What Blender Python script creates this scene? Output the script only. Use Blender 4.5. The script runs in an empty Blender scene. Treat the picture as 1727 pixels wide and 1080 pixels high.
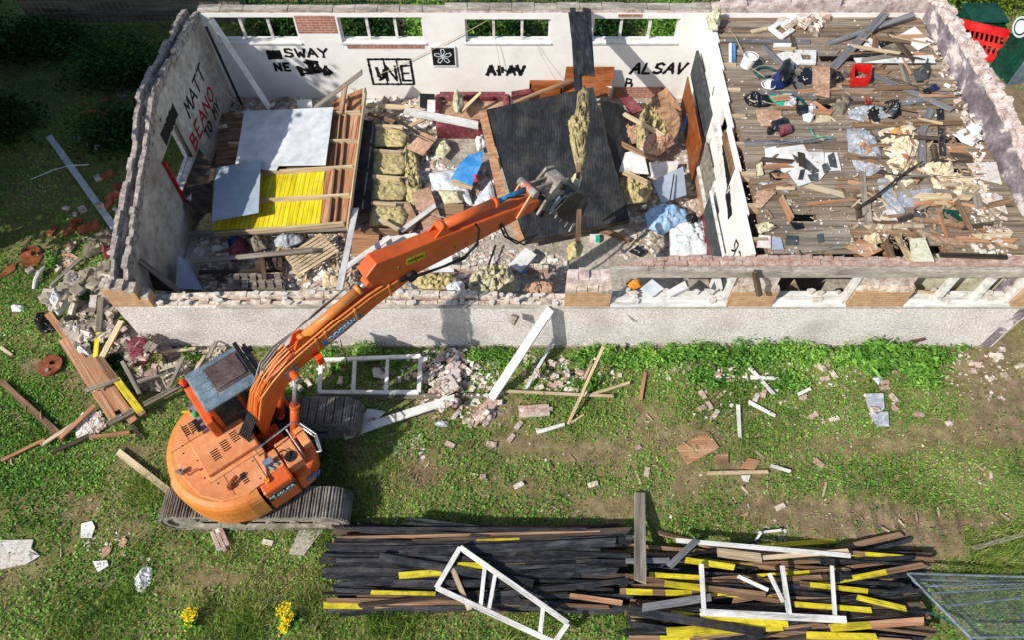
import bpy, math, random
import numpy as np
from math import radians, sin, cos, pi
from mathutils import Vector, Matrix, noise
R = random.Random(7)
scene = bpy.context.scene
COL = scene.collection
# ---------------------------------------------------------------- camera, sky, sun, exposure
F, CX, CY, H = 1200.0, 863.5, 540.0, 14.5
PITCH = radians(57)                                   # degrees below the horizontal
cam = bpy.data.cameras.new('camera'); cam_o = bpy.data.objects.new('camera', cam); COL.objects.link(cam_o)
cam_o.location = (0, 0, H); cam_o.rotation_euler = (radians(90) - PITCH, 0, 0)
cam.sensor_width = 36; cam.lens = F / 1727 * 36; cam.clip_end = 500; cam.clip_start = 0.1
scene.camera = cam_o
SUN_TO = Vector((0.788, 0.616, 0)) * cos(radians(40.5)) + Vector((0, 0, -sin(radians(40.5))))   # way the light travels
w = bpy.data.worlds.new('World'); scene.world = w; w.use_nodes = True
nt = w.node_tree; bg = nt.nodes['Background']; sky = nt.nodes.new('ShaderNodeTexSky')
sky.sky_type = 'NISHITA'; sky.sun_disc = False; sky.sun_elevation = radians(40.5)
sky.sun_rotation = math.atan2(-SUN_TO.x, -SUN_TO.y)
nt.links.new(sky.outputs[0], bg.inputs[0]); bg.inputs[1].default_value = 0.1
sl = bpy.data.lights.new('sun', 'SUN'); sl.energy = 3.9; sl.angle = radians(0.5); sl.color = (1, 0.95, 0.87)
so = bpy.data.objects.new('sun', sl); COL.objects.link(so); so.rotation_euler = SUN_TO.to_track_quat('-Z', 'Y').to_euler()
so.location = (-20, -15, 30)
scene.view_settings.view_transform = 'Standard'; scene.view_settings.look = 'None'
scene.view_settings.exposure = 0.3; scene.view_settings.gamma = 1
scene.cycles.max_bounces = 5; scene.cycles.transparent_max_bounces = 6; scene.cycles.use_denoising = True
# ---------------------------------------------------------------- turning a picture point at a known height into a place
FW = Vector((0, cos(PITCH), -sin(PITCH))); UP = Vector((0, sin(PITCH), cos(PITCH))); RT = Vector((1, 0, 0)); CAM = Vector((0, 0, H))
def ray(x, y): return FW + RT * ((x - CX) / F) - UP * ((y - CY) / F)
def at(x, y, z=0.0):
    d = ray(x, y); return CAM + d * ((z - H) / d.z)
def atY(x, y, Y):
    d = ray(x, y); return CAM + d * (Y / d.y)
def atX(x, y, X):
    d = ray(x, y); return CAM + d * (X / d.x)
# height map of everything laid so far, so that later things rest on earlier ones
HS = 0.05; HX0, HY0 = -22.0, -2.0; HN = (900, 540)
HM = np.zeros(HN, dtype=np.float32)
def hix(x, y): return min(max(int((x - HX0) / HS), 0), HN[0] - 1), min(max(int((y - HY0) / HS), 0), HN[1] - 1)
def hfill(x0, x1, y0, y1, z):
    a, b = hix(x0, y0); c, d = hix(x1, y1); HM[a:c, b:d] = z
def hm(x, y): i, j = hix(x, y); return float(HM[i, j])
def poly_cells(poly):
    xs = [p[0] for p in poly]; ys = [p[1] for p in poly]
    i0, j0 = hix(min(xs), min(ys)); i1, j1 = hix(max(xs), max(ys))
    X, Y = np.meshgrid(HX0 + (np.arange(i0, i1 + 1) + .5) * HS, HY0 + (np.arange(j0, j1 + 1) + .5) * HS, indexing='ij')
    m = np.zeros(X.shape, bool); n = len(poly)
    for k in range(n):
        x1, y1 = poly[k][:2]; x2, y2 = poly[(k + 1) % n][:2]
        if y1 == y2: continue
        c = ((Y >= min(y1, y2)) & (Y < max(y1, y2))) & (X < (x2 - x1) * (Y - y1) / (y2 - y1) + x1)
        m ^= c
    return i0, j0, m
def hq(poly, q=85):
    i0, j0, m = poly_cells(poly)
    v = HM[i0:i0 + m.shape[0], j0:j0 + m.shape[1]][m]
    return float(np.percentile(v, q)) if v.size else hm(poly[0][0], poly[0][1])
def hset(poly, z):
    i0, j0, m = poly_cells(poly); s = HM[i0:i0 + m.shape[0], j0:j0 + m.shape[1]]
    s[m] = np.maximum(s[m], z)
# ---------------------------------------------------------------- materials
def lin(h):
    c = [int(h[i:i + 2], 16) / 255 for i in (0, 2, 4)]
    return tuple((v / 12.92 if v <= 0.04045 else ((v + 0.055) / 1.055) ** 2.4) for v in c) + (1,)
MATS = {}
def mk(name, cols, scale=(3, 3, 3), detail=6, rough=0.85, bump=0.3, metal=0, rand=0.25, fine=None, pos=None, dist=0.0, world=False, spec=0.3, fac=0.35, dirt=0, dcol='6b5a48', dscale=3.0):
    """noise ramp through cols; a second finer noise; a little per-object variation of value"""
    m = bpy.data.materials.new(name); m.use_nodes = True; t = m.node_tree; N = t.nodes; L = t.links
    b = N['Principled BSDF']; b.inputs['Roughness'].default_value = rough; b.inputs['Metallic'].default_value = metal
    b.inputs['Specular IOR Level'].default_value = spec
    tc = N.new('ShaderNodeTexCoord'); mp = N.new('ShaderNodeMapping'); mp.inputs['Scale'].default_value = scale
    oi = N.new('ShaderNodeObjectInfo')
    if world:
        g = N.new('ShaderNodeNewGeometry'); L.new(g.outputs['Position'], mp.inputs['Vector'])
    else:
        ad = N.new('ShaderNodeVectorMath'); ad.operation = 'ADD'; mu = N.new('ShaderNodeMath'); mu.operation = 'MULTIPLY'; mu.inputs[1].default_value = 37
        L.new(oi.outputs['Random'], mu.inputs[0]); L.new(tc.outputs['Object'], ad.inputs[0]); L.new(mu.outputs[0], ad.inputs[1]); L.new(ad.outputs[0], mp.inputs['Vector'])
    n1 = N.new('ShaderNodeTexNoise'); n1.inputs['Scale'].default_value = 1; n1.inputs['Detail'].default_value = detail; n1.inputs['Roughness'].default_value = .62; n1.inputs['Distortion'].default_value = dist
    L.new(mp.outputs[0], n1.inputs['Vector'])
    cr = N.new('ShaderNodeValToRGB'); L.new(n1.outputs['Fac'], cr.inputs['Fac'])
    k = len(cols); e = cr.color_ramp.elements
    ps = pos or [0.32 + 0.36 * i / max(1, k - 1) for i in range(k)]
    while len(e) < k: e.new(0.5)
    for i in range(k): e[i].position = ps[i]; e[i].color = lin(cols[i])
    col = cr.outputs['Color']
    n2 = N.new('ShaderNodeTexNoise'); n2.inputs['Scale'].default_value = 1; n2.inputs['Detail'].default_value = 5
    mp2 = N.new('ShaderNodeMapping'); f = fine or tuple(s * 7 for s in scale); mp2.inputs['Scale'].default_value = f
    L.new(mp.inputs['Vector'].links[0].from_socket, mp2.inputs['Vector']); L.new(mp2.outputs[0], n2.inputs['Vector'])
    mx = N.new('ShaderNodeMix'); mx.data_type = 'RGBA'; mx.blend_type = 'OVERLAY'; mx.inputs['Factor'].default_value = fac
    L.new(col, mx.inputs['A']); cr2 = N.new('ShaderNodeValToRGB'); cr2.color_ramp.elements[0].position = .3; cr2.color_ramp.elements[1].position = .7
    L.new(n2.outputs['Fac'], cr2.inputs['Fac']); L.new(cr2.outputs['Color'], mx.inputs['B'])
    hs = N.new('ShaderNodeHueSaturation'); L.new(mx.outputs['Result'], hs.inputs['Color'])
    mr = N.new('ShaderNodeMapRange'); mr.inputs['To Min'].default_value = 1 - rand; mr.inputs['To Max'].default_value = 1 + rand * .6
    L.new(oi.outputs['Random'], mr.inputs['Value']); L.new(mr.outputs[0], hs.inputs['Value'])
    outc = hs.outputs[0]
    if dirt:
        vecs = mp.inputs['Vector'].links[0].from_socket
        for sc_, lo, hi, am in ((dscale, .5, .72, dirt), (dscale * 9, .6, .68, dirt * .8)):
            nd = N.new('ShaderNodeTexNoise'); nd.inputs['Scale'].default_value = sc_; nd.inputs['Detail'].default_value = 9; nd.inputs['Roughness'].default_value = .68; L.new(vecs, nd.inputs['Vector'])
            mr2 = N.new('ShaderNodeMapRange'); mr2.inputs['From Min'].default_value = lo; mr2.inputs['From Max'].default_value = hi; mr2.inputs['To Max'].default_value = am; L.new(nd.outputs['Fac'], mr2.inputs['Value'])
            m2 = N.new('ShaderNodeMix'); m2.data_type = 'RGBA'; L.new(mr2.outputs[0], m2.inputs['Factor']); L.new(outc, m2.inputs['A']); m2.inputs['B'].default_value = lin(dcol); outc = m2.outputs['Result']
    L.new(outc, b.inputs['Base Color'])
    if bump:
        bp = N.new('ShaderNodeBump'); bp.inputs['Strength'].default_value = bump; bp.inputs['Distance'].default_value = 0.02
        L.new(n2.outputs['Fac'], bp.inputs['Height']); L.new(bp.outputs[0], b.inputs['Normal'])
    MATS[name] = m
    return m
WS = (.5, 9, 9)
mk('deck_a', ['665a4e', '8c7c6b', 'aa9a85'], (.5, 7, 7), fine=(2, 50, 50), rand=.1, world=True)
mk('deck_b', ['6a6055', '908476', 'ad9f8e'], (.5, 7, 7), fine=(2, 50, 50), rand=.1, world=True)
mk('deck_c', ['5c4e41', '83705a', 'a08a72'], (.5, 7, 7), fine=(2, 50, 50), rand=.1, world=True)
mk('paint_y_v', ['c4b010', 'e6d21a', 'f0e040'], (8, .7, 8), fine=(40, 3, 40), rand=.05, rough=.6, fac=.15, bump=.1, dirt=0.35, dcol='5a5020', dscale=2)
mk('wood_o_v', ['8a5a3c', 'ae7a58', 'c8a082'], (9, .5, 9), fine=(50, 2, 50), rand=.1)
mk('wood_grey', ['5a5348', '877e71', 'a89e90'], WS, fine=(2, 60, 60), rand=.15)
mk('wood_dark', ['2b2522', '4a3f36', '6d5c4d'], WS, fine=(2, 60, 60), rand=.3)
mk('wood_pale', ['a08a6c', 'c4ae8c', 'd9c8aa'], WS, fine=(2, 60, 60), rand=.2)
mk('wood_brown', ['604838', '8a6c52', 'ab8c6e'], WS, fine=(2, 60, 60), rand=.25)
mk('wood_orange', ['94684a', 'b58562', 'cba684'], WS, fine=(2, 60, 60), rand=.15, dirt=0.4, dcol='8f8375', dscale=3)
mk('wood_door', ['6e3413', '8c4a20', 'a5602f'], (.8, 6, 6), fine=(2, 50, 50), rand=.1, rough=.5, dirt=0.35, dcol='a08a76', dscale=3)
mk('wood_black', ['131417', '24262b', '494b50'], (1.5, 8, 8), fine=(6, 60, 60), rand=.45, rough=.6, dirt=0.35, dcol='6a5e50', dscale=3)
mk('wood_slate', ['5a5b5e', '77777a', '8f8d8b'], WS, fine=(3, 50, 50), rand=.15)
mk('wood_yellow', ['9c8c1c', 'd0be26', 'e0d040'], (1, 8, 8), fine=(3, 50, 50), rand=.08, rough=.6, fac=.3, dirt=0.65, dcol='4a4028', dscale=5)
mk('wood_white', ['8f8d8a', 'd4d2cc', 'e9e8e3'], (1, 7, 7), fine=(4, 40, 40), rand=.07, pos=[.28, .42, .6], fac=.25, dirt=0.5, dcol='857c70', dscale=4)
mk('white_board', ['c9c8c4', 'e4e3df', 'efeeea'], (2, 2, 2), rand=.05, bump=.1, fac=.15, dirt=0.4, dcol='9a9082', dscale=3)
mk('plaster', ['d6d2ca', 'edebe6', 'f3f1ec'], (.7, .7, .7), detail=8, rand=0, bump=.15, world=True, fac=.15, pos=[.28, .42, .6], dirt=0.12, dcol='9c8f7e', dscale=0.9)
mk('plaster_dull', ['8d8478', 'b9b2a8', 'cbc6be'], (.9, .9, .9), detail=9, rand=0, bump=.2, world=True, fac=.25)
mk('plaster_purple', ['6f666b', '968d92', 'd9cfca', 'e8dfd8'], (1.6, 1.6, 1.6), detail=10, rand=0, bump=.5, world=True, fac=.3, pos=[.4, .53, .58, .7], dist=.6)
mk('rubble_pink', ['94807a', 'bda9a0', 'd6c8c0', 'e3dad3'], (5, 5, 5), detail=8, rand=.15, bump=.6, world=True)
mk('brick_pink', ['a08074', 'bd9f93', 'd0bfb4'], (8, 8, 8), rand=.22, bump=.4)
mk('brick_red', ['7a3a26', 'a05a3e', 'b87a5c'], (8, 8, 8), rand=.22, bump=.4)
mk('brick_dusty', ['8f8272', 'b9a998', 'd6cabb', 'e2dbd0'], (8, 8, 8), rand=.22, bump=.4)
mk('brick_shade_grey', ['6a6562', '9b918c', 'c4b9b0'], (9, 9, 9), rand=.1, bump=.6, world=True)  # gable top brick, greyed in the colour itself because it stands in shade
mk('concrete', ['8a8378', 'a59d90', 'b9b1a4'], (2, 2, 2), detail=9, rand=.05, bump=.3, world=True)
mk('lintel', ['837a70', 'aaa196', 'c6bdb2'], (1, 4, 4), detail=9, rand=.05, bump=.5, world=True)
mk('insulation', ['84764e', 'b5a36e', 'd0c18e', 'e2d7b4'], (14, 14, 14), detail=8, rand=.15, bump=1, rough=1, pos=[.3, .42, .55, .7])
mk('insulation_pale', ['98926c', 'bcb68e', 'd3ceae', 'dfdcc6'], (7, 7, 7), detail=8, rand=.1, bump=1, rough=1, pos=[.3, .42, .55, .7])
mk('felt', ['1b1c1f', '292b2f', '3b3d42'], (3, 1.2, 3), fine=(30, 4, 30), rand=.05, bump=.5, fac=.5, dirt=0.3, dcol='6d675c', dscale=2)
mk('card', ['98755a', 'b8937a', 'c9a78f'], (2, 2, 2), rand=.1, bump=.1, dirt=0.3, dcol='8a7a68', dscale=3)
mk('paper', ['b09c7a', 'c9b896', 'daccb0', 'e2d9c4'], (3, 3, 3), rand=.1, bump=.3)
mk('metal_sheet', ['929fb0', 'a3b0bf', 'b2bdc9'], (.6, .6, .6), rand=.05, bump=.05, rough=.45, spec=.5, fac=.12, dirt=0.35, dcol='6f6a60', dscale=1.5)  # on the smaller roof sheet this blue grey imitates sky-lit shade on white
mk('metal_white', ['bcc3ca', 'ccd1d5', 'd8dbdd'], (.5, .5, .5), rand=.04, bump=.05, rough=.5, dirt=0.3, dcol='8a8478', dscale=1.2)  # white, with a slight blue painted in for the sky-lit shade
mk('maroon', ['54202a', '76303a', '90505a'], (3, 3, 3), rand=.15, bump=.2, rough=.5, dirt=0.4, dcol='a08e84', dscale=4)
mk('red_plastic', ['b01518', 'cf2020', 'dc3a34'], (2, 2, 2), rand=.03, bump=.03, rough=.4)
mk('blue_plastic', ['2668a4', '3a84c4', '4c98d4'], (2, 2, 2), rand=.1, bump=.05, rough=.5, fac=.1, dirt=0.25, dcol='b8b4ac', dscale=4)
mk('blue_dark', ['141a40', '202a60', '2c3a78'], (4, 4, 4), rand=.1, bump=.1)
mk('teal', ['0e8a70', '1fb894', '48cfae'], (9, 9, 9), rand=.1, bump=.3)
mk('hose_green', ['0c3a3a', '12504c', '1a625c'], (9, 9, 9), rand=.1, bump=.1, rough=.5)
mk('black_plastic', ['0b0b0d', '15161a', '24262b'], (6, 6, 6), rand=.2, bump=.3, rough=.3, spec=.6)
mk('bucket_steel', ['141414', '2a2827', '55504a'], (4, 4, 4), detail=9, rand=0, bump=.5, rough=.55, spec=.5, dirt=.5, dcol='8a8278', dscale=5)  # dirt and scratches, with the bucket's shadows and grey highlights worked into the colours
mk('rubber', ['141414', '1e1e1f', '2c2b2a'], (6, 6, 6), rand=.1, bump=.1, rough=.55)
mk('slate', ['34383c', '4a4f52', '60655f'], (5, 5, 5), rand=.2, bump=.2)
mk('cloth_white', ['b9c0c6', 'd9dcdf', 'ecedee'], (4, 4, 4), rand=.05, bump=.2, dirt=0.3, dcol='9a9488', dscale=4)
mk('cloth_blue', ['7d9fc4', '9cbbd9', 'b6cde2'], (4, 4, 4), rand=.05, bump=.2)
mk('plastic_film', ['8e939c', 'adb1b8', 'cfd1d4'], (5, 5, 5), rand=.1, bump=.3, rough=.25, spec=.8)
mk('carpet_dirty', ['5f574c', '7d7464', '978c7b'], (6, 6, 6), rand=.2, bump=.4)
mk('paint_orange', ['c2501e', 'd35e26', 'dc6b32'], (1.2, 1.2, 1.2), detail=8, rand=0, bump=.03, rough=.38, spec=.5, fac=.12, dirt=0.32, dcol='7a4a30', dscale=1.6)
mk('paint_orange_faded', ['cf7f4c', 'dc8e5a', 'e29d6e'], (1.2, 1.2, 1.2), detail=8, rand=0, bump=.03, rough=.5, spec=.4, fac=.15, dirt=0.3, dcol='7a4a30', dscale=1.6)
mk('paint_orange_light', ['c9742f', 'd5833c', 'dc9450'], (1.2, 1.2, 1.2), detail=8, rand=0, bump=.03, rough=.42, spec=.5, fac=.12, dirt=0.32, dcol='7a4a30', dscale=1.6)
mk('cab_grey', ['5b6a76', '70808c', '8493a0'], (2, 2, 2), detail=8, rand=0, bump=.05, rough=.5, fac=.25, dirt=0.4, dcol='4e4a44', dscale=2.5)
mk('hatch_brown', ['4a3c38', '5e4e49', '6d5d58'], (3, 3, 3), rand=0, bump=.05, rough=.35, spec=.5)
mk('track_steel', ['55504a', '827b71', 'a9a195'], (2, 2, 2), detail=9, rand=.05, bump=.4, rough=.8, fac=.25)
mk('track_side', ['6f6a5e', '8f897a', 'a8a291'], (4, 4, 4), rand=0, bump=.3)
mk('steel', ['8b8e92', 'b3b6b9', 'cfd1d2'], (3, 3, 3), rand=0, bump=.05, rough=.3, metal=.7)
mk('galv', ['4f5a63', '67737c', '7e8992'], (4, 4, 4), rand=0, bump=.05, rough=.55)
mk('steel_dirty', ['6a625a', '8f877e', 'b5aea6'], (5, 5, 5), rand=.1, bump=.3, rough=.6)
mk('green_paint', ['0c3328', '124436', '1a5242'], (2, 2, 2), rand=.05, bump=.05, rough=.5, dirt=0.2, dcol='3a4a40', dscale=3)
mk('grey_paint', ['5c6b78', '6e7d8a', '7c8b98'], (2, 2, 2), rand=.05, bump=.05, rough=.5)
mk('rust', ['5a2c1a', '80442a', '9c6244'], (5, 5, 5), rand=.05, bump=.4)
mk('black_paint', ['0a0a0b', '101012', '1a1a1c'], (6, 6, 6), rand=.1, bump=.05, rough=.7)
mk('red_paint', ['8c1520', 'a81c28', 'b83040'], (6, 6, 6), rand=.1, bump=.05, rough=.7)
mk('sticker_blue', ['2a6fa0', '347cae', '3c88b8'], (2, 2, 2), rand=0, bump=0, rough=.4)
mk('white_paint', ['c8d4dc', 'dde4e8', 'e8ecee'], (6, 6, 6), rand=0, bump=0, rough=.5)
mk('sticker_yellow', ['a89a28', 'beb030', 'cabc40'], (4, 4, 4), rand=0, bump=0)
mk('bark', ['3a2e22', '56463a', '6b5b4a'], (4, 4, 1), rand=.1, bump=.6)
mk('flower_yellow', ['c9a800', 'e8cc10', 'f2dc30'], (20, 20, 20), rand=.1, bump=0)
mk('cone_orange', ['c8661a', 'dd8a2e', 'e8a452'], (6, 6, 6), rand=0, bump=.2)
mk('ceiling_cream', ['b9b598', 'd6d3b8', 'e2e0ca'], (2, 2, 2), rand=0, bump=.1, world=True)
mk('plaster_chip', ['b5a89d', 'd8d0c8', 'e6e2dc'], (9, 9, 9), rand=.15, bump=.3)
def emis(name, hexc, rough=.3):
    m = mk(name, [hexc, hexc], rand=0, bump=0, rough=rough, spec=.6, fac=0); return m
emis('beacon_orange', 'e8501a'); emis('beacon_green', '10b060')
g = bpy.data.materials.new('glass'); g.use_nodes = True; b = g.node_tree.nodes['Principled BSDF']
b.inputs['Base Color'].default_value = (.25, .3, .3, 1); b.inputs['Roughness'].default_value = .06; b.inputs['Transmission Weight'].default_value = .9; b.inputs['IOR'].default_value = 1.15
MATS['glass'] = g
def island_mat(name, cols, pos=None, rough=.8, sub=0.0, nscale=.5, spec=.2):
    """each leaf, blade or fragment takes its own colour; a broad noise shifts the mix from place to place"""
    m = bpy.data.materials.new(name); m.use_nodes = True; t = m.node_tree; N = t.nodes; L = t.links; b = N['Principled BSDF']
    g = N.new('ShaderNodeNewGeometry'); n = N.new('ShaderNodeTexNoise'); n.inputs['Scale'].default_value = nscale; n.inputs['Detail'].default_value = 4
    L.new(g.outputs['Position'], n.inputs['Vector'])
    a = N.new('ShaderNodeMath'); a.operation = 'MULTIPLY_ADD'; a.inputs[1].default_value = .7; L.new(g.outputs['Random Per Island'], a.inputs[0])
    s = N.new('ShaderNodeMath'); s.operation = 'MULTIPLY_ADD'; s.inputs[1].default_value = 1.6; s.inputs[2].default_value = -.62; L.new(n.outputs['Fac'], s.inputs[0]); L.new(s.outputs[0], a.inputs[2])
    c = N.new('ShaderNodeValToRGB'); L.new(a.outputs[0], c.inputs['Fac']); e = c.color_ramp.elements
    while len(e) < len(cols): e.new(.5)
    for i, h in enumerate(cols): e[i].position = pos[i] if pos else i / (len(cols) - 1); e[i].color = lin(h)
    L.new(c.outputs[0], b.inputs['Base Color']); b.inputs['Roughness'].default_value = rough; b.inputs['Specular IOR Level'].default_value = spec
    if sub:
        tr = N.new('ShaderNodeBsdfTranslucent'); L.new(c.outputs[0], tr.inputs[0]); ms = N.new('ShaderNodeMixShader'); ms.inputs[0].default_value = sub
        L.new(b.outputs[0], ms.inputs[1]); L.new(tr.outputs[0], ms.inputs[2]); L.new(ms.outputs[0], N['Material Output'].inputs['Surface'])
    MATS[name] = m; return m
island_mat('grass_blades', ['3f5824', '5f8034', '80a440', 'a0bd54', 'bcb86a', 'c8ba92'], [0, .22, .38, .55, .7, .85], sub=.3)
island_mat('dry_stalks', ['6e6248', '94866a', 'b5a888', 'cfc4a4'], None)
island_mat('leaf_dark', ['16280f', '223f1a', '315422', '47702e'], None, sub=.25)  # greens darkened to stand in for the shade behind the back wall
island_mat('leaf_weed', ['3a6022', '588a34', '7aab48', 'a4c860'], None, sub=.25, rough=.55)
island_mat('leaf_yellow', ['3a4f18', '5c7a26', '7f9636', 'a3a84a'], None, sub=.25)
island_mat('rubble_bits', ['84786c', 'ab9a8c', 'c8b4a8', 'd9cdc2', 'e8e6e0', 'eeeeea'], None, nscale=1.2)
island_mat('rubble_grey', ['5e574e', '857b6e', 'a39888', 'bcb0a2', 'd4cbc0'], None, nscale=1.2)
island_mat('rubble_brown', ['54453a', '7a6856', '9a866e', 'bca68a', 'd4c4ae'], None, nscale=1.2)
# brick face with mortar
def brick_mat(name, c1, c2, mortar, scale=4.6):
    m = bpy.data.materials.new(name); m.use_nodes = True; t = m.node_tree; N = t.nodes; L = t.links; b = N['Principled BSDF']
    g = N.new('ShaderNodeNewGeometry'); sx = N.new('ShaderNodeSeparateXYZ'); L.new(g.outputs['Position'], sx.inputs[0])
    ad = N.new('ShaderNodeMath'); ad.operation = 'ADD'; L.new(sx.outputs['X'], ad.inputs[0]); L.new(sx.outputs['Y'], ad.inputs[1])
    cb = N.new('ShaderNodeCombineXYZ'); L.new(ad.outputs[0], cb.inputs[0]); L.new(sx.outputs['Z'], cb.inputs[1])
    br = N.new('ShaderNodeTexBrick'); br.inputs['Scale'].default_value = 1; br.inputs['Brick Width'].default_value = .225; br.inputs['Row Height'].default_value = .075
    br.inputs['Mortar Size'].default_value = .008; br.inputs['Color1'].default_value = lin(c1); br.inputs['Color2'].default_value = lin(c2); br.inputs['Mortar'].default_value = lin(mortar)
    L.new(cb.outputs[0], br.inputs['Vector']); n = N.new('ShaderNodeTexNoise'); n.inputs['Scale'].default_value = 6; n.inputs['Detail'].default_value = 8; L.new(g.outputs['Position'], n.inputs['Vector'])
    mx = N.new('ShaderNodeMix'); mx.data_type = 'RGBA'; mx.blend_type = 'OVERLAY'; mx.inputs['Factor'].default_value = .6; L.new(br.outputs['Color'], mx.inputs['A']); L.new(n.outputs['Fac'], mx.inputs['B'])
    L.new(mx.outputs['Result'], b.inputs['Base Color']); b.inputs['Roughness'].default_value = .9
    bp = N.new('ShaderNodeBump'); bp.inputs['Strength'].default_value = .5; bp.inputs['Distance'].default_value = .01; bp.invert = True; L.new(br.outputs['Fac'], bp.inputs['Height']); L.new(bp.outputs[0], b.inputs['Normal'])
    MATS[name] = m
brick_mat('brickwork_tan', 'c9a27c', 'bf9670', 'a98a6a'); brick_mat('brickwork_red', 'a0604c', 'ab705a', 'b9aea2'); brick_mat('brickwork_pink', 'ad8a7e', 'b9978a', 'c9bdb2')
# pebbledash
m = bpy.data.materials.new('pebbledash'); m.use_nodes = True; t = m.node_tree; N = t.nodes; L = t.links; b = N['Principled BSDF']
gg = N.new('ShaderNodeNewGeometry'); v = N.new('ShaderNodeTexVoronoi'); v.inputs['Scale'].default_value = 58; L.new(gg.outputs['Position'], v.inputs['Vector'])
sp = N.new('ShaderNodeSeparateColor'); L.new(v.outputs['Color'], sp.inputs[0]); c = N.new('ShaderNodeValToRGB'); L.new(sp.outputs[0], c.inputs['Fac']); e = c.color_ramp.elements
e[0].color = lin('b4aaa4'); e[1].color = lin('fffaf5'); e[1].position = .9; q = e.new(.3); q.color = lin('d2c7c2'); q = e.new(.6); q.color = lin('e6dcd7')
n = N.new('ShaderNodeTexNoise'); n.inputs['Scale'].default_value = 1.1; n.inputs['Detail'].default_value = 7; L.new(gg.outputs['Position'], n.inputs['Vector'])
mx = N.new('ShaderNodeMix'); mx.data_type = 'RGBA'; mx.blend_type = 'OVERLAY'; mx.inputs['Factor'].default_value = .45; L.new(c.outputs[0], mx.inputs['A']); L.new(n.outputs['Fac'], mx.inputs['B']); L.new(mx.outputs['Result'], b.inputs['Base Color'])
bp = N.new('ShaderNodeBump'); bp.inputs['Strength'].default_value = .6; bp.inputs['Distance'].default_value = .012; L.new(v.outputs['Distance'], bp.inputs['Height']); L.new(bp.outputs[0], b.inputs['Normal']); b.inputs['Roughness'].default_value = .95
ns = N.new('ShaderNodeTexNoise'); ns.inputs['Scale'].default_value = .8; ns.inputs['Detail'].default_value = 9; L.new(gg.outputs['Position'], ns.inputs['Vector']); mr = N.new('ShaderNodeMapRange'); mr.inputs['From Min'].default_value = .5; mr.inputs['From Max'].default_value = .72; mr.inputs['To Max'].default_value = .5; L.new(ns.outputs['Fac'], mr.inputs['Value'])
md = N.new('ShaderNodeMix'); md.data_type = 'RGBA'; L.new(mr.outputs[0], md.inputs['Factor']); L.new(mx.outputs['Result'], md.inputs['A']); md.inputs['B'].default_value = lin('9d9286'); L.new(md.outputs['Result'], b.inputs['Base Color'])
MATS['pebbledash'] = m
# ground: turf and bare soil, mixed by an attribute 'soil' that says where the turf is worn off
m = bpy.data.materials.new('ground_soil'); m.use_nodes = True; t = m.node_tree; N = t.nodes; L = t.links; b = N['Principled BSDF']
gg = N.new('ShaderNodeNewGeometry'); n = N.new('ShaderNodeTexNoise'); n.inputs['Scale'].default_value = 3; n.inputs['Detail'].default_value = 10; n.inputs['Roughness'].default_value = .7; L.new(gg.outputs['Position'], n.inputs['Vector'])
c = N.new('ShaderNodeValToRGB'); L.new(n.outputs['Fac'], c.inputs['Fac']); e = c.color_ramp.elements; e[0].position = .3; e[0].color = lin('5a4a36'); e[1].position = .7; e[1].color = lin('a18c70'); q = e.new(.5); q.color = lin('806c52')
c2 = N.new('ShaderNodeValToRGB'); L.new(n.outputs['Fac'], c2.inputs['Fac']); e = c2.color_ramp.elements; e[0].position = .3; e[0].color = lin('55572f'); e[1].position = .7; e[1].color = lin('938c58')
at_ = N.new('ShaderNodeAttribute'); at_.attribute_name = 'soil'; mx = N.new('ShaderNodeMix'); mx.data_type = 'RGBA'
n2 = N.new('ShaderNodeTexNoise'); n2.inputs['Scale'].default_value = 9; n2.inputs['Detail'].default_value = 6; L.new(gg.outputs['Position'], n2.inputs['Vector'])
ma = N.new('ShaderNodeMath'); ma.operation = 'ADD'; L.new(at_.outputs['Fac'], ma.inputs[0]); mb = N.new('ShaderNodeMath'); mb.operation = 'MULTIPLY_ADD'; mb.inputs[1].default_value = 1.2; mb.inputs[2].default_value = -.6; L.new(n2.outputs['Fac'], mb.inputs[0]); L.new(mb.outputs[0], ma.inputs[1]); ma.use_clamp = True
L.new(ma.outputs[0], mx.inputs['Factor']); L.new(c2.outputs[0], mx.inputs['A']); L.new(c.outputs[0], mx.inputs['B']); L.new(mx.outputs['Result'], b.inputs['Base Color']); b.inputs['Roughness'].default_value = 1
bp = N.new('ShaderNodeBump'); bp.inputs['Strength'].default_value = .8; bp.inputs['Distance'].default_value = .05; L.new(n.outputs['Fac'], bp.inputs['Height']); L.new(bp.outputs[0], b.inputs['Normal'])
MATS['ground_soil'] = m
# yellow tongue and groove boards, brown ones beside
def grooved(name, src, step=.1, axis=0):
    m = MATS[src].copy(); m.name = name; N = m.node_tree.nodes; L = m.node_tree.links; b = N['Principled BSDF']
    tc = N.new('ShaderNodeTexCoord'); sx = N.new('ShaderNodeSeparateXYZ'); L.new(tc.outputs['Object'], sx.inputs[0])
    d = N.new('ShaderNodeMath'); d.operation = 'DIVIDE'; d.inputs[1].default_value = step; L.new(sx.outputs[axis], d.inputs[0]); f = N.new('ShaderNodeMath'); f.operation = 'FRACT'; L.new(d.outputs[0], f.inputs[0])
    g = N.new('ShaderNodeMath'); g.operation = 'GREATER_THAN'; g.inputs[1].default_value = .1; L.new(f.outputs[0], g.inputs[0])
    mr = N.new('ShaderNodeMapRange'); mr.inputs['To Min'].default_value = .25; L.new(g.outputs[0], mr.inputs['Value'])
    src_s = b.inputs['Base Color'].links[0].from_socket; mm = N.new('ShaderNodeMix'); mm.data_type = 'RGBA'; mm.blend_type = 'MULTIPLY'; mm.inputs['Factor'].default_value = 1
    L.new(src_s, mm.inputs['A']); L.new(mr.outputs[0], mm.inputs['B']); L.new(mm.outputs['Result'], b.inputs['Base Color']); MATS[name] = m
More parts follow.
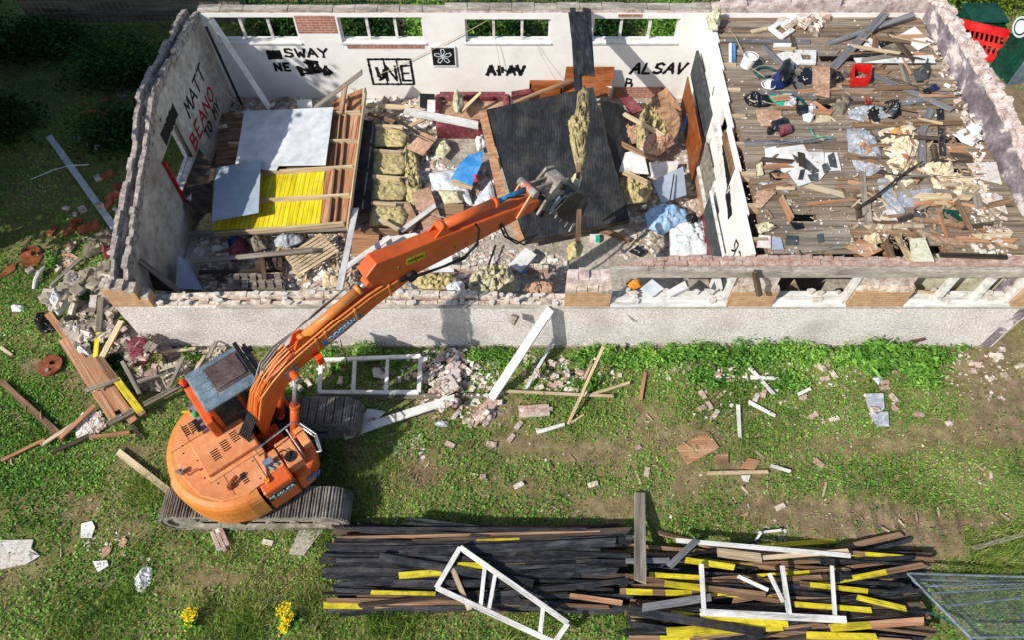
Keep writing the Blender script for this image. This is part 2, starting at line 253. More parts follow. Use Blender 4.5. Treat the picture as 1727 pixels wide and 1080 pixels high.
grooved('tongue_yellow', 'paint_y_v', .125); grooved('tongue_brown', 'wood_o_v', .125); grooved('felt_ribbed', 'felt', .075); grooved('slats_grey', 'wood_grey', .07)
# ---------------------------------------------------------------- tags and mesh building
def tag(o, label=None, cat=None, group=None, kind=None):
    if label: o['label'] = label
    if cat: o['category'] = cat
    if group: o['group'] = group
    if kind: o['kind'] = kind
    return o
def empty(name, loc, label=None, cat=None, group=None):
    o = bpy.data.objects.new(name, None); COL.objects.link(o); o.location = loc; o.empty_display_size = .2
    return tag(o, label, cat, group)
class MB:
    def __init__(s): s.v = []; s.f = []; s.m = []
    def add(s, vs, fs, mi=0):
        o = len(s.v); s.v += [tuple(p) for p in vs]; s.f += [tuple(o + i for i in f) for f in fs]; s.m += [mi] * len(fs)
    def hexa(s, a, b, mi=0):          # two matching rings (bottom a, top b)
        n = len(a); s.add(list(a) + list(b), [tuple(range(n - 1, -1, -1)), tuple(range(n, 2 * n))] + [(i, (i + 1) % n, n + (i + 1) % n, n + i) for i in range(n)], mi)
    def box(s, x0, x1, y0, y1, z0, z1, mi=0, fn=None):
        a = [(x0, y0, z0), (x1, y0, z0), (x1, y1, z0), (x0, y1, z0)]; b = [(p[0], p[1], z1) for p in a]
        if fn: a = [fn(*p) for p in a]; b = [fn(*p) for p in b]
        s.hexa(a, b, mi)
    def prism(s, poly, off, mi=0):
        a = [Vector(p) for p in poly]; o = Vector(off); s.hexa(a, [p + o for p in a], mi)
    def tube(s, pts, r, n=8, mi=0, cap=True):
        pts = [Vector(p) for p in pts]; rings = []; rr = r if isinstance(r, (list, tuple)) else [r] * len(pts)
        for i, p in enumerate(pts):
            t = (pts[min(i + 1, len(pts) - 1)] - pts[max(i - 1, 0)]); t = t.normalized() if t.length > 1e-9 else Vector((0, 0, 1))
            a = t.cross(Vector((0, 0, 1))); a = a.normalized() if a.length > 1e-3 else Vector((1, 0, 0)); b = t.cross(a)
            rings.append([p + (a * cos(2 * pi * k / n) + b * sin(2 * pi * k / n)) * rr[i] for k in range(n)])
        vs = [q for g in rings for q in g]; fs = []
        for i in range(len(pts) - 1):
            for k in range(n): fs.append((i * n + k, i * n + (k + 1) % n, (i + 1) * n + (k + 1) % n, (i + 1) * n + k))
        if cap: fs += [tuple(range(n - 1, -1, -1)), tuple((len(pts) - 1) * n + k for k in range(n))]
        s.add(vs, fs, mi)
    def build(s, name, mats, parent=None, smooth=False, bevel=0, origin=None):
        me = bpy.data.meshes.new(name); v = np.array(s.v, dtype=np.float64)
        if origin is None:
            lo, hi = v.min(0), v.max(0); origin = Vector(((lo[0] + hi[0]) / 2, (lo[1] + hi[1]) / 2, lo[2]))
        v = v - np.array(origin); me.from_pydata([tuple(p) for p in v], [], s.f)
        for m_ in (mats if isinstance(mats, (list, tuple)) else [mats]): me.materials.append(MATS[m_])
        me.polygons.foreach_set('material_index', s.m); me.polygons.foreach_set('use_smooth', [smooth] * len(s.f)); me.update()
        o = bpy.data.objects.new(name, me); COL.objects.link(o); o.location = origin
        if parent: o.parent = parent; o.location = Vector(origin) - wloc(parent)
        if bevel:
            bm_ = o.modifiers.new('bevel', 'BEVEL'); bm_.width = bevel; bm_.segments = 2; bm_.limit_method = 'ANGLE'; bm_.angle_limit = radians(35)
        return o
def wloc(o):
    l = Vector(o.location)
    while o.parent: o = o.parent; l += Vector(o.location)
    return l
def np_mesh(name, v, nface, k, mat, smooth=False):
    """v: (nface*k,3) separate polygons of k corners"""
    me = bpy.data.meshes.new(name); me.vertices.add(len(v)); me.vertices.foreach_set('co', np.ascontiguousarray(v, dtype=np.float32).ravel())
    me.loops.add(nface * k); me.polygons.add(nface); me.loops.foreach_set('vertex_index', np.arange(nface * k, dtype=np.int32))
    me.polygons.foreach_set('loop_start', np.arange(0, nface * k, k, dtype=np.int32)); me.polygons.foreach_set('loop_total', np.full(nface, k, dtype=np.int32))
    me.polygons.foreach_set('use_smooth', np.zeros(nface, dtype=bool)); me.materials.append(MATS[mat]); me.update(); me.validate()
    o = bpy.data.objects.new(name, me); COL.objects.link(o); return o
def fbm(x, y, s, seed=0): return noise.fractal(Vector((x * s + seed * 13.1, y * s, seed * 3.7)), 1.0, 2.0, 4)
# ---------------------------------------------------------------- ground
NR = np.random.RandomState(5)
LAT = NR.rand(256, 256)
def vn(x, y):
    xi = np.floor(x).astype(int); yi = np.floor(y).astype(int); fx = x - xi; fy = y - yi; fx = fx * fx * (3 - 2 * fx); fy = fy * fy * (3 - 2 * fy)
    a = LAT[xi % 256, yi % 256]; b_ = LAT[(xi + 1) % 256, yi % 256]; c_ = LAT[xi % 256, (yi + 1) % 256]; d_ = LAT[(xi + 1) % 256, (yi + 1) % 256]
    return (a * (1 - fx) + b_ * fx) * (1 - fy) + (c_ * (1 - fx) + d_ * fx) * fy
def nfbm(x, y, s):
    return (vn(x * s, y * s) + .5 * vn(x * s * 2 + 9, y * s * 2) + .25 * vn(x * s * 4, y * s * 4 + 5) + .12 * vn(x * s * 8, y * s * 8)) / 1.87
SOIL = [(1680, 600, 1.3, 1.0, .9), (1715, 700, 1.2, 1.0, .9), (1600, 730, 1.6, .35, .7), (1450, 755, 1.5, .3, .65), (1250, 700, 1.2, .25, .5), (1150, 735, 1.6, .3, .6), (1000, 765, 1.2, .3, .65), (880, 750, 1.0, .25, .55),
        (1240, 800, .8, .5, .6), (1150, 810, .5, .5, .7), (700, 800, .5, .5, .65), (1500, 880, 1.3, .5, .6), (1330, 870, 1.2, .4, .6), (1620, 900, 1.0, .5, .55), (1540, 930, .8, .3, .8), (1450, 890, 1, .3, .6), (1000, 860, 1.4, .25, .55), (880, 825, 1.1, .25, .5),
        (375, 975, .7, .28, .95), (150, 850, 1.2, .4, .35), (60, 960, .9, .4, .4), (215, 900, .8, .3, .55), (230, 770, .6, .4, .55), (130, 640, .5, .4, .7), (170, 680, .8, .3, .5), (60, 620, .5, .3, .6), (1715, 175, 1.5, 3.2, 2.0), (780, 690, 1.8, .5, .7), (60, 420, .8, .5, .55), (120, 300, 1, 1.5, .3),
        (800, 1010, 2.5, .4, .5), (300, 650, 1.5, 1.0, .5), (1090, 700, .5, .3, .6)]
SOILW = [(at(px, py).x, at(px, py).y, sx, sy, a) for px, py, sx, sy, a in SOIL]
def soil(x, y):
    s = np.full(np.shape(x), .06)
    for cx, cy, sx, sy, a in SOILW: s = s + a * np.exp(-((x - cx) / sx) ** 2 - ((y - cy) / sy) ** 2)
    return np.clip(s + (nfbm(x, y, .9) - .5) * .95, 0, 1)
def ground_z(x, y): return (nfbm(x, y, .8) - .5) * .05 + (nfbm(x, y, 4) - .5) * .03
gx = np.concatenate([np.linspace(-160, -23, 12), np.arange(-22, 20, .14), np.linspace(21, 160, 12)]); gy = np.concatenate([np.linspace(-60, -3, 8), np.arange(-2, 26, .14), np.linspace(27, 220, 14)])
GX, GY = np.meshgrid(gx, gy, indexing='ij'); GZ = ground_z(GX, GY); GS = soil(GX, GY)
rut = np.zeros(GX.shape)
for (px0, px1, py0) in [(690, 1560, 800), (760, 1700, 865), (60, 330, 855), (1100, 1640, 905)]:
    a = at(px0, py0); b_ = at(px1, py0); inside = (GX > a.x) & (GX < b_.x) & (np.abs(GY - a.y) < .3)
    rut += inside * (.5 + .5 * np.sin(GX * 2 * pi / .42 + 2 * nfbm(GX, GY, .8))) * .04 * np.clip((nfbm(GX, GY, .5) - .42) * 6, 0, 1)
GZ = GZ - rut; GS = np.clip(GS + (rut > .004) * .2 + (rut > .02) * .15, 0, 1)
nx, ny = GX.shape; idx = np.arange(nx * ny).reshape(nx, ny)
q = np.stack([idx[:-1, :-1], idx[1:, :-1], idx[1:, 1:], idx[:-1, 1:]], -1).reshape(-1, 4)
me = bpy.data.meshes.new('ground'); me.from_pydata(np.stack([GX, GY, GZ], -1).reshape(-1, 3).tolist(), [], q.tolist()); me.materials.append(MATS['ground_soil'])
at_s = me.attributes.new('soil', 'FLOAT', 'POINT'); at_s.data.foreach_set('value', GS.ravel().astype(np.float32)); me.update()
ground = bpy.data.objects.new('ground', me); COL.objects.link(ground); tag(ground, kind='structure')
# grass blades and small leaves
def scatter(n, x0, x1, y0, y1, thresh):
    x = NR.uniform(x0, x1, n); y = NR.uniform(y0, y1, n); s = soil(x, y); k = NR.rand(n) > np.clip((s - thresh) * 2.0, 0, .9)
    return x[k], y[k]
def blades(regions, name, mat, lmin, lmax, wid, lean, tri=True):
    P_ = []
    for (x0, x1, y0, y1, den, th) in regions:
        x, y = scatter(int((x1 - x0) * (y1 - y0) * den), x0, x1, y0, y1, th); P_.append(np.stack([x, y], -1))
    P_ = np.concatenate(P_); x, y = P_[:, 0], P_[:, 1]; n = len(x); z = ground_z(x, y) - .005
    big = nfbm(x, y, 1.6); L_ = (lmin + (lmax - lmin) * NR.rand(n)) * (.4 + 2.4 * np.clip(big - .36, 0, 1)); a = NR.rand(n) * 2 * pi; le = lean * (.3 + .9 * NR.rand(n)); W_ = wid * (.6 + .8 * NR.rand(n))
    d = np.stack([np.cos(a) * np.sin(le), np.sin(a) * np.sin(le), np.cos(le)], -1); t_ = NR.rand(n) * 2 * pi; s = np.stack([np.cos(t_), np.sin(t_), 0 * t_], -1)
    if not tri: s = np.stack([-np.sin(a), np.cos(a), 0 * a], -1)
    B = np.stack([x, y, z], -1)
    if tri: v = np.stack([B - s * W_[:, None] / 2, B + s * W_[:, None] / 2, B + d * L_[:, None]], 1).reshape(-1, 3); return np_mesh(name, v, n, 3, mat)
    st = B + np.array([0, 0, 1]) * (L_ * NR.rand(n) * .6)[:, None]; l2 = (W_ * 1.5)[:, None]
    v = np.stack([st, st + d * l2 * .5 - s * W_[:, None] / 2, st + d * l2, st + d * l2 * .5 + s * W_[:, None] / 2], 1).reshape(-1, 3); return np_mesh(name, v, n, 4, mat)
REG = [(-12.5, 12.5, 2.2, 8.64, 1500, .22), (-19, -8.6, 5, 12, 1100, .25), (-19, -8.7, 12, 24, 420, .3), (11.2, 14, 5, 14, 500, .2), (-9, 18, 17.6, 25, 250, .25)]
o = blades(REG, 'grass', 'grass_blades', .05, .13, .014, .95); tag(o, kind='stuff', label='trampled green grass growing over the site', cat='grass')
REG = [(-12.5, 12.5, 2.2, 8.6, 520, .12), (-19, -8.6, 5, 12, 520, .2), (-19, -8.7, 12, 24, 260, .3), (-9, 18, 17.6, 25, 120, .25)]
o = blades(REG, 'clover', 'leaf_weed', .04, .12, .04, 1.25, tri=False); tag(o, kind='stuff', label='low broad leaved weeds among the grass', cat='weeds')
REG = [(-12.5, 12.5, 2.2, 8.64, 260, 9), (-19, -8.6, 5, 12, 150, 9)]
o = blades(REG, 'dry_grass', 'dry_stalks', .05, .14, .012, 1.45); tag(o, kind='stuff', label='dead straw coloured stalks lying in the turf', cat='grass')
# long grass clumps: lower left, round the timber stacks
REG = []
for px_, py_, r_ in [(480, 1000, .8), (640, 800, .8), (620, 840, .6), (1650, 990, .8), (520, 900, .5), (1120, 900, .35), (250, 830, .5), (420, 930, .5), (700, 1050, .9), (570, 1040, .8), (1700, 930, .8), (160, 1040, .9), (380, 1050, .8), (900, 1060, .6), (1080, 1040, .5)]:
    p = at(px_, py_); REG.append((p.x - r_, p.x + r_, p.y - r_ * .6, p.y + r_ * .6, 1300, .5))
o = blades(REG, 'long_grass', 'grass_blades', .15, .34, .016, .8); tag(o, kind='stuff', label='long rough grass in tufts round the timber', cat='grass')
def leaves(c, rad, n, size, flat=.6, seed=0, z0=0.0, squash=None):
    """n leaf quads through an uneven dome, in clumps"""
    rs = np.random.RandomState(seed + 11); k = max(6, n // 60)
    cl = rs.normal(size=(k, 3)); cl /= np.linalg.norm(cl, axis=1)[:, None]; cl *= (rs.rand(k, 1) ** .45) * rs.uniform(.55, 1.0, (k, 1))
    ci = rs.randint(0, k, n); p = cl[ci] + rs.normal(size=(n, 3)) * .17; p[:, 2] = np.abs(p[:, 2]) if squash is None else p[:, 2]
    p = p * np.array(rad) + np.array(c); p[:, 2] = np.maximum(p[:, 2], z0 + .02)
    a = rs.normal(size=(n, 3)); a[:, 2] *= (1 - flat); a /= np.linalg.norm(a, axis=1)[:, None]; b_ = rs.normal(size=(n, 3)); b_ -= (b_ * a).sum(1)[:, None] * a; b_ /= np.linalg.norm(b_, axis=1)[:, None]
    b_[:, 2] *= (1 - flat * .7); s = (size * (.55 + .9 * rs.rand(n)))[:, None]
    return np.stack([p - a * s, p - b_ * s * .5, p + a * s, p + b_ * s * .5], 1).reshape(-1, 3)
# weeds hugging the foot of the long wall
vs = []; kk = 0
for px_, w_, h_, dn in [(560, .35, .25, 260), (620, .5, .35, 500), (660, .4, .3, 380), (810, .4, .3, 350), (850, .5, .3, 500), (985, .35, .35, 400), (1020, .5, .35, 500), (1070, .5, .3, 500), (1120, .6, .35, 600), (1170, .7, .45, 800), (1225, .7, .5, 900), (1270, .6, .4, 700), (1310, .6, .35, 600), (1370, .6, .4, 600), (1420, .6, .4, 600), (1520, .6, .35, 700), (1560, .5, .3, 500), (1600, .5, .25, 300), (330, .3, .3, 200), (1000, .6, .2, 300), (1200, .8, .2, 500), (1330, .8, .2, 400), (1560, .7, .2, 500)]:
    kk += 1; p = at(px_, 600 if kk < 20 else 640); vs.append(leaves((p.x, p.y - .1, .02), (w_ * 1.15, .4, h_ * 1.25), int(dn * 1.25), .045, .5, kk))
v = np.concatenate(vs); o = np_mesh('wall_foot_weeds', v, len(v) // 4, 4, 'leaf_weed'); tag(o, kind='stuff', label='leafy weeds along the foot of the pebbledashed wall', cat='weeds')
def plant(name, x, y, rad, n, size, mat, label, cat, stem_h=None, group=None, seed=1, z=0.0):
    e_ = empty(name, (x, y, z), label, cat, group)
    v = leaves((x, y, z + .05), rad, n, size, .5, seed); o = np_mesh('foliage', v - np.array([x, y, z]), len(v) // 4, 4, mat); o.parent = e_
    mb = MB()
    for k in range(5):
        a = k * 1.3 + seed; mb.tube([(x, y, z - .03), (x + cos(a) * rad[0] * .3, y + sin(a) * rad[1] * .3, z + rad[2] * .5), (x + cos(a) * rad[0] * .6, y + sin(a) * rad[1] * .6, z + rad[2] * .85)], [.012, .009, .004], 5)
    mb.build('stem', 'leaf_weed', e_); return e_
p = at(1475, 615); plant('leafy_plant', p.x, p.y, (.75, .5, .75), 1100, .085, 'leaf_weed', 'big bright green broad leaved plant against the pebbledashed wall', 'plant', seed=3)
p = at(1545, 625); plant('leafy_plant', p.x, p.y, (.6, .45, .5), 700, .07, 'leaf_weed', 'smaller broad leaved plant right of the big one at the wall', 'plant', seed=4)
p = at(95, 440); plant('leafy_plant', p.x, p.y, (.35, .35, .25), 260, .05, 'leaf_weed', 'green weed among the red bricks at the far left', 'plant', seed=5)
p = at(195, 615); plant('leafy_plant', p.x, p.y, (.35, .35, .3), 300, .06, 'leaf_dark', 'dark green weed in rubble beside the maroon square cushion', 'plant', seed=6)
for (px_, py_, nn, lab) in [(482, 1052, 330, 'tall yellow flowering weed below the excavator track, the fullest one'), (318, 1045, 200, 'yellow flowering weed in the bottom left grass, left of the fullest one')]:
    p = at(px_, py_, .3); e_ = plant('flowering_weed', p.x, p.y, (.28, .28, .35), 260, .05, 'leaf_weed', lab, 'plant', seed=px_)
    v = leaves((p.x, p.y + .05, .3), (.2, .3, .16), nn, .028, .8, px_ + 1); o = np_mesh('blossom', v - np.array([p.x, p.y, 0]), len(v) // 4, 4, 'flower_yellow'); o.parent = e_
# shrubs behind the back wall and hedge at top right
for k, (x, y, rr, h_, mt, lab) in enumerate([(-7.2, 20.3, 1.5, 1.5, 'leaf_dark', 'dark shrub seen through the leftmost window of the graffiti wall'), (-4.7, 20.2, 1.5, 1.6, 'leaf_dark', 'dark shrub behind the left pane of the second window'),
        (-2.4, 20.5, 1.3, 1.5, 'leaf_weed', 'light green shrub behind the right pane of the second window'), (-.3, 20.2, 1.5, 1.5, 'leaf_dark', 'dark shrub seen through the third window of the graffiti wall'),
        (2.6, 20.3, 1.6, 1.6, 'leaf_dark', 'dark shrub behind the left panes of the fourth window'), (5.0, 20.6, 1.3, 1.5, 'leaf_weed', 'light green shrub behind the right pane of the fourth window'),
        (13.2, 21.6, 1.6, 1.8, 'leaf_yellow', 'yellow green bush behind the corner of the pink wall'), (15.6, 22.2, 1.9, 2.0, 'leaf_yellow', 'yellow green bush behind the dark green bin'), (-12, 18.5, 2.2, 1.3, 'leaf_dark', 'dark bramble in tree shade left of the brick gable'), (-15.5, 20, 2.5, 1.0, 'leaf_dark', 'dark bramble at the top left corner in front of the board fence'), (-11.2, 15.8, 1.5, .8, 'leaf_dark', 'low dark bramble nearest to the broken gable'), (-15.5, 16.3, 2.2, .8, 'leaf_dark', 'low dark bramble at the left edge in tree shade')]):
    plant('shrub', x, y, (rr, 1.2, h_), int(2600 * rr / 1.5), .075, mt, lab, 'shrub', seed=20 + k, group='shrubs round the building')
# trees to the left, outside the picture, whose shade falls on the upper left
def tree(x, y, h_, rad, seed, lab):
    rs = random.Random(seed); e_ = empty('shade_tree', (x, y, 0), lab, 'tree', 'trees on the left boundary'); mb = MB()
    mb.tube([(x, y, -.2), (x + .1, y, h_ * .3), (x, y + .2, h_ * .6), (x, y, h_ * .85)], [.28, .22, .14, .05], 9)
    for k in range(9):
        a = k * 2.4; z0 = h_ * (.3 + .05 * k); mb.tube([(x, y, z0), (x + cos(a) * rad * .4, y + sin(a) * rad * .4, z0 + h_ * .12), (x + cos(a) * rad * .8, y + sin(a) * rad * .8, z0 + h_ * .18)], [.09, .05, .02], 6)
    mb.build('trunk', 'bark', e_)
    v = leaves((x, y, h_ * .64), (rad, rad, h_ * .36), 34000, .14, .2, seed, squash=1); o = np_mesh('crown', v - np.array([x, y, 0]), len(v) // 4, 4, 'leaf_dark'); o.parent = e_
for k, (x, y, h_, r_, lab) in enumerate([(-18.6, 11.2, 8.5, 2.6, 'broad tree nearest the dark grass on the left'), (-22, 13.0, 10, 3.2, 'tall tree behind the broad one on the left'), (-22.0, 17.5, 11, 3.6, 'tallest tree at the far end of the left boundary'), (-17.6, 13.4, 8.0, 2.4, 'low dense tree between the broad and the tallest tree'), (-14.6, 10.9, 9.6, 2.1, 'narrow tree closest to the broken gable'), (-18.5, 16.5, 9.0, 2.8, 'round tree behind the low dense one'), (-24.5, 9.0, 10.0, 3.0, 'outermost tree of the left boundary'), (-17.4, 18.8, 9.0, 2.8, 'tree at the far left corner by the board fence'), (-21, 15, 10, 3.2, 'broad crowned tree in the middle of the left boundary'), (-15.7, 14.4, 8.5, 2.0, 'slim tree between the gable and the boundary')]):
    tree(x, y, h_, r_, 50 + k, lab)
# railings behind
def railing(y, x0, x1):
    e_ = empty('railing_fence', ((x0 + x1) / 2, y, 0), 'dark green metal railing fence running behind the shrubs', 'fence')
    for z in (.25, 1.15):
        mb = MB(); mb.box(x0, x1, y - .02, y + .02, z, z + .05); mb.build('rail', 'green_paint', e_)
    n = int((x1 - x0) / .16)
    mb = MB()
    for k in range(n): xx = x0 + k * .16; mb.box(xx, xx + .025, y - .045, y - .022, .02, 1.35)
    mb.build('railing', 'green_paint', e_)
    for k in range(0, 13):
        mb = MB(); xx = x0 + k * (x1 - x0) / 12; mb.box(xx - .04, xx + .04, y + .022, y + .1, 0, 1.45); mb.build('post', 'green_paint', e_)
railing(22.2, -9, 12.5)
e_ = empty('board_fence', (-12, 21.2, 0), 'low weathered wooden board fence in shade at the top left corner', 'fence')
mb = MB()
for k in range(36): xx = -16 + k * .2; mb.box(xx, xx + .17, 21.2, 21.22, .05, 1.2 + R.uniform(-.03, .03))
mb.build('board_panel', 'wood_grey', e_); mb = MB(); mb.box(-16, -8.8, 21.14, 21.197, .9, 1.0); mb.box(-16, -8.8, 21.14, 21.197, .3, .4); mb.build('rail', 'wood_grey', e_)
# ---------------------------------------------------------------- building
XL, XR, YF, YB = -8.6, 11.1, 8.64, 17.53
def leaf(body, cap, axis, a0, a1, p0, p1, zb, top, openings=(), step=.225, ch=.075, jit=.03, capmi=0, bodymi=0):
    ed = set([a0, a1]); a = a0
    while a < a1: ed.add(round(a, 3)); a += step
    for (o0, o1, z0, z1) in openings: ed |= {e_ for e_ in (o0, o1) if a0 < e_ < a1}
    ed = sorted(ed)
    for c0, c1 in zip(ed[:-1], ed[1:]):
        if c1 - c0 < .01: continue
        mid = (c0 + c1) / 2; zt = top(mid) + R.uniform(-jit, jit); iv = [(zb, zt - ch)]
        for (o0, o1, z0, z1) in openings:
            if o0 < mid < o1:
                nv = []
                for (u, v_) in iv:
                    if z0 > u: nv.append((u, min(v_, z0)))
                    if z1 < v_: nv.append((max(u, z1), v_))
                iv = nv
        for (u, v_) in iv:
            if v_ - u < .01: continue
            if axis == 'x': body.box(c0, c1, p0, p1, u, v_, bodymi)
            else: body.box(p0, p1, c0, c1, u, v_, bodymi)
        if cap is not None and iv and abs(iv[-1][1] - (zt - ch)) < 1e-6:
            d = lambda: R.uniform(-.012, .012); e0 = c0 + .006; e1 = c1 - .006; q0 = p0 + d() + .004; q1 = p1 + d() - .004; z0 = zt - ch + .001
            a_ = [(e0, q0), (e1, q0 + d()), (e1, q1), (e0, q1 + d())]
            if axis == 'y': a_ = [(y_, x_) for x_, y_ in a_]
            if axis == 'y': a_ = a_[::-1]
            cap.hexa([(x_, y_, z0) for x_, y_ in a_], [(x_ + d(), y_ + d(), zt + d()) for x_, y_ in a_], capmi)
def interp(pts):
    xs = [p[0] for p in pts]; zs = [p[1] for p in pts]; return lambda a: float(np.interp(a, xs, zs))
mb = MB(); mb.box(XL + .28, XR - .25, YF + .28, 17.25, -.3, .2); tag(mb.build('floor', 'concrete'), kind='structure'); hfill(XL + .28, XR - .28, YF + .28, 17.25, .2)
GROUPW = 'walls of the half demolished building'
# front wall with the pebbledashed lower half
fw = empty('front_wall', (1.2, YF, 0), 'long low pebbledashed front wall with broken window openings', 'wall')
SILL = 1.78
mb = MB(); mb.box(XL, XR, YF, YF + .045, .0, SILL - .06); o = mb.build('pebbledash_render', 'pebbledash', fw)
mb = MB(); mb.box(XL, XR, YF - .03, YF + .04, -.1, .1); mb.build('plinth', 'concrete', fw)
body, cap = MB(), MB()
leaf(body, cap, 'x', XL, 2.1, YF + .048, YF + .15, -.1, interp([(-8.6, 1.72), (-6.6, 1.78), (2.1, 1.78)]), jit=.035)
leaf(body, cap, 'x', XL + .3, 2.1, YF + .2, YF + .36, .0, interp([(-8.6, 1.7), (-5, 1.84), (-1, 1.86), (0, 1.7), (2.1, 1.75)]), jit=.03, step=.42)
leaf(body, cap, 'x', 2.1, XR - .02, YF + .048, YF + .36, -.1, lambda a: SILL, jit=.005)
body.build('masonry', 'brickwork_pink', fw); cap.build('broken_brick_course', 'brick_dusty', fw)
mb = MB()
for k in range(110):
    x = R.uniform(XL + .4, 10.7); y = YF + R.choice([.1, .28]) + R.uniform(-.06, .05); z = (1.74 if x < 2.1 else 1.82) + R.uniform(0, .05); s = R.uniform(.04, .1); a = R.uniform(0, 3)
    mb.prism([(x + cos(a + t) * s * R.uniform(.7, 1.3), y + sin(a + t) * s * .7, z) for t in (0, 1.3, 2.6, 3.9, 5.1)], (R.uniform(-.02, .02), 0, R.uniform(.05, .12)))
o = mb.build('loose_mortar', 'plaster_chip', fw); o['kind'] = 'stuff'
# flaky white sill with a lip
mb = MB(); mb.box(-6.4, XR, YF - .035, YF + .046, SILL - .058, SILL - .02); mb.build('sill_lip', 'lintel', fw)
OPN = [(2.12, 4.62), (5.62, 7.2), (8.45, 10.72)]
for i, (a, b_) in enumerate(OPN):
    mb = MB(); mb.box(a, b_, YF - .045, YF + .36, SILL + .004, SILL + .045); mb.box(a, b_, YF + .1, YF + .16, SILL + .045, SILL + .1)
    f_ = mb.build('window_sill', 'wood_white', fw)
    mb = MB(); mb.box(b_ - .09, b_ - .002, YF + .05, YF + .2, SILL + .048, 2.79); mb.build('window_post', 'wood_white', fw)
    if i == 2:
        for xm in (9.15, 9.95): mb = MB(); mb.box(xm - .05, xm + .05, YF + .05, YF + .2, SILL + .048, 2.79); mb.build('window_post', 'wood_white', fw)
    if i < 3: mb = MB(); mb.box(a + .01, b_ - .1, YF + .06, YF + .14, 2.72, 2.79); mb.build('window_head', 'wood_white', fw)
for a, b_, zt in [(1.13, 2.1, 2.36), (4.63, 5.6, 2.38), (7.22, 8.43, 2.4), (10.73, 11.08, 2.6)]:
    body, cap = MB(), MB(); leaf(body, cap, 'x', a, b_, YF - .01, YF + .11, SILL - .05, lambda q_: zt, jit=.03)
    pr = body.build('brick_pier', 'brickwork_tan', fw); cap.build('broken_top', 'brick_dusty', pr)
    body, cap = MB(), MB(); leaf(body, cap, 'x', a + .03, b_ - .03, YF + .115, YF + .36, SILL, lambda q_: 2.79 if a > 2 else 2.62, jit=.004 if a > 2 else .06, ch=.08)
    body.build('inner_leaf', 'rubble_pink', pr); cap.build('rough_top', 'rubble_pink', pr)
mb = MB(); N_ = 60
for k in range(N_):
    x0 = 2.0 + (XR - 2.0) * k / N_; x1 = 2.0 + (XR - 2.0) * (k + 1) / N_
    mb.box(x0, x1, YF + .0, YF + .13 + R.uniform(-.01, .01), 2.80, 3.0 + R.uniform(-.008, .012))
mb.build('concrete_lintel', 'lintel', fw)
cap = MB(); body = MB()
leaf(body, cap, 'x', 2.2, XR, YF + .15, YF + .255, 2.80, interp([(2.2, 2.98), (3, 3.04), (8.2, 3.03), (8.5, 2.97), (9, 3.05), (11, 3.05)]), jit=.02)
leaf(body, cap, 'x', 2.5, XR, YF + .262, YF + .36, 2.80, interp([(2.2, 2.95), (2.7, 2.98), (3, 3.06), (6.2, 3.09), (7, 3.04), (8.2, 3.07), (8.5, 2.97), (9, 3.08), (11, 3.1)]), jit=.035)
body.build('upper_masonry', 'brickwork_pink', fw); cap.build('top_brick_course', 'brick_pink', fw)
# corner stump of tan brick at the left end
pr = None
body, cap = MB(), MB(); leaf(body, cap, 'x', XL - .01, -7.75, YF - .012, YF + .25, 1.75, interp([(-8.6, 2.5), (-8.2, 2.4), (-7.9, 2.2), (-7.75, 1.95)]), jit=.03)
pr = body.build('corner_brickwork', 'brickwork_tan', fw); cap.build('broken_top', 'brick_dusty', pr)
hfill(XL, XR, YF, YF + .36, 1.8); hfill(2.1, XR, YF + .0, YF + .48, 3.1)
# back wall with four window openings
bw = empty('back_wall', (1.2, 17.25, 0), 'white plastered back wall covered in graffiti with four open windows', 'wall')
WN = [(-8.15, -5.88, 2.12, 2.9), (-4.72, -2.42, 2.12, 2.9), (-1.28, 1.05, 2.12, 2.84), (2.2, 4.55, 2.12, 2.86)]
body, cap = MB(), MB(); leaf(body, None, 'x', XL + .2, XR, 17.25, 17.53, -.1, lambda a: 3.02, WN, step=50, ch=0, jit=0)
body.build('plastered_face', 'plaster', bw)
cap = MB(); body = MB(); leaf(body, cap, 'x', XL + .2, 5.3, 17.262, 17.52, 3.024, lambda a: 3.1 if a < -1.7 else 3.16, jit=.008, step=.6, ch=.06); cap.build('concrete_coping', 'lintel', bw); body.build('coping_bed', 'rubble_pink', bw)
body, cap = MB(), MB(); leaf(body, cap, 'x', 5.32, XR + .1, 17.262, 17.52, 3.02, interp([(5.3, 3.2), (7, 3.3), (8.2, 3.5), (8.8, 3.25), (9.5, 3.35), (11.2, 3.45)]), jit=.06); body.build('upper_masonry', 'rubble_pink', bw); cap.build('broken_top_course', 'rubble_pink', bw)
for i, (a, b_, z0, z1) in enumerate(WN):
    f_ = MB(); t_ = .05; y0, y1 = 17.34, 17.41
    f_.box(a, b_, y0, y1, z0, z0 + t_); f_.box(a, b_, y0, y1, z1 - t_, z1); f_.box(a, a + t_, y0, y1, z0 + t_, z1 - t_); f_.box(b_ - t_, b_, y0, y1, z0 + t_, z1 - t_)
    fr = f_.build('window_frame', 'wood_white', bw)
    for k in (1, 2):
        xm = a + (b_ - a) * k / 3; f_ = MB(); f_.box(xm - .035, xm + .035, y0 + .003, y1 - .003, z0 + t_, z1 - t_); f_.build('mullion', 'wood_white', fr)
    f_ = MB(); f_.box(a - .04, b_ + .04, 17.2, 17.337, z0 - .03, z0 - .002); f_.build('window_board', 'wood_white', fr)
for a, b_, z0, z1 in [(-5.85, -4.78, 2.42, 2.95), (-4.6, -2.45, 1.93, 2.08), (2.85, 3.5, 2.9, 3.0)]:
    mb = MB(); mb.box(a, b_, 17.238, 17.249, z0, z1); mb.build('exposed_brick', 'brickwork_red', bw)
mb = MB(); mb.box(3.0, 4.5, 17.236, 17.249, .22, .62); mb.build('exposed_brick', 'brickwork_red', bw)
hfill(XL, XR, 17.25, 17.53, 3.1)
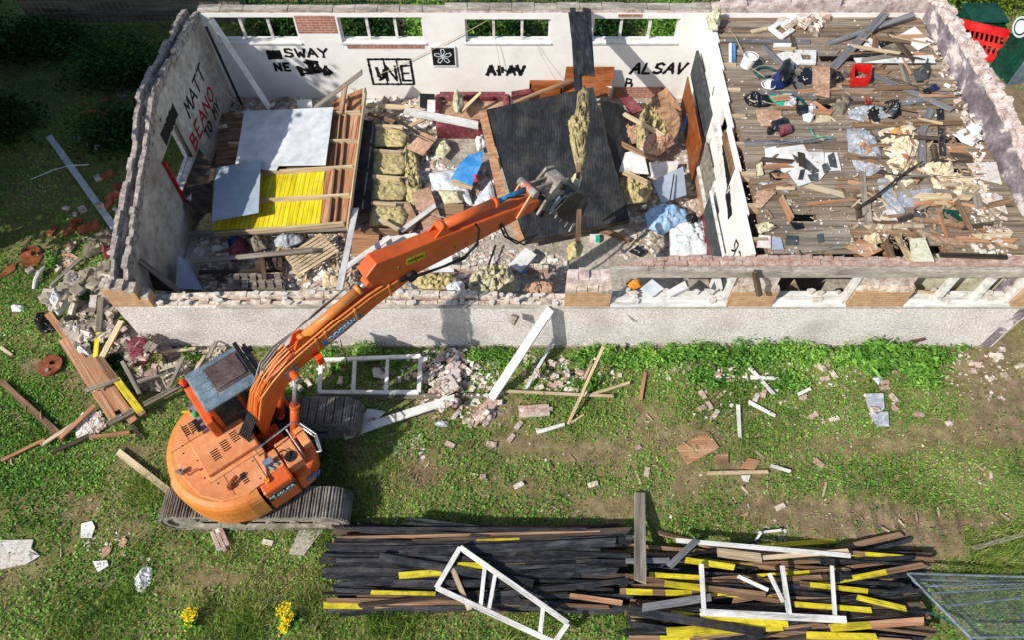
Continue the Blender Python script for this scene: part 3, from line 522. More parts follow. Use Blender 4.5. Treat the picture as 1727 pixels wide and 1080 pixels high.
# stroke lettering for the graffiti
GL = {'A': [[(0, 0), (.35, 1), (.7, 0)], [(.15, .4), (.55, .4)]], 'B': [[(.1, 0), (.1, 1), (.5, .9), (.5, .6), (.1, .52), (.6, .45), (.6, .1), (.1, 0)]], 'E': [[(.6, 1), (.1, 1), (.1, 0), (.6, 0)], [(.1, .5), (.5, .5)]],
      'N': [[(.05, 0), (.05, 1), (.6, 0), (.6, 1)]], 'O': [[(.3, 0), (.03, .3), (.03, .7), (.3, 1), (.6, .7), (.6, .3), (.3, 0)]], 'M': [[(0, 0), (.1, 1), (.35, .4), (.6, 1), (.7, 0)]], 'T': [[(0, 1), (.7, 1)], [(.35, 1), (.35, 0)]],
      'S': [[(.6, .85), (.4, 1), (.1, .9), (.08, .62), (.55, .42), (.6, .15), (.35, 0), (.03, .12)]], 'W': [[(0, 1), (.15, 0), (.35, .6), (.5, 0), (.7, 1)]], 'Y': [[(0, 1), (.33, .5), (.65, 1)], [(.33, .5), (.3, -.05)]],
      'L': [[(.08, 1), (.08, 0), (.6, 0)]], 'V': [[(0, 1), (.3, 0), (.65, 1)]], 'I': [[(.2, 0), (.2, 1)]], 'R': [[(.1, 0), (.1, 1), (.55, .85), (.5, .5), (.1, .5), (.6, 0)]]}
def ribbon(mb, pts, wd, plane):
    for i in range(len(pts) - 1):
        (x0, z0), (x1, z1) = pts[i], pts[i + 1]; dx, dz = x1 - x0, z1 - z0; l = math.hypot(dx, dz) or 1; n = max(1, int(l / .06)); ux, uz = dx / l, dz / l
        for k in range(n):
            s0 = -wd * .35 if k == 0 else 0; a0 = (x0 + dx * k / n + ux * s0, z0 + dz * k / n + uz * s0); a1 = (x0 + dx * (k + 1) / n + ux * wd * .3, z0 + dz * (k + 1) / n + uz * wd * .3)
            w0 = wd / 2 * R.uniform(.65, 1.25); w1 = wd / 2 * R.uniform(.65, 1.25); RIB[0] += .0003; e = RIB[0] % .006
            q_ = [(a0[0] - uz * w0, a0[1] + ux * w0), (a0[0] + uz * w0, a0[1] - ux * w0), (a1[0] + uz * w1, a1[1] - ux * w1), (a1[0] - uz * w1, a1[1] + ux * w1)]
            mb.add([plane(u, v_, e) for u, v_ in q_], [(0, 1, 2, 3)])
RIB = [0.0]
def graffiti(text, u0, z0, wd, ht, sw, mat, parent, plane, skew=0, drift=0):
    mb = MB(); n = len(text); cw = wd / n
    for i, c_ in enumerate(text):
        if c_ == ' ': continue
        for st in GL[c_]:
            ribbon(mb, [(u0 + i * cw + x * cw * 1.15 + z * skew, z0 + drift * i + z * ht * R.uniform(.97, 1.03)) for x, z in st], sw, plane)
    mb.build('graffiti_lettering', mat, parent, origin=plane(u0, z0, 0))
def scrawl(u0, u1, z0, z1, n, sw, mat, parent, plane):
    mb = MB(); pts = []
    for k in range(n): pts.append((R.uniform(u0, u1), R.uniform(z0, z1)))
    pts.sort(key=lambda p: p[0] + R.uniform(-.2, .2)); ribbon(mb, pts, sw, plane); mb.build('paint_scrawl', mat, parent, origin=plane(u0, z0, 0))
bp_ = lambda u, z, e=0: (u, 17.247 - e, z)
graffiti('SWAY', -6.42, 1.66, 1.3, .26, .07, 'black_paint', bw, bp_)
graffiti('NE', -6.82, 1.2, .5, .24, .08, 'black_paint', bw, bp_)
mb = MB(); ribbon(mb, [(-6.82, 1.73), (-6.6, 1.73)], .3, bp_); mb.build('paint_patch', 'black_paint', bw)
scrawl(-6.2, -5.15, 1.02, 1.36, 34, .08, 'black_paint', bw, bp_); scrawl(-5.95, -5.5, 1.25, 1.55, 14, .07, 'black_paint', bw, bp_)
mb = MB(); ribbon(mb, [(-4.08, .72), (-4.1, 1.58), (-2.9, 1.58), (-2.88, .72), (-4.08, .72)], .07, bp_); ribbon(mb, [(-3.66, .7), (-3.66, 1.58)], .05, bp_); ribbon(mb, [(-3.26, .7), (-3.3, 1.58)], .05, bp_); mb.build('painted_frame', 'black_paint', bw)
graffiti('NE', -3.66, .85, .85, .5, .07, 'black_paint', bw, bp_); scrawl(-3.9, -3.62, .85, 1.3, 16, .08, 'black_paint', bw, bp_)
graffiti('AIAV', -.72, 1.05, 1.15, .3, .1, 'black_paint', bw, bp_); scrawl(-.5, .4, 1.1, 1.32, 16, .06, 'black_paint', bw, bp_)
graffiti('ALSAV', 3.42, 1.1, 1.62, .34, .085, 'black_paint', bw, bp_, skew=.08); graffiti('B', 3.32, .58, .3, .34, .06, 'black_paint', bw, bp_)
s_ = empty('wall_board', (-1.93, 17.2, 1.4), 'small square black board with a white scribbled flower hung on the graffiti wall', 'sign')
mb = MB(); mb.box(-2.25, -1.62, 17.21, 17.245, 1.4, 1.98); mb.build('board', 'black_paint', s_)
mb = MB(); mb.box(-2.28, -2.25, 17.2, 17.248, 1.37, 2.01); mb.box(-1.62, -1.59, 17.2, 17.248, 1.37, 2.01); mb.box(-2.25, -1.62, 17.2, 17.248, 1.37, 1.4); mb.box(-2.25, -1.62, 17.2, 17.248, 1.98, 2.01); mb.build('frame', 'white_board', s_)
mb = MB()
for a in range(5):
    t0 = a * 1.257 + .3; ribbon(mb, [(-1.95 + cos(t0 + d_) * r_, 1.7 + sin(t0 + d_) * r_) for d_, r_ in [(0, .02), (-.35, .16), (-.1, .24), (.2, .24), (.4, .14), (0, .02)]], .022, lambda u, z, e=0: (u, 17.207 - e * .5, z))
mb.build('flower_drawing', 'white_paint', s_)
# left gable: two brick leaves with an open cavity
lw = empty('gable_wall', (XL, 13, 0), 'broken cavity wall on the left with jagged brick tops and graffiti inside', 'wall')
prof = interp([(8.6, 1.9), (9.3, 2.35), (10.2, 2.6), (11.2, 2.85), (12.2, 3.1), (13.4, 3.5), (14.2, 3.5), (15.5, 3.4), (16.6, 3.3), (17.5, 3.1)])
LWN = [(12.45, 13.95, 1.0, 2.3)]
XO = interp([(8.6, -8.62), (9.6, -8.66), (13.4, -8.72), (17.5, -8.72)])
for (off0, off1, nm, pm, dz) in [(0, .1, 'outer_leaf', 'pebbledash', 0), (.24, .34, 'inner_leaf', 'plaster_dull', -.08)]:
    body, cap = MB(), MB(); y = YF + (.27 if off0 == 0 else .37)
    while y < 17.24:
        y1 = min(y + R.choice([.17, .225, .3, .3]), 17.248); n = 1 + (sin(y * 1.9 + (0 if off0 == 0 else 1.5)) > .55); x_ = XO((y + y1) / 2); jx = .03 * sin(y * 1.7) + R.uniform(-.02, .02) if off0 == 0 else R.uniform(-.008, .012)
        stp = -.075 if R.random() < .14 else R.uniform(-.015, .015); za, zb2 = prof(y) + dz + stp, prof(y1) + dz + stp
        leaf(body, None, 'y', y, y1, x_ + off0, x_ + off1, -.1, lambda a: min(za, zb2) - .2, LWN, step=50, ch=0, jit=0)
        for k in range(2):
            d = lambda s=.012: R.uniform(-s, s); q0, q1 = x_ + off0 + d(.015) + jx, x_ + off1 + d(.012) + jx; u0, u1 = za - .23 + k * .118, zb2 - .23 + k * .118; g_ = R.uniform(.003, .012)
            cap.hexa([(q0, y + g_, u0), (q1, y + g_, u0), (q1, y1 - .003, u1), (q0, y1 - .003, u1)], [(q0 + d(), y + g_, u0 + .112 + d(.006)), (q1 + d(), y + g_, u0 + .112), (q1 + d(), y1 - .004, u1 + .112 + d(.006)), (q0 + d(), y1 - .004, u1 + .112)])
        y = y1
    lf = body.build(nm, pm, lw); cap.build('jagged_brickwork', 'brick_shade_grey', lf)
lp = lambda u, z, e=0: (XO(u) + .343 + e, u, z)
graffiti('MATT', 14.5, 1.85, 1.75, .42, .07, 'black_paint', lw, lp); graffiti('BEANO', 14.0, 1.15, 2.3, .42, .075, 'red_paint', lw, lp); graffiti('TO MY', 14.85, .72, 1.45, .34, .065, 'black_paint', lw, lp)
mb = MB(); ribbon(mb, [(13.05, 2.52), (13.95, 2.52)], .36, lp); mb.build('paint_patch', 'black_paint', lw)
mb = MB(); mb.box(-8.58, -8.28, 12.40, 12.448, .95, 2.3); mb.build('window_lining', 'red_paint', lw); mb = MB(); mb.box(-8.6, -8.2, 12.45, 13.95, .93, .998); mb.build('window_sill', 'wood_white', lw)
hfill(-8.75, -8.3, 8.7, 17.3, 3.0)
# partition between the rooms
pw = empty('partition_wall', (5.1, 13, 0), 'white plasterboard partition with tall openings between the two rooms', 'wall')
XP = lambda y: 4.88 + (y - 8.95) * .052
body = MB(); PO = [(12.9, 13.8, 2.25, 2.85)]
ys = [9.12, 10.2, 11.5, 12.9, 13.8, 15.0, 16.1, 17.245]
def XF(y):
    for a_, b_ in zip(ys[:-1], ys[1:]):
        if y < b_: return XP((a_ + b_) / 2)
    return XP(16.7)
for y0, y1 in zip(ys[:-1], ys[1:]): leaf(body, None, 'y', y0, y1, XF((y0 + y1) / 2), XF((y0 + y1) / 2) + .1, .2, lambda a: 2.98, PO, step=50, ch=0, jit=0)
body.build('plasterboard_face', 'plaster', pw)
pp = lambda u, z, e=0: (XF(u) - .004 - e, u, z)
mb = MB(); ribbon(mb, [(12.7, 2.55), (12.2, 2.5), (11.6, 2.42), (11.2, 2.3), (10.9, 2.2)], .3, pp); ribbon(mb, [(12.4, 2.4), (11.0, 2.15)], .12, pp); ribbon(mb, [(12.6, 2.72), (11.4, 2.5)], .06, pp); mb.build('paint_scrawl', 'black_paint', pw)
mb = MB(); ribbon(mb, [(14.9, 2.5), (14.85, 2.3)], .06, pp); ribbon(mb, [(13.3, 2.1), (13.28, 2.0)], .05, pp); mb.build('paint_scrawl', 'black_paint', pw)
graffiti('SR', 9.4, 2.0, .7, .45, .05, 'black_paint', pw, pp)
def pbox(y0, y1, z0, z1, d0, d1, name, mat): mb = MB(); mb.box(min(XF(y0), XF(y1)) - d1, min(XF(y0), XF(y1)) - d0, y0, y1, z0, z1); return mb.build(name, mat, pw)
pbox(13.86, 13.98, .2, 1.75, .003, .12, 'door_post', 'wood_white'); pbox(12.42, 13.855, .78, 1.62, .005, .03, 'slatted_blind', 'slats_grey'); pbox(12.36, 13.855, .7, .775, .004, .1, 'window_board', 'wood_white'); pbox(12.36, 12.415, .78, 1.7, .004, .08, 'window_jamb', 'wood_white')
pbox(12.3, 13.85, .21, .69, .004, .05, 'lower_panel', 'card'); pbox(9.35, 12.2, .75, 1.5, .004, .03, 'black_panel', 'slate'); pbox(9.35, 12.2, 1.505, 1.57, .004, .06, 'panel_rail', 'wood_white'); pbox(9.35, 12.2, .2, .745, .004, .03, 'lower_board', 'maroon'); pbox(10.6, 10.68, .2, 1.5, .033, .07, 'panel_rail', 'wood_white'); pbox(9.3, 10.2, .4, 1.2, .074, .1, 'white_panel', 'white_board')
pbox(12.8, 13.9, 2.2, 2.245, -.1, .03, 'opening_frame', 'wood_white')
# blackboard on the partition, doors leaning under it
y0, y1 = 14.4, 17.0; mb = MB(); mb.box(XP(15.7) - .13, XP(15.7) - .055, y0, y1, 1.25, 2.05); o = mb.build('blackboard', 'slate', None); o.location.z += 0
tag(o, 'long narrow blackboard fixed on the white partition', 'blackboard')
# right gable rising above the roof deck
rw = empty('gable_wall', (XR + .15, 13, 0), 'purple grey plastered gable on the right with crumbling pink top', 'wall')
profr = interp([(8.6, 3.2), (9.5, 3.4), (12, 3.62), (14, 3.65), (16, 3.55), (17.5, 3.45)])
body, cap = MB(), MB(); y = YF
while y < 17.5:
    y1 = min(y + .16, 17.53); leaf(body, None, 'y', y, y1, XR - .06 + .012 * sin(y * 3), XR + .22, -.1, lambda a: profr(a) - .1, step=50, ch=0, jit=.02); zc = profr(y) - .12
    for xx in (XR - .07, XR + .05, XR + .16):
        for k in range(R.choice([1, 1, 2])):
            d = lambda s=.03: R.uniform(-s, s); q0, q1 = xx + d(), xx + .12 + d(); z_ = zc + k * .09
            cap.hexa([(q0, y + d(.02), z_), (q1, y + d(.02), z_), (q1, y1 + d(.02), z_), (q0, y1 + d(.02), z_)], [(q0 + d(), y + d(.02), z_ + .08 + d(.02)), (q1 + d(), y + d(.02), z_ + .09 + d(.02)), (q1 + d(), y1 + d(.02), z_ + .08 + d(.02)), (q0 + d(), y1 + d(.02), z_ + .09)])
    y = y1
body.build('plastered_face', 'plaster_purple', rw); cap.build('crumbling_top', 'rubble_pink', rw, bevel=.02)
mb = MB(); mb.prism([(XR + .222, YF, -.1), (XR + .26, YF, -.1), (XR + .26, 17.5, -.1), (XR + .222, 17.5, -.1)], (0, 0, 3.1)); mb.build('outer_render', 'pebbledash', rw)
hfill(XR - .08, XR + .25, YF, 17.5, 3.5)
# roof deck over the right hand rooms
DZ = 2.9
rd = empty('roof_deck', (8.2, 13.1, DZ), 'rotting timber roof deck covered in rubbish over the right hand rooms', 'roof')
for k in range(10):
    x = 5.35 + k * .62; mb = MB(); mb.box(x, x + .05, 9.15, 17.2, DZ - .24, DZ - .03); mb.build('joist', 'wood_brown', rd)
y = 9.18; row = 0
HOLE = [(6.85, 7.6, 8.9, 10.1), (5.5, 6.0, 9.0, 9.4), (7.7, 8.3, 9.2, 9.75)]
db = MB()
while y < 17.2:
    wd = R.choice([.14, .17, .2, .22]); x = 5.28 + R.uniform(0, .1)
    while x < 10.95:
        l = R.choice([.62, 1.24, 1.24, 1.86, 2.48]); x1 = min(x + l, 10.98); cx_, cy_ = (x + x1) / 2, y + wd / 2
        skip = R.random() < .035 or any(a < cx_ < b_ and c_ < cy_ < d_ for a, b_, c_, d_ in HOLE)
        if not skip:
            t0 = R.uniform(-.012, .012); z_ = DZ - .025 + R.uniform(-.008, .01); g_ = R.uniform(.006, .022)
            db.hexa([(x + .006, y + g_, z_), (x1 - .006, y + g_ + t0, z_), (x1 - .006, y + wd - .004 + t0, z_), (x + .006, y + wd - .004, z_)], [(x + .006, y + g_, z_ + .025), (x1 - .006, y + g_ + t0, z_ + .025 + t0), (x1 - .006, y + wd - .004 + t0, z_ + .025 + t0), (x + .006, y + wd - .004, z_ + .025)], R.choice([0, 0, 0, 1, 1, 2]))
        x = x1
    y += wd
db.build('decking', ['deck_a', 'deck_b', 'deck_c'] if 'deck_a' in MATS else ['wood_brown', 'wood_grey', 'wood_dark'], rd)
hfill(5.25, XR - .08, 9.12, 17.25, DZ + .01)
for k in range(9):
    y = 9.5 + k * .95; mb = MB(); x_ = XP(y) + .12; mb.box(x_, x_ + .34, y, y + .09, DZ - .2, DZ + .04); mb.build('joist_end', 'wood_pale', rd)
mb = MB(); mb.box(XP(9.2) + .105, XP(9.2) + .16, 9.15, 12.9, DZ - .26, DZ - .02); mb.box(XP(15) + .105, XP(15) + .16, 12.9, 17.2, DZ - .26, DZ - .02); mb.build('wall_plate', 'wood_brown', rd)
# cream ceilings and a partition seen through the right windows
mb = MB(); mb.box(8.35, 10.9, 9.35, 9.42, .21, 2.6); o = mb.build('room_divider', 'ceiling_cream'); tag(o, 'cream painted board wall seen through the rightmost front window', 'wall')
# ---------------------------------------------------------------- excavator
EC = Vector((-5.12, 5.6, 0)); HD = radians(38.5); EU = Vector((cos(HD), sin(HD), 0)); EV = Vector((-sin(HD), cos(HD), 0))
def E(u, v, z): return EC + EU * u + EV * v + Vector((0, 0, z))
ex = empty('crawler_excavator', EC, 'orange crawler excavator reaching its arm over the broken wall', 'excavator')
def part(mb, name, mat, parent=ex, **k): return mb.build(name, mat, parent, **k)
def ebox(mb, u0, u1, v0, v1, z0, z1, mi=0): mb.box(u0, u1, v0, v1, z0, z1, mi, fn=E)
# tracks
for sy in (-1, 1):
    yc = EC.y + sy * .99; hw = .32; x0, x1 = EC.x - 1.86, EC.x + 1.86; r_ = .40; xa, xb = x0 + r_, x1 - r_; zc = .42
    per = 2 * (xb - xa) + 2 * pi * r_; n = 46
    def pt(s):
        s = s % per; L1 = xb - xa
        if s < L1: return (xa + s, zc + r_), 0.0
        s -= L1
        if s < pi * r_: a = s / r_; return (xb + r_ * sin(a), zc + r_ * cos(a)), a
        s -= pi * r_
        if s < L1: return (xb - s, zc - r_), pi
        s -= L1; a = s / r_; return (xa - r_ * sin(a), zc - r_ * cos(a)), pi + a
    mb = MB()
    for k in range(n):
        (px_, pz_), a = pt(k * per / n); nx_, nz_ = sin(a), cos(a); tx, tz = cos(a), -sin(a); l = per / n * .43
        def q_(t, h_, y_): return (px_ + tx * t + nx_ * h_, y_, pz_ + tz * t + nz_ * h_)
        mb.hexa([q_(-l, -.035, yc - hw), q_(l, -.035, yc - hw), q_(l, -.035, yc + hw), q_(-l, -.035, yc + hw)], [q_(-l, .0, yc - hw), q_(l, .0, yc - hw), q_(l, .0, yc + hw), q_(-l, .0, yc + hw)])
        for g_ in (-.75, 0.0, .75): mb.hexa([q_(l * g_ - .009, .0, yc - hw * .98), q_(l * g_ + .009, .0, yc - hw * .98), q_(l * g_ + .009, .0, yc + hw * .98), q_(l * g_ - .009, .0, yc + hw * .98)], [q_(l * g_ - .006, .026, yc - hw * .97), q_(l * g_ + .006, .026, yc - hw * .97), q_(l * g_ + .006, .026, yc + hw * .97), q_(l * g_ - .006, .026, yc + hw * .97)])
    tr = part(mb, 'track', 'track_steel')
    cps = [MB(), MB()]
    for k in range(40):
        (p0, p1), a0 = pt(k * per / 40); (p2, p3), a1 = pt((k + 1) * per / 40); cx_, cz_ = EC.x, zc
        f_ = lambda p, a, h_: (p[0] - sin(a) * h_, p[1] - cos(a) * h_)
        A0, A1 = f_((p0, p1), a0, .04), f_((p0, p1), a0, .13); B0, B1 = f_((p2, p3), a1, .04), f_((p2, p3), a1, .13)
        for mb, ys_ in zip(cps, (yc - .3, yc + .22)): mb.hexa([(A0[0], ys_, A0[1]), (B0[0], ys_, B0[1]), (B1[0], ys_, B1[1]), (A1[0], ys_, A1[1])], [(A0[0], ys_ + .08, A0[1]), (B0[0], ys_ + .08, B0[1]), (B1[0], ys_ + .08, B1[1]), (A1[0], ys_ + .08, A1[1])])
    for mb in cps: mb.build('track_chain', 'track_side', tr)
    mb = MB(); mb.box(xa - .05, xb + .05, yc - .2, yc + .2, .16, .66); fr = part(mb, 'track_frame', 'track_side', bevel=.03)
    for xx, nm, rr in [(xa, 'idler_wheel', .27), (xb, 'drive_sprocket', .27)]:
        mb = MB(); mb.tube([(xx, yc - .24, zc), (xx, yc + .24, zc)], rr, 20); mb.build(nm, 'steel_dirty', fr)
    for k in range(6): mb = MB(); xx = xa + .25 + k * .48; mb.tube([(xx, yc - .23, .16), (xx, yc + .23, .16)], .1, 12); mb.build('roller', 'steel_dirty', fr)
mb = MB(); mb.box(EC.x - .7, EC.x + .7, EC.y - .8, EC.y + .8, .45, .8); mb.box(EC.x - 1.2, EC.x + 1.2, EC.y - .35, EC.y + .35, .5, .78); part(mb, 'undercarriage_frame', 'black_plastic', bevel=.03)
mb = MB(); mb.tube([EC + Vector((0, 0, .8)), EC + Vector((0, 0, .98))], .55, 28); part(mb, 'slew_ring', 'rubber')
# upper body
def outline(sc=1.0, off=0.0):
    pts = [(.78, -1.24), (.35, -1.3), (-.35, -1.3)]
    for k in range(29):
        a = -pi / 2 - .2 - k * (pi - .4) / 28; pts.append((-.38 + 1.2 * cos(a) * (1.0 if sin(a) < 0 else .96), 1.3 * sin(a)))
    pts += [(-.35, 1.28), (.05, 1.3)]
    return [(u * sc + off, v_ * sc) for u, v_ in pts]
def eprism(mb, poly, z0, z1, top=1.0, mi=0):
    cu = sum(p[0] for p in poly) / len(poly); cv = sum(p[1] for p in poly) / len(poly)
    mb.hexa([E(u, v_, z0) for u, v_ in poly][::-1], [E(cu + (u - cu) * top, cv + (v_ - cv) * top, z1) for u, v_ in poly][::-1], mi)
mb = MB(); eprism(mb, [(.85, -1.1), (.75, -1.24), (-.9, -1.2), (-1.2, -.8), (-1.2, .8), (-.9, 1.2), (1.0, 1.22), (1.0, .3), (.95, -.2), (.93, -.7)], .98, 1.12); part(mb, 'base_plate', 'black_plastic')
cw = outline()
mb = MB(); rear = [p for p in cw if p[0] <= -.3]; n_ = len(rear)
lv = [(.98, .94), (1.02, .985), (1.12, 1.0), (1.62, 1.0), (1.74, .985), (1.81, .95), (1.84, .88)]
for (za, sa), (zb_, sb) in zip(lv[:-1], lv[1:]):
    A = [E(-.32 + (u + .32) * sa, v_ * sa, za) for u, v_ in rear]; B = [E(-.32 + (u + .32) * sb, v_ * sb, zb_) for u, v_ in rear]
    for k in range(n_ - 1): mb.add([A[k], A[k + 1], B[k + 1], B[k]], [(3, 2, 1, 0)])
A = [E(-.32 + (u + .32) * .88, v_ * .88, 1.84) for u, v_ in rear]; mb.add(A, [tuple(range(len(A)))[::-1]]); A = [E(-.32 + (u + .32) * .94, v_ * .94, .98) for u, v_ in rear]; mb.add(A, [tuple(range(len(A)))])
cwt = part(mb, 'counterweight', 'paint_orange_light', smooth=False, origin=tuple(E(-1, 0, .98)))
for p_ in cwt.data.polygons: p_.use_smooth = len(p_.vertices) == 4
# engine deck: flat top in faded orange, raised hood, panel seams, vents
mb = MB(); eprism(mb, [(-.34, -1.1), (-.5, -1.13), (-.95, -.95), (-1.22, -.6), (-1.32, 0), (-1.22, .6), (-.95, .95), (-.5, 1.13), (-.28, 1.13), (-.28, .2), (.12, .2), (.12, -.55), (-.1, -1.1)], 1.60, 1.866, 1.0)
part(mb, 'engine_deck', 'paint_orange_faded', bevel=.015)
mb = MB(); ebox(mb, -.92, .1, -.42, .42, 1.869, 1.99); hood = part(mb, 'engine_hood', 'paint_orange_faded', bevel=.02)
mb = MB()
for k in range(3):
    for j in range(5): u = -.62 + k * .22; v_ = -.17 + j * .05 + k * .0; ebox(mb, u - .07, u + .07, v_ - .008 + k * .06 - .06, v_ + .014 + k * .06 - .06, 1.985, 1.996)
mb.build('vent_slots', 'black_plastic', hood)
for cu, cv, nu, nv, nm in [(-.86, .74, 3, 5, 'a'), (-.42, -.82, 1, 5, 'b')]:
    mb = MB()
    for a in range(nu):
        for c_ in range(nv): ebox(mb, cu + a * .13 - .05, cu + a * .13 + .05, cv - .1 + c_ * .05, cv - .1 + c_ * .05 + .026, 1.862, 1.874)
    part(mb, 'vent_slots', 'black_plastic')
mb = MB(); ebox(mb, -1.28, -.3, .5, .508, 1.866, 1.87); ebox(mb, -.9, -.892, .5, .95, 1.866, 1.87); ebox(mb, -.95, .1, -.52, -.512, 1.866, 1.87); ebox(mb, -.7, -.692, -1.0, -.52, 1.866, 1.87); ebox(mb, -.1, -.09, -1.1, -.52, 1.866, 1.87); part(mb, 'panel_seam', 'black_plastic')
for u, v_ in [(-.78, .62), (-.85, .7), (-1.1, .35), (-1.05, .5), (-.4, .55), (-1.0, -.35), (-.85, -.6), (-.15, -.6), (-.2, -1.0), (-.95, .05)]:
    mb = MB(); mb.tube([E(u, v_, 1.862), E(u, v_, 1.88)], .014, 8); part(mb, 'bolt', 'black_plastic')
mb = MB(); mb.tube([E(-.7, -.82, 1.86), E(-.7, -.82, 1.95)], .055, 14); mb.tube([E(-.7, -.82, 1.92), E(-.62, -.78, 1.97), E(-.5, -.74, 1.98)], .04, 12); part(mb, 'exhaust_pipe', 'rust')
mb = MB(); mb.tube([E(-1.28, .0, 1.84), E(-1.28, 0, 1.98)], .05, 12); mb.tube([E(-1.28, 0, 1.98), E(-1.36, .02, 2.0)], .03, 10); part(mb, 'filler_cap', 'steel_dirty', smooth=False)
mb = MB(); mb.tube([E(-1.2, -.12, 1.87), E(-1.2, -.12, 1.98), E(-1.0, -.16, 1.98), E(-1.0, -.16, 1.87)], .014, 8); part(mb, 'lifting_handle', 'paint_orange')
# louvres on the rounded corner
mb = MB()
for k in range(9):
    a0, a1 = -2.55, -2.05; z = 1.28 + k * .045
    P0 = [E(-.32 + 1.205 * cos(a0 + (a1 - a0) * t / 6), 1.305 * sin(a0 + (a1 - a0) * t / 6), z) for t in range(7)]; mb.tube(P0, .012, 5)
part(mb, 'louvre', 'paint_orange')
# right side housing: doors, front box, step
mb = MB(); pr_ = [(-.3, -1.3), (.3, -1.3), (.3, -.56), (-.08, -.56), (-.3, -1.1)]; eprism(mb, pr_, 1.0, 1.80); side = part(mb, 'side_housing', 'paint_orange', bevel=.05)
mb = MB(); eprism(mb, [(.305, -1.3), (.6, -1.27), (.82, -1.1), (.93, -.8), (.95, -.3), (.62, -.3), (.62, -.56), (.305, -.56)], 1.0, 1.52, .97); front = part(mb, 'front_housing', 'paint_orange', bevel=.06)
mb = MB(); ebox(mb, .31, .62, -1.1, -.5, 1.50, 1.78); part(mb, 'tool_box', 'paint_orange_faded', bevel=.02)
mb = MB(); ebox(mb, .74, .92, -.85, -.42, 1.50, 1.72); part(mb, 'step_box', 'paint_orange_faded', bevel=.02)
mb = MB(); ebox(mb, .62, .73, -.95, -.45, 1.515, 1.53); part(mb, 'step_tread', 'paint_orange', bevel=.0)
mb = MB(); ebox(mb, -.26, .28, -1.0, -.6, 1.80, 1.815); part(mb, 'deck_plate', 'paint_orange_faded')
mb = MB(); ebox(mb, .12, .55, -.5, .15, 1.15, 1.35); part(mb, 'boom_bracket', 'paint_orange', bevel=.02)
mb = MB(); ebox(mb, -.28, .1, -.05, .45, 1.3, 1.62); part(mb, 'swing_motor_cover', 'paint_orange', bevel=.02)
mb = MB(); ebox(mb, -.02, .16, -.88, -.76, 1.815, 1.95); mb.tube([E(.0, -.82, 1.83), E(.1, -.98, 1.83)], .025, 8); mb.tube([E(.1, -.8, 1.83), E(.2, -.95, 1.83)], .025, 8); part(mb, 'refuelling_pump', 'grey_paint')
mb = MB(); mb.tube([E(.45, -.92, 1.78), E(.45, -.92, 1.81)], .11, 20); mb.tube([E(.3, -.72, 1.79), E(.4, -.74, 1.86), E(.48, -.86, 1.84), E(.4, -.98, 1.82)], .012, 6); part(mb, 'fuel_cap', 'rubber')
mb = MB(); mb.tube([E(-.12, -1.1, 1.8), E(-.12, -1.1, 1.87)], .05, 12); part(mb, 'work_lamp', 'cone_orange')
for path in ([(-.0, -.58, 1.8), (-.0, -.58, 2.12), (.85, -.5, 2.12), (.92, -.5, 1.75), (.92, -.5, 1.5)], [(.66, -.56, 2.12), (.66, -.98, 1.9), (.66, -1.0, 1.52)], [(.92, -.5, 1.95), (1.06, -.85, 1.85), (.98, -1.06, 1.55), (.86, -.98, 1.5)], [(.92, -.5, 1.75), (1.02, -.8, 1.7), (.96, -1.02, 1.5)]):
    mb = MB(); mb.tube([E(*p) for p in path], .018, 8); part(mb, 'handrail', 'steel')
mb = MB(); ebox(mb, .28, .288, -1.306, -1.29, 1.03, 1.8); part(mb, 'door_seam', 'black_plastic')
def text(s_, size, origin, xdir, ydir, mat, parent, name='lettering', depth=.004, bold=0.0, shear=0):
    cu = bpy.data.curves.new(name, 'FONT'); cu.body = s_; cu.size = size; cu.extrude = depth; cu.offset = bold; cu.align_x = 'CENTER'; cu.align_y = 'CENTER'; cu.shear = shear
    o = bpy.data.objects.new('tmp', cu); COL.objects.link(o); dg = bpy.context.evaluated_depsgraph_get(); me = bpy.data.meshes.new_from_object(o.evaluated_get(dg)); bpy.data.objects.remove(o)
    me.materials.clear(); me.materials.append(MATS[mat]); o = bpy.data.objects.new(name, me); COL.objects.link(o)
    x = Vector(xdir).normalized(); z = x.cross(Vector(ydir)).normalized(); y = z.cross(x); M = Matrix((x, y, z)).transposed().to_4x4(); M.translation = Vector(origin)
    if parent: M.translation -= wloc(parent); o.parent = parent
    o.matrix_local = M; return o
st = MB(); st.hexa([E(-.28, -1.303, 1.42), E(.27, -1.303, 1.42), E(.27, -1.303, 1.62), E(-.28, -1.303, 1.62)], [E(-.28, -1.312, 1.42), E(.27, -1.312, 1.42), E(.27, -1.312, 1.62), E(-.28, -1.312, 1.62)]); stk = part(st, 'model_plate', 'green_paint')
text('DX', .07, E(-.21, -1.316, 1.57), EU, (0, 0, 1), 'white_paint', stk, bold=.002); text('140LCR', .14, E(.02, -1.316, 1.5), EU, (0, 0, 1), 'white_paint', stk, bold=.003)
for k in range(4):
    st = MB(); d_ = EU * (.07 * k); a_ = [E(.45, -1.292, 1.22) + d_, E(.5, -1.292, 1.22) + d_, E(.56, -1.288, 1.36) + d_, E(.51, -1.288, 1.36) + d_]; st.prism(a_, EV * -.012); part(st, 'stripe', 'sticker_blue')
st = MB(); st.prism([E(.5, -1.1, 1.525), E(.58, -1.1, 1.525), E(.58, -1.06, 1.525), E(.5, -1.06, 1.525)], (0, 0, .004)); part(st, 'warning_label', 'white_paint')
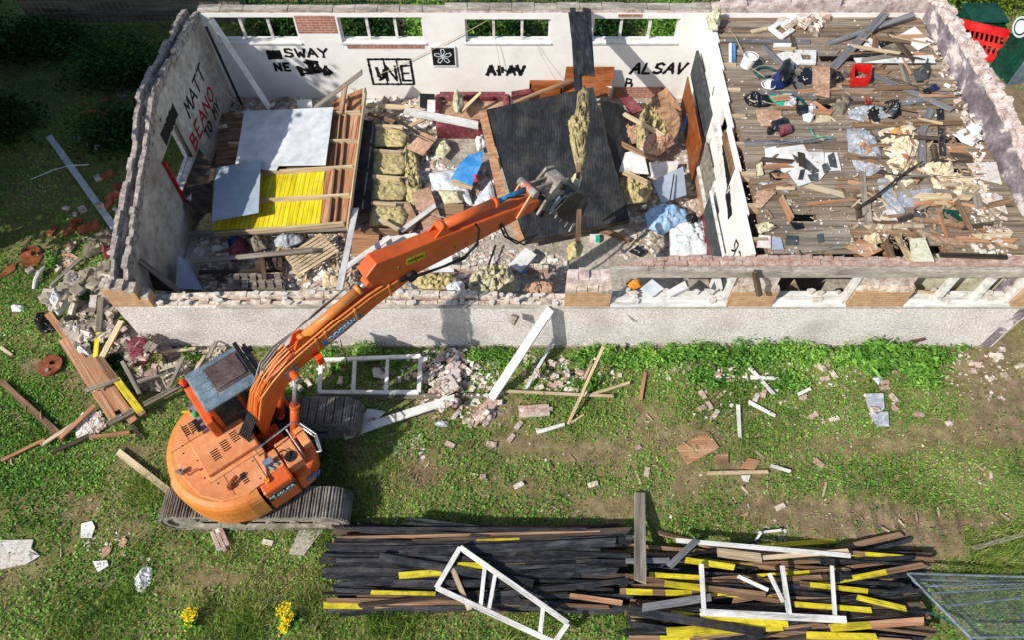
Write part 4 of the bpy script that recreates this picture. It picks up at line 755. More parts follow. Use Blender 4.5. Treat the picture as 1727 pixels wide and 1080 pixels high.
# cab
cab = empty('cab', E(.3, .72, 1.05)); cab.parent = ex; cab.location = E(.3, .72, 1.05) - EC
c0, c1, v0, v1, zt = -.3, 1.0, .27, 1.2, 2.80
def cpart(mb, name, mat, parent=cab, **k): return mb.build(name, mat, parent, **k)
mb = MB(); ebox(mb, c0, c1, v0, v1, 1.05, 1.18); cpart(mb, 'cab_floor', 'black_plastic')
mb = MB(); ebox(mb, c0, c0 + .1, v0, v1, 1.18, zt - .06); ebox(mb, c0 + .1, c1 - .55, v1 - .05, v1, 1.18, 1.75); cpart(mb, 'rear_panel', 'paint_orange', bevel=.015)
mb = MB(); ebox(mb, c0 - .16, c0 - .004, v0 - .1, v1 + .0, 1.6, 2.56); cpart(mb, 'rear_post', 'paint_orange', bevel=.03)
for (u, v_, ut) in [(c1 - .06, v0, c1 - .16), (c1 - .06, v1 - .06, c1 - .16), (.25, v0, .25), (.25, v1 - .06, .25)]:
    mb = MB(); mb.hexa([E(u, v_, 1.18), E(u + .06, v_, 1.18), E(u + .06, v_ + .06, 1.18), E(u, v_ + .06, 1.18)], [E(ut, v_, zt - .06), E(ut + .06, v_, zt - .06), E(ut + .06, v_ + .06, zt - .06), E(ut, v_ + .06, zt - .06)]); cpart(mb, 'pillar', 'paint_orange')
mb = MB(); ebox(mb, c0 + .105, c1 - .22, v0 + .0, v0 + .012, 1.2, zt - .08); cpart(mb, 'side_window', 'glass')
mb = MB(); mb.hexa([E(c1 - .02, v0 + .06, 1.2), E(c1 - .01, v0 + .06, 1.2), E(c1 - .01, v1 - .06, 1.2), E(c1 - .02, v1 - .06, 1.2)], [E(c1 - .12, v0 + .06, zt - .08), E(c1 - .11, v0 + .06, zt - .08), E(c1 - .11, v1 - .06, zt - .08), E(c1 - .12, v1 - .06, zt - .08)]); cpart(mb, 'windscreen', 'glass')
mb = MB(); ebox(mb, c0 + .15, c0 + .6, .5, .98, 1.4, 1.58); ebox(mb, c0 + .12, c0 + .25, .5, .98, 1.58, 2.1); cpart(mb, 'seat', 'black_plastic', bevel=.04)
mb = MB(); mb.tube([E(c0 + .42, .55, 1.62), E(c0 + .42, .55, 1.70)], [.13, .08], 14); cpart(mb, 'hard_hat', 'cloth_white', smooth=True)
mb = MB(); ebox(mb, c0 - .02, c1 - .22, v0 - .02, v1 + .02, zt - .06, zt); roof = cpart(mb, 'cab_roof', 'cab_grey', bevel=.03)
for k in range(4): mb = MB(); vv = v0 + .16 + k * .2; ebox(mb, c0 + .03, c0 + .3, vv, vv + .07, zt - .002, zt + .012); mb.build('roof_rib', 'cab_grey', roof, bevel=.006)
mb = MB(); ebox(mb, .02, c1 - .3, v0 + .2, v1 - .1, zt + .001, zt + .02); ebox(mb, .08, c1 - .35, v0 + .25, v1 - .15, zt + .02, zt + .05); mb.build('roof_hatch', 'hatch_brown', roof, bevel=.02)
mb = MB(); ebox(mb, c1 - .30, c1 - .22, v0 - .05, v1 + .05, zt + .0, zt + .06); ebox(mb, c1 - .21, c1 - .12, v0 + .1, v1 - .1, zt - .05, zt + .02); cpart(mb, 'front_visor', 'black_plastic', bevel=.01)
for vv in (v0 + .2, v1 - .25): mb = MB(); mb.tube([E(c1 - .14, vv, zt + .03), E(c1 - .04, vv, zt + .02)], .06, 12); cpart(mb, 'work_lamp', 'rubber')
mb = MB(); mb.tube([E(c0 - .1, v1 - .02, 2.55), E(c0 - .1, v1 - .02, 2.63)], .075, 14); bb = cpart(mb, 'beacon_base', 'black_plastic')
mb = MB(); mb.tube([E(c0 - .1, v1 - .02, 2.63), E(c0 - .1, v1 - .02, 2.72), E(c0 - .1, v1 - .02, 2.76)], [.065, .06, .03], 16); mb.build('orange_beacon', 'beacon_orange', bb)
mb = MB(); ebox(mb, c0 - .3, c0 - .17, v0 + .05, v1 - .25, 2.1, 2.2); br_ = cpart(mb, 'rear_bracket', 'cab_grey')
mb = MB(); mb.tube([E(c0 - .24, .72, 2.2), E(c0 - .24, .72, 2.28), E(c0 - .24, .72, 2.31)], [.055, .05, .025], 16); mb.build('green_beacon', 'beacon_green', br_)
mb = MB(); mb.tube([E(c0 - .3, .85, 2.22), E(c0 - .42, .92, 2.24)], .025, 8); mb.build('yellow_handle', 'wood_yellow', br_)
for vv in (.4, .55): mb = MB(); ebox(mb, c0 - .36, c0 - .26, vv - .06, vv + .05, 2.2, 2.3); mb.build('lamp_unit', 'black_plastic', br_, bevel=.02)
# boom, a hollow banana of two thicknesses: side plates and flanges
def beam(prof_low, prof_up, v0_, v1_, name, mat, parent=ex, bevel=.02):
    n = len(prof_low); mb = MB()
    for k in range(n - 1):
        a, b_, c_, d_ = prof_low[k], prof_low[k + 1], prof_up[k + 1], prof_up[k]
        R0 = [E(a[0], v0_, a[1]), E(b_[0], v0_, b_[1]), E(c_[0], v0_, c_[1]), E(d_[0], v0_, d_[1])]; R1 = [E(a[0], v1_, a[1]), E(b_[0], v1_, b_[1]), E(c_[0], v1_, c_[1]), E(d_[0], v1_, d_[1])]
        fs = [(0, 1, 2, 3), (7, 6, 5, 4), (0, 4, 5, 1), (3, 2, 6, 7)]
        if k == 0: fs.append((0, 3, 7, 4))
        if k == n - 2: fs.append((1, 5, 6, 2))
        mb.add(R0 + R1, fs)
    me_o = part(mb, name, mat, parent)
    import bmesh
    bm_ = bmesh.new(); bm_.from_mesh(me_o.data); bmesh.ops.remove_doubles(bm_, verts=bm_.verts, dist=1e-4); bmesh.ops.recalc_face_normals(bm_, faces=bm_.faces); bm_.to_mesh(me_o.data); bm_.free()
    md = me_o.modifiers.new('bevel', 'BEVEL'); md.width = bevel; md.segments = 2; md.limit_method = 'ANGLE'; md.angle_limit = radians(50); return me_o
bv = .15
low = [(.28, 1.5), (.5, 1.95), (.83, 2.45), (1.12, 2.78), (1.5, 3.02), (1.9, 3.14), (2.5, 3.27), (3.2, 3.5), (3.85, 3.62), (4.12, 3.68)]
upp = [(.26, 1.8), (.3, 2.2), (.5, 2.72), (.78, 3.08), (1.15, 3.34), (1.6, 3.5), (2.3, 3.7), (3.1, 3.87), (3.75, 3.9), (4.05, 3.88)]
boom = beam(low, upp, -bv, bv, 'boom', 'paint_orange')
SP = (4.0, 3.8)
def cylinder(p0, p1, frac, rb, rr, v_, name, mat, rodmat='steel'):
    a, b_ = E(p0[0], v_, p0[1]), E(p1[0], v_, p1[1]); m_ = a.lerp(b_, frac); m2 = a.lerp(b_, frac - .04)
    mb = MB(); mb.tube([a, m_], rb, 18); d_ = (b_ - a).normalized(); mb.tube([m2, m_ + d_ * .01], rb * 1.14, 18); mb.tube([a - d_ * .02, a + d_ * .06], rb * 1.1, 18); c_ = part(mb, name, mat)
    for p_ in c_.data.polygons: p_.use_smooth = len(p_.vertices) == 4
    mb = MB(); mb.tube([m_, b_], rr, 14); mb.build('piston_rod', rodmat, c_, smooth=True)
    for q_, w_ in ((a, rb * .8), (b_, rb * .9)): mb = MB(); mb.tube([q_ - EV * (rb * 1.1), q_ + EV * (rb * 1.1)], w_, 14); mb.build('pin_eye', 'paint_orange', c_)
    return c_
for vv in (-.3, .3): cylinder((.72, 1.25), (1.28, 3.12), .55, .085, .05, vv, 'boom_cylinder', 'paint_orange')
mb = MB(); mb.tube([E(1.28, -.44, 3.12), E(1.28, .44, 3.12)], .065, 16); mb.tube([E(1.28, -.2, 3.12), E(1.28, -.17, 3.12)], .15, 20); part(mb, 'boom_pin', 'steel_dirty')
cylinder((1.72, 3.6), (3.2, 4.1), .88, .09, .06, 0.0, 'arm_cylinder', 'paint_orange_light')
mb = MB(); mb.prism([E(1.45, -.1, 3.42), E(1.9, -.1, 3.55), E(1.76, -.1, 3.74), E(1.62, -.1, 3.74)], EV * .03); mb.prism([E(1.45, .08, 3.42), E(1.9, .08, 3.55), E(1.76, .08, 3.74), E(1.62, .08, 3.74)], EV * .03); part(mb, 'cylinder_lug', 'paint_orange')
# stick
sl_ = [(3.2, 4.1), (3.62, 3.9), (4.14, 3.72), (5.0, 3.62), (6.0, 3.55), (7.0, 3.48), (7.2, 3.5)]
su_ = [(3.14, 4.42), (3.4, 4.62), (4.03, 4.46), (4.85, 4.28), (5.9, 4.03), (6.9, 3.78), (7.12, 3.7)]
stick = beam(sl_, su_, -.15, .15, 'dipper_arm', 'paint_orange')
mb = MB(); mb.tube([E(SP[0], -.24, SP[1]), E(SP[0], .24, SP[1])], .11, 18); part(mb, 'arm_pin', 'rubber')
for s_, z_ in [(5.0, 3.85), (5.25, 3.8), (5.6, 3.85), (3.8, 4.2)]: mb = MB(); mb.tube([E(s_, -.17, z_), E(s_, -.15, z_)], .03, 10); part(mb, 'bolt', 'rust')
mb = MB(); mb.prism([E(3.95, -.152, 4.12), E(4.35, -.152, 4.03), E(4.37, -.152, 4.2), E(3.97, -.152, 4.29)], EV * -.005); stl = part(mb, 'warning_sticker', 'sticker_yellow')
xd = (E(4.35, 0, 4.03) - E(3.95, 0, 4.12)); text('WARNING', .07, E(4.16, -.160, 4.16), xd, (0, 0, 1), 'black_paint', stl)
mb = MB(); mb.prism([E(4.15, -.158, 4.08), E(4.16, -.158, 4.08), E(4.17, -.158, 4.24), E(4.16, -.158, 4.24)], EV * -.004); mb.build('divider', 'black_paint', stl)
mb = MB()
for s0 in (4.72,):
    mb.prism([E(4.6, -.12, 4.3), E(5.05, -.12, 4.2), E(4.85, -.12, 4.5)], EV * .03); mb.prism([E(4.6, .09, 4.3), E(5.05, .09, 4.2), E(4.85, .09, 4.5)], EV * .03)
part(mb, 'cylinder_lug', 'paint_orange')
cylinder((4.85, 4.42), (6.95, 4.06), .62, .095, .05, 0.0, 'bucket_cylinder', 'paint_orange', 'sticker_blue')
# linkage
mb = MB()
for v_ in (-.2, .16): mb.prism([E(6.5, v_, 3.62), E(6.58, v_, 3.56), E(7.0, v_, 4.04), E(6.9, v_, 4.12)], EV * .04)
part(mb, 'link_arm', 'paint_orange_faded', bevel=.01)
mb = MB(); mb.tube([E(6.95, -.26, 4.06), E(6.95, .26, 4.06)], .085, 16); part(mb, 'link_pin', 'steel_dirty')
mb = MB()
for v_ in (-.11, .07): mb.prism([E(6.9, v_, 4.1), E(6.95, v_, 3.98), E(7.55, v_, 3.8), E(7.6, v_, 3.92)], EV * .05)
part(mb, 'connecting_rod', 'steel_dirty', bevel=.01)
# quick hitch
mb = MB()
for v_ in (-.25, .19): mb.prism([E(7.0, v_, 3.42), E(7.15, v_, 3.3), E(7.7, v_, 3.62), E(7.85, v_, 3.95), E(7.6, v_, 4.05), E(7.35, v_, 3.85)], EV * .06)
qh = part(mb, 'quick_hitch', 'steel_dirty', bevel=.02)
mb = MB(); mb.prism([E(7.35, -.18, 3.6), E(7.7, -.18, 3.72), E(7.82, -.18, 3.93), E(7.55, -.18, 3.98)], EV * .36); mb.build('hitch_body', 'steel_dirty', qh, bevel=.03)
for p_ in ((7.1, 3.42), (7.65, 3.85)): mb = MB(); mb.tube([E(p_[0], -.3, p_[1]), E(p_[0], .3, p_[1])], .07, 14); mb.build('hitch_pin', 'rubber', qh)
mb = MB(); mb.prism([E(7.3, -.33, 3.35), E(7.62, -.33, 3.55), E(7.55, -.33, 3.68), E(7.23, -.33, 3.48)], EV * .05); mb.build('hitch_plate', 'grey_paint', qh, bevel=.01)
# bucket: curled shell with teeth, mouth down and towards the cab
bk = empty('bucket', E(7.8, 0, 3.0)); bk.parent = ex; bk.location = E(7.8, 0, 3.0) - EC
arc = [(7.35, 3.42), (7.75, 3.58), (8.15, 3.55), (8.5, 3.3), (8.62, 2.95), (8.52, 2.6), (8.25, 2.36)]; arci = [(7.38, 3.38), (7.75, 3.53), (8.12, 3.5), (8.45, 3.27), (8.56, 2.95), (8.47, 2.63), (8.22, 2.4)]
sb = lambda L: [(7.42 + (a - 7.35) * .74, 3.5 + (z - 3.55) * .85) for a, z in L]
arc, arci = sb(arc), sb(arci); mb = MB(); bw_ = .34
for k in range(len(arc) - 1):
    a, b_, c_, d_ = arc[k], arc[k + 1], arci[k + 1], arci[k]; mb.prism([E(a[0], -bw_, a[1]), E(b_[0], -bw_, b_[1]), E(c_[0], -bw_, c_[1]), E(d_[0], -bw_, d_[1])], EV * (2 * bw_))
mb.build('bucket_shell', 'bucket_steel', bk)
for v_ in (-bw_ - .02, bw_ - .01): mb = MB(); mb.prism([E(a[0], v_, a[1]) for a in arc] + [E(*q_[:1], v_, q_[1]) for q_ in sb([(7.75, 2.75), (7.5, 3.05)])], EV * .03); mb.build('side_plate', 'bucket_steel', bk)
for k in range(5): mb = MB(); v_ = -.36 + k * .165; mb.hexa([E(8.12, v_, 2.54), E(8.12, v_ + .07, 2.54), E(8.04, v_ + .07, 2.48), E(8.04, v_, 2.48)], [E(7.92, v_ + .02, 2.35), E(7.92, v_ + .05, 2.35), E(7.9, v_ + .05, 2.33), E(7.9, v_ + .02, 2.33)]); mb.build('tooth', 'steel_dirty', bk)
# hydraulic pipes along the boom
def pipe(pts, r_=.014, mat='paint_orange_light', name='hydraulic_pipe', n=7):
    mb = MB(); mb.tube([E(*p) for p in pts], r_, n); return part(mb, name, mat)
for k, (v_, dz) in enumerate([(-.17, .0), (-.17, .06), (-.175, .12), (-.13, .17)]):
    f_ = interp([(p[0], p[1]) for p in upp]); ss = [(.35 + .02 * k, 2.3), (.6, 2.8)] + [(s, None) for s in (.9, 1.2, 1.6, 2.3, 3.1, 3.7)]
    pts = []
    for s, z in ss: pts.append((s, v_ - .01, (f_(s) - .12 + dz * (1 if s > .5 else .6)) if z is None else z + dz))
    if k == 3: pts = [(s, v_, f_(s) + .04) for s in (.6, .9, 1.3, 1.8, 2.3, 3.1, 3.75)]
    pipe(pts, .017 if k < 3 else .02)
for k in range(7):
    v_ = -.13 + k * .042; pipe([(.34 - .01 * k, v_, 2.35), (.52, v_ + .02 * (k % 2), 2.86), (.8, v_ - .03 * (k % 2), 3.2 + .02 * (k % 3)), (1.1, v_ + .04 * (k % 3 - 1), 3.43), (1.42, v_, 3.55 + .04 * (k % 3))], .015, 'paint_orange_light' if k % 3 else 'paint_orange')
for k in range(6):
    a = .16 + .07 * k; v_ = -.18 + .05 * k
    mb = MB(); mb.tube([E(.3, v_, 2.35), E(.16, v_ - .05, 2.25), E(-.02 - a * .3, v_ - .1, 1.9), E(.05, v_ - .15 - .02 * k, 1.68), E(.2, v_ - .2, 1.6)], .022, 8); part(mb, 'hydraulic_hose', 'rubber')
for k in range(5):
    v_ = .1 - .03 * k; mb = MB(); mb.tube([E(.6 + .05 * k, v_, 2.98 + .02 * k), E(.9, v_ + .08, 3.36), E(1.25, v_ + .12, 3.55), E(1.7, .17, 3.68), E(2.3, .18, 3.84 + .02 * k), E(2.85, .16, 4.05)], .013, 7); part(mb, 'hydraulic_hose', 'rubber' if k % 2 else 'steel_dirty')
for s in (1.9, 2.1, 2.75, 3.5):
    z = interp([(p[0], p[1]) for p in upp])(s) - .1; mb = MB(); mb.box(s - .02, s + .02, -.225, -.172, z - .17, z + .15, fn=E); part(mb, 'pipe_clamp', 'paint_orange_light')
for dz_, bulge in ((0, .5), (.06, .62)):
    mb = MB(); mb.tube([E(3.75, -.2, 3.85 + dz_), E(4.1, -.25, 3.78 + dz_ * .5), E(4.6, -.32, 3.72), E(5.1, -.34, 3.6 + dz_), E(5.45, -.3, 3.78 - dz_), E(5.55, -.24, 4.05), E(5.5, -.2, 4.2)], .024, 8); part(mb, 'hydraulic_hose', 'rubber')
mb = MB(); mb.tube([E(6.1, -.17, 3.7), E(6.15, -.25, 3.4), E(6.35, -.4, 3.15), E(6.75, -.4, 3.1), E(7.1, -.3, 3.3), E(7.3, -.3, 3.6)], .02, 8); mb.tube([E(6.15, -.17, 3.72), E(6.25, -.25, 3.3), E(6.5, -.45, 3.05), E(6.9, -.4, 3.05), E(7.2, -.33, 3.4), E(7.35, -.3, 3.7)], .02, 8); part(mb, 'hydraulic_hose', 'rubber')
mb = MB(); mb.tube([E(6.0, .02, 4.05), E(6.4, -.05, 4.18), E(6.8, -.06, 3.98)], .02, 8); part(mb, 'hydraulic_hose', 'rubber')
mb = MB(); ebox(mb, 1.75, 1.88, -.31, -.175, 2.98, 3.2); part(mb, 'boom_lamp', 'beacon_orange', bevel=.01)
# maker's name on the boom
bx = E(2.9, -.176, 3.5) - E(2.1, -.176, 3.28); L0 = E(2.42, -.153, 3.41); x_ = bx.normalized(); y_ = Vector((0, 0, 1)); y_ = (y_ - x_ * y_.dot(x_)).normalized()
mb = MB(); hl, hh = .45, .085; pts = []
for k in range(20):
    a = 2 * pi * k / 20; sx = hl - hh if cos(a) > 0 else -(hl - hh); pts.append(L0 + x_ * (sx + hh * cos(a)) + y_ * hh * sin(a))
mb.prism(pts[::-1], EV * -.004); stk = part(mb, 'name_sticker', 'sticker_blue')
text('DOOSAN', .145, L0 + EV * -.0065, x_, y_, 'white_paint', stk, bold=.004, shear=.2)
# ---------------------------------------------------------------- loose things
def inpoly(x, y, poly):
    c = False; n = len(poly)
    for i in range(n):
        x1, y1 = poly[i]; x2, y2 = poly[(i + 1) % n]
        if (y1 > y) != (y2 > y) and x < (x2 - x1) * (y - y1) / (y2 - y1) + x1: c = not c
    return c
DECKP = [(1205, 35), (1570, 15), (1722, 400), (1715, 442), (1268, 440)]; ROOMP = [(345, 150), (1165, 150), (1262, 438), (960, 440), (950, 492), (318, 492)]
def zg(px, py): return DZ + .02 if inpoly(px, py, DECKP) else (.3 if inpoly(px, py, ROOMP) else 0.0)
def auto(px, py):
    z = zg(px, py)
    for _ in range(3):
        p = at(px, py, z); z = 0.5 * z + .5 * min(hm(p.x, p.y), zg(px, py) + 1.2) if zg(px, py) > 0 else hm(p.x, p.y) if hm(p.x, p.y) < 1.2 else z
    return max(z, zg(px, py) if zg(px, py) > 1 else 0)
def quad_of(a, b_, w):
    d = (b_ - a); d.z = 0; n = Vector((-d.y, d.x, 0)).normalized() * w / 2; return [(a + n).xy, (a - n).xy, (b_ - n).xy, (b_ + n).xy]
PLK = 0
def plank_mesh(L_, w, t, mat, bands=None, bend=0.0, ragged=.3):
    n = 14 if bands else 6; vs = []; fs = []; mi = []; tw = R.uniform(-.01, .01)
    r0, r1 = (R.uniform(0, ragged) * w, R.uniform(0, ragged) * w)
    for i in range(n + 1):
        f = i / n; x = (f - .5) * L_; zz = bend * (1 - (2 * f - 1) ** 2) * L_ + R.uniform(-.002, .002); ww = w / 2 * R.uniform(.96, 1.03)
        xa = x + (r0 if i == 0 else -r1 if i == n else 0) * 1; xb = x
        if R.random() < .5: xa, xb = (xb, xa) if i in (0, n) else (xa, xb)
        tl = tw * (f - .5) * 2
        vs += [(xa, -ww, zz - tl), (xb, ww, zz + tl), (xb, ww, zz + t + tl), (xa, -ww, zz + t - tl)]
    for i in range(n):
        m_ = 0
        if bands:
            for (b0, b1, k) in bands:
                if b0 <= (i + .5) / n <= b1: m_ = k
        o = i * 4
        for k in range(4): fs.append((o + k, o + (k + 1) % 4, o + 4 + (k + 1) % 4, o + 4 + k)); mi.append(m_)
    fs += [(3, 2, 1, 0), (n * 4, n * 4 + 1, n * 4 + 2, n * 4 + 3)]; mi += [0, 0]
    me = bpy.data.meshes.new('board'); me.from_pydata(vs, [], fs)
    for m_ in ([mat] if isinstance(mat, str) else mat): me.materials.append(MATS[m_])
    me.polygons.foreach_set('material_index', mi); me.update(); return me
def place_plank(name, a, b_, w, t, mat, bands=None, bend=0.0, ragged=.3, parent=None, roll=0.0):
    me = plank_mesh((b_ - a).length, w, t, mat, bands, bend, ragged); me.name = name
    o = bpy.data.objects.new(name, me); COL.objects.link(o); x = (b_ - a).normalized(); y = Vector((0, 0, 1)).cross(x)
    y = y.normalized() if y.length > .05 else Vector((0, 1, 0)); z = x.cross(y); y, z = y * cos(roll) + z * sin(roll), z * cos(roll) - y * sin(roll); M = Matrix((x, y, z)).transposed().to_4x4(); M.translation = (a + b_) / 2
    if parent: M.translation -= wloc(parent); o.parent = parent
    o.matrix_local = M; return o
def P(x1, y1, x2, y2, wpx, mat, label, z=None, t=.035, name='plank', cat='plank', group=None, bands=None, bend=0.0):
    if z is None:
        z1, z2 = auto(x1, y1), auto(x2, y2)
        a, b_ = at(x1, y1, z1), at(x2, y2, z2); w = wpx * (b_ - CAM).dot(FW) / F; c = (a + b_) / 2
        h1 = hq(quad_of(a, c, w), 92); h2 = hq(quad_of(c, b_, w), 92)
        if zg(x1, y1) == 0: h1, h2 = min(h1, .9), min(h2, .9)
        z1, z2 = h1 + .004, h2 + .004
    else: z1, z2 = z if isinstance(z, tuple) else (z, z)
    a, b_ = at(x1, y1, z1 + t), at(x2, y2, z2 + t); w = wpx * ((a + b_) / 2 - CAM).dot(FW) / F; a.z -= t; b_.z -= t
    o = place_plank(name, a, b_, w, t, mat, bands, bend); tag(o, label, cat, group)
    if abs(z1 - z2) < .5: hset(quad_of(a, b_, w), max(z1, z2) * .6 + min(z1, z2) * .4 + t)
    return o
def S(poly, mat, label, z=None, t=.014, name='sheet', cat='board', group=None, thing=True, parent=None, hole=None):
    if z is None:
        cx_ = sum(p[0] for p in poly) / len(poly); cy_ = sum(p[1] for p in poly) / len(poly); zc = auto(cx_, cy_)
        zc = hq([at(p[0], p[1], zc).xy for p in poly], 90) + .004; zc = max(zc, zg(cx_, cy_) if zg(cx_, cy_) > 1 else 0); zz = [zc + R.uniform(0, .012)] * len(poly)
    elif isinstance(z, (list, tuple)): zz = list(z)
    else: zz = [z] * len(poly)
    pts = [at(p[0], p[1], h + t) for p, h in zip(poly, zz)]
    ar = sum(pts[i].x * pts[(i + 1) % len(pts)].y - pts[(i + 1) % len(pts)].x * pts[i].y for i in range(len(pts)))
    if ar < 0: pts = pts[::-1]
    n = (pts[1] - pts[0]).cross(pts[2] - pts[1]).normalized(); n = n if n.z > 0 else -n
    mb = MB()
    if hole:
        c = sum(pts, Vector()) / len(pts); inn = [c + (p - c) * hole for p in pts]; k = len(pts)
        for i in range(k): j = (i + 1) % k; mb.hexa([pts[i] - n * t, pts[j] - n * t, inn[j] - n * t, inn[i] - n * t], [pts[i], pts[j], inn[j], inn[i]])
    else: mb.prism([p - n * t for p in pts], n * t)
    o = mb.build(name, mat, parent)
    if thing: tag(o, label, cat, group)
    hset([p.xy for p in pts], sum(p.z for p in pts) / len(pts)); return o
def LMP(poly, mat, label, h=.15, z=None, crump=.5, freq=5.0, name='bag', cat='bag', group=None, smooth=True, parent=None, edge=2.5, seed=None):
    """a soft or crumpled heap whose outline is the given polygon; closed underneath"""
    cx_ = sum(p[0] for p in poly) / len(poly); cy_ = sum(p[1] for p in poly) / len(poly)
    if z is None: z = auto(cx_, cy_); z = max(z, 0)
    if z is not None and zg(cx_, cy_) > 1: z = max(z, zg(cx_, cy_))
    pts = [at(p[0], p[1], z).xy for p in poly]; c = sum(pts, Vector((0, 0))) / len(pts); K, RN = 64, 16; sd = R.uniform(0, 90) if seed is None else seed
    def rad(a):
        d = Vector((cos(a), sin(a))); best = .05
        for i in range(len(pts)):
            p, q_ = pts[i] - c, pts[(i + 1) % len(pts)] - c; e = q_ - p; den = d.x * e.y - d.y * e.x
            if abs(den) < 1e-9: continue
            t = (p.x * e.y - p.y * e.x) / den; s = (p.x * d.y - p.y * d.x) / den
            if t > 0 and -1e-6 <= s <= 1.000001: best = max(best, t)
        return best
    vs = [(c.x, c.y, z + h)]; fs = []
    for r_ in range(1, RN + 1):
        f = r_ / RN
        for k in range(K):
            a = 2 * pi * k / K; rr = rad(a) * f; x, y = c.x + cos(a) * rr, c.y + sin(a) * rr
            nn = noise.fractal(Vector((x * freq + sd, y * freq, sd)), .7, 2.1, 5); rid = 1 - abs(noise.noise(Vector((x * freq * .8, y * freq * .8 + sd, 1)))) * 2
            if r_ == RN: hh = 0.0
            else: hh = h * ((1 - f ** edge) * (1 - crump * .4) + crump * (nn * .8 + rid * .35) * (1 - f ** 6))
            j = crump * .03; vs.append((x + nn * j, y + rid * j, z + max(hh, .0 if r_ == RN else .012)))
    for k in range(K): fs.append((0, 1 + k, 1 + (k + 1) % K))
    for r_ in range(RN - 1):
        for k in range(K): o = 1 + r_ * K; fs.append((o + k, o + K + k, o + K + (k + 1) % K, o + (k + 1) % K))
    fs.append(tuple(1 + (RN - 1) * K + k for k in range(K))[::-1])
    mb = MB(); mb.add(vs, fs); o = mb.build(name, mat, parent, smooth=smooth)
    if label: tag(o, label, cat, group)
    hset([p for p in pts], z + h * .6); return o
def np_boxes(name, C_, SZ, mat, tilt=.5):
    n = len(C_); base = np.array([[-1, -1, -1], [1, -1, -1], [1, 1, -1], [-1, 1, -1], [-1, -1, 1], [1, -1, 1], [1, 1, 1], [-1, 1, 1]], float) * .5
    v = base[None] * SZ[:, None, :] * (1 + NR.uniform(-.25, .25, (n, 8, 3))); a = NR.rand(n) * 2 * pi; t1 = NR.normal(0, tilt, n); ca, sa = np.cos(a), np.sin(a); ct, st_ = np.cos(t1), np.sin(t1)
    y = v[..., 1] * ct[:, None] - v[..., 2] * st_[:, None]; z = v[..., 1] * st_[:, None] + v[..., 2] * ct[:, None]; x = v[..., 0]
    v = np.stack([x * ca[:, None] - y * sa[:, None], x * sa[:, None] + y * ca[:, None], z], -1) + C_[:, None, :]
    F_ = np.array([[0, 3, 2, 1], [4, 5, 6, 7], [0, 1, 5, 4], [1, 2, 6, 5], [2, 3, 7, 6], [3, 0, 4, 7]]); ix = (F_[None] + (np.arange(n) * 8)[:, None, None]).reshape(-1)
    me = bpy.data.meshes.new(name); me.vertices.add(n * 8); me.vertices.foreach_set('co', v.reshape(-1).astype(np.float32)); me.loops.add(n * 24); me.polygons.add(n * 6)
    me.loops.foreach_set('vertex_index', ix.astype(np.int32)); me.polygons.foreach_set('loop_start', np.arange(0, n * 24, 4, dtype=np.int32)); me.polygons.foreach_set('loop_total', np.full(n * 6, 4, dtype=np.int32))
    me.polygons.foreach_set('use_smooth', np.zeros(n * 6, dtype=bool)); me.materials.append(MATS[mat]); me.update(); me.validate(); o = bpy.data.objects.new(name, me); COL.objects.link(o); return o
def bits(name, zones, mat, label, zadd=.0, tilt=.5, sliver=False):
    CC, SS = [], []
    for (poly, n, smin, smax) in zones:
        xs = [p[0] for p in poly]; ys = [p[1] for p in poly]; k = 0
        while k < n:
            x, y = R.uniform(min(xs), max(xs)), R.uniform(min(ys), max(ys))
            if not inpoly(x, y, poly): k += .2; continue
            z = zg(x, y); z = .2 if z == .3 else z; p = at(x, y, z); h_ = hm(p.x, p.y); h_ = h_ if abs(h_ - z) < .7 else z
            if not (XL + .25 < p.x < XR - .1 and YF + .4 < p.y < 17.2) and z > .1: k += 1; continue
            s = smin + (smax - smin) * R.random() ** 2.2; CC.append((p.x, p.y, h_ + s * .12 + zadd)); SS.append((s, s * R.uniform(.08, .3), min(.03, s * .12)) if sliver else (s, s * R.uniform(.4, .9), s * R.uniform(.15, .45))); k += 1
    o = np_boxes(name, np.array(CC), np.array(SS), mat, tilt); tag(o, label, 'rubble', kind='stuff'); return o
def brick_mesh(mat, half=False, dusty=0):
    mb = MB(); l, w, h_ = (.215, .102, .065) if not half else (R.uniform(.09, .15), .102, .065); nx_ = 3
    xs = [-l / 2, -l / 6, l / 6, l / 2]; d = lambda s=.005: R.uniform(-s, s); e = .02 if half else .006
    ring = [[(x + d(e if i in (0, 3) else .002), -w / 2 + d(), 0 + d(.002)), (x + d(e if i in (0, 3) else .002), w / 2 + d(), 0), (x + d(e if i in (0, 3) else .002), w / 2 + d(), h_ + d()), (x + d(e if i in (0, 3) else .002), -w / 2 + d(), h_ + d())] for i, x in enumerate(xs)]
    vs = [v_ for r_ in ring for v_ in r_]; fs = [(3, 2, 1, 0), (12, 13, 14, 15)]
    for i in range(3):
        for k in range(4): fs.append((i * 4 + k, i * 4 + (k + 1) % 4, i * 4 + 4 + (k + 1) % 4, i * 4 + 4 + k))
    me = bpy.data.meshes.new('brick'); me.from_pydata(vs, [], fs); me.materials.append(MATS[mat]); me.update(); return me
BM = {(m_, hf): [brick_mesh(m_, hf) for _ in range(5)] for m_ in ('brick_pink', 'brick_red', 'brick_dusty') for hf in (False, True)}
NB = [0]
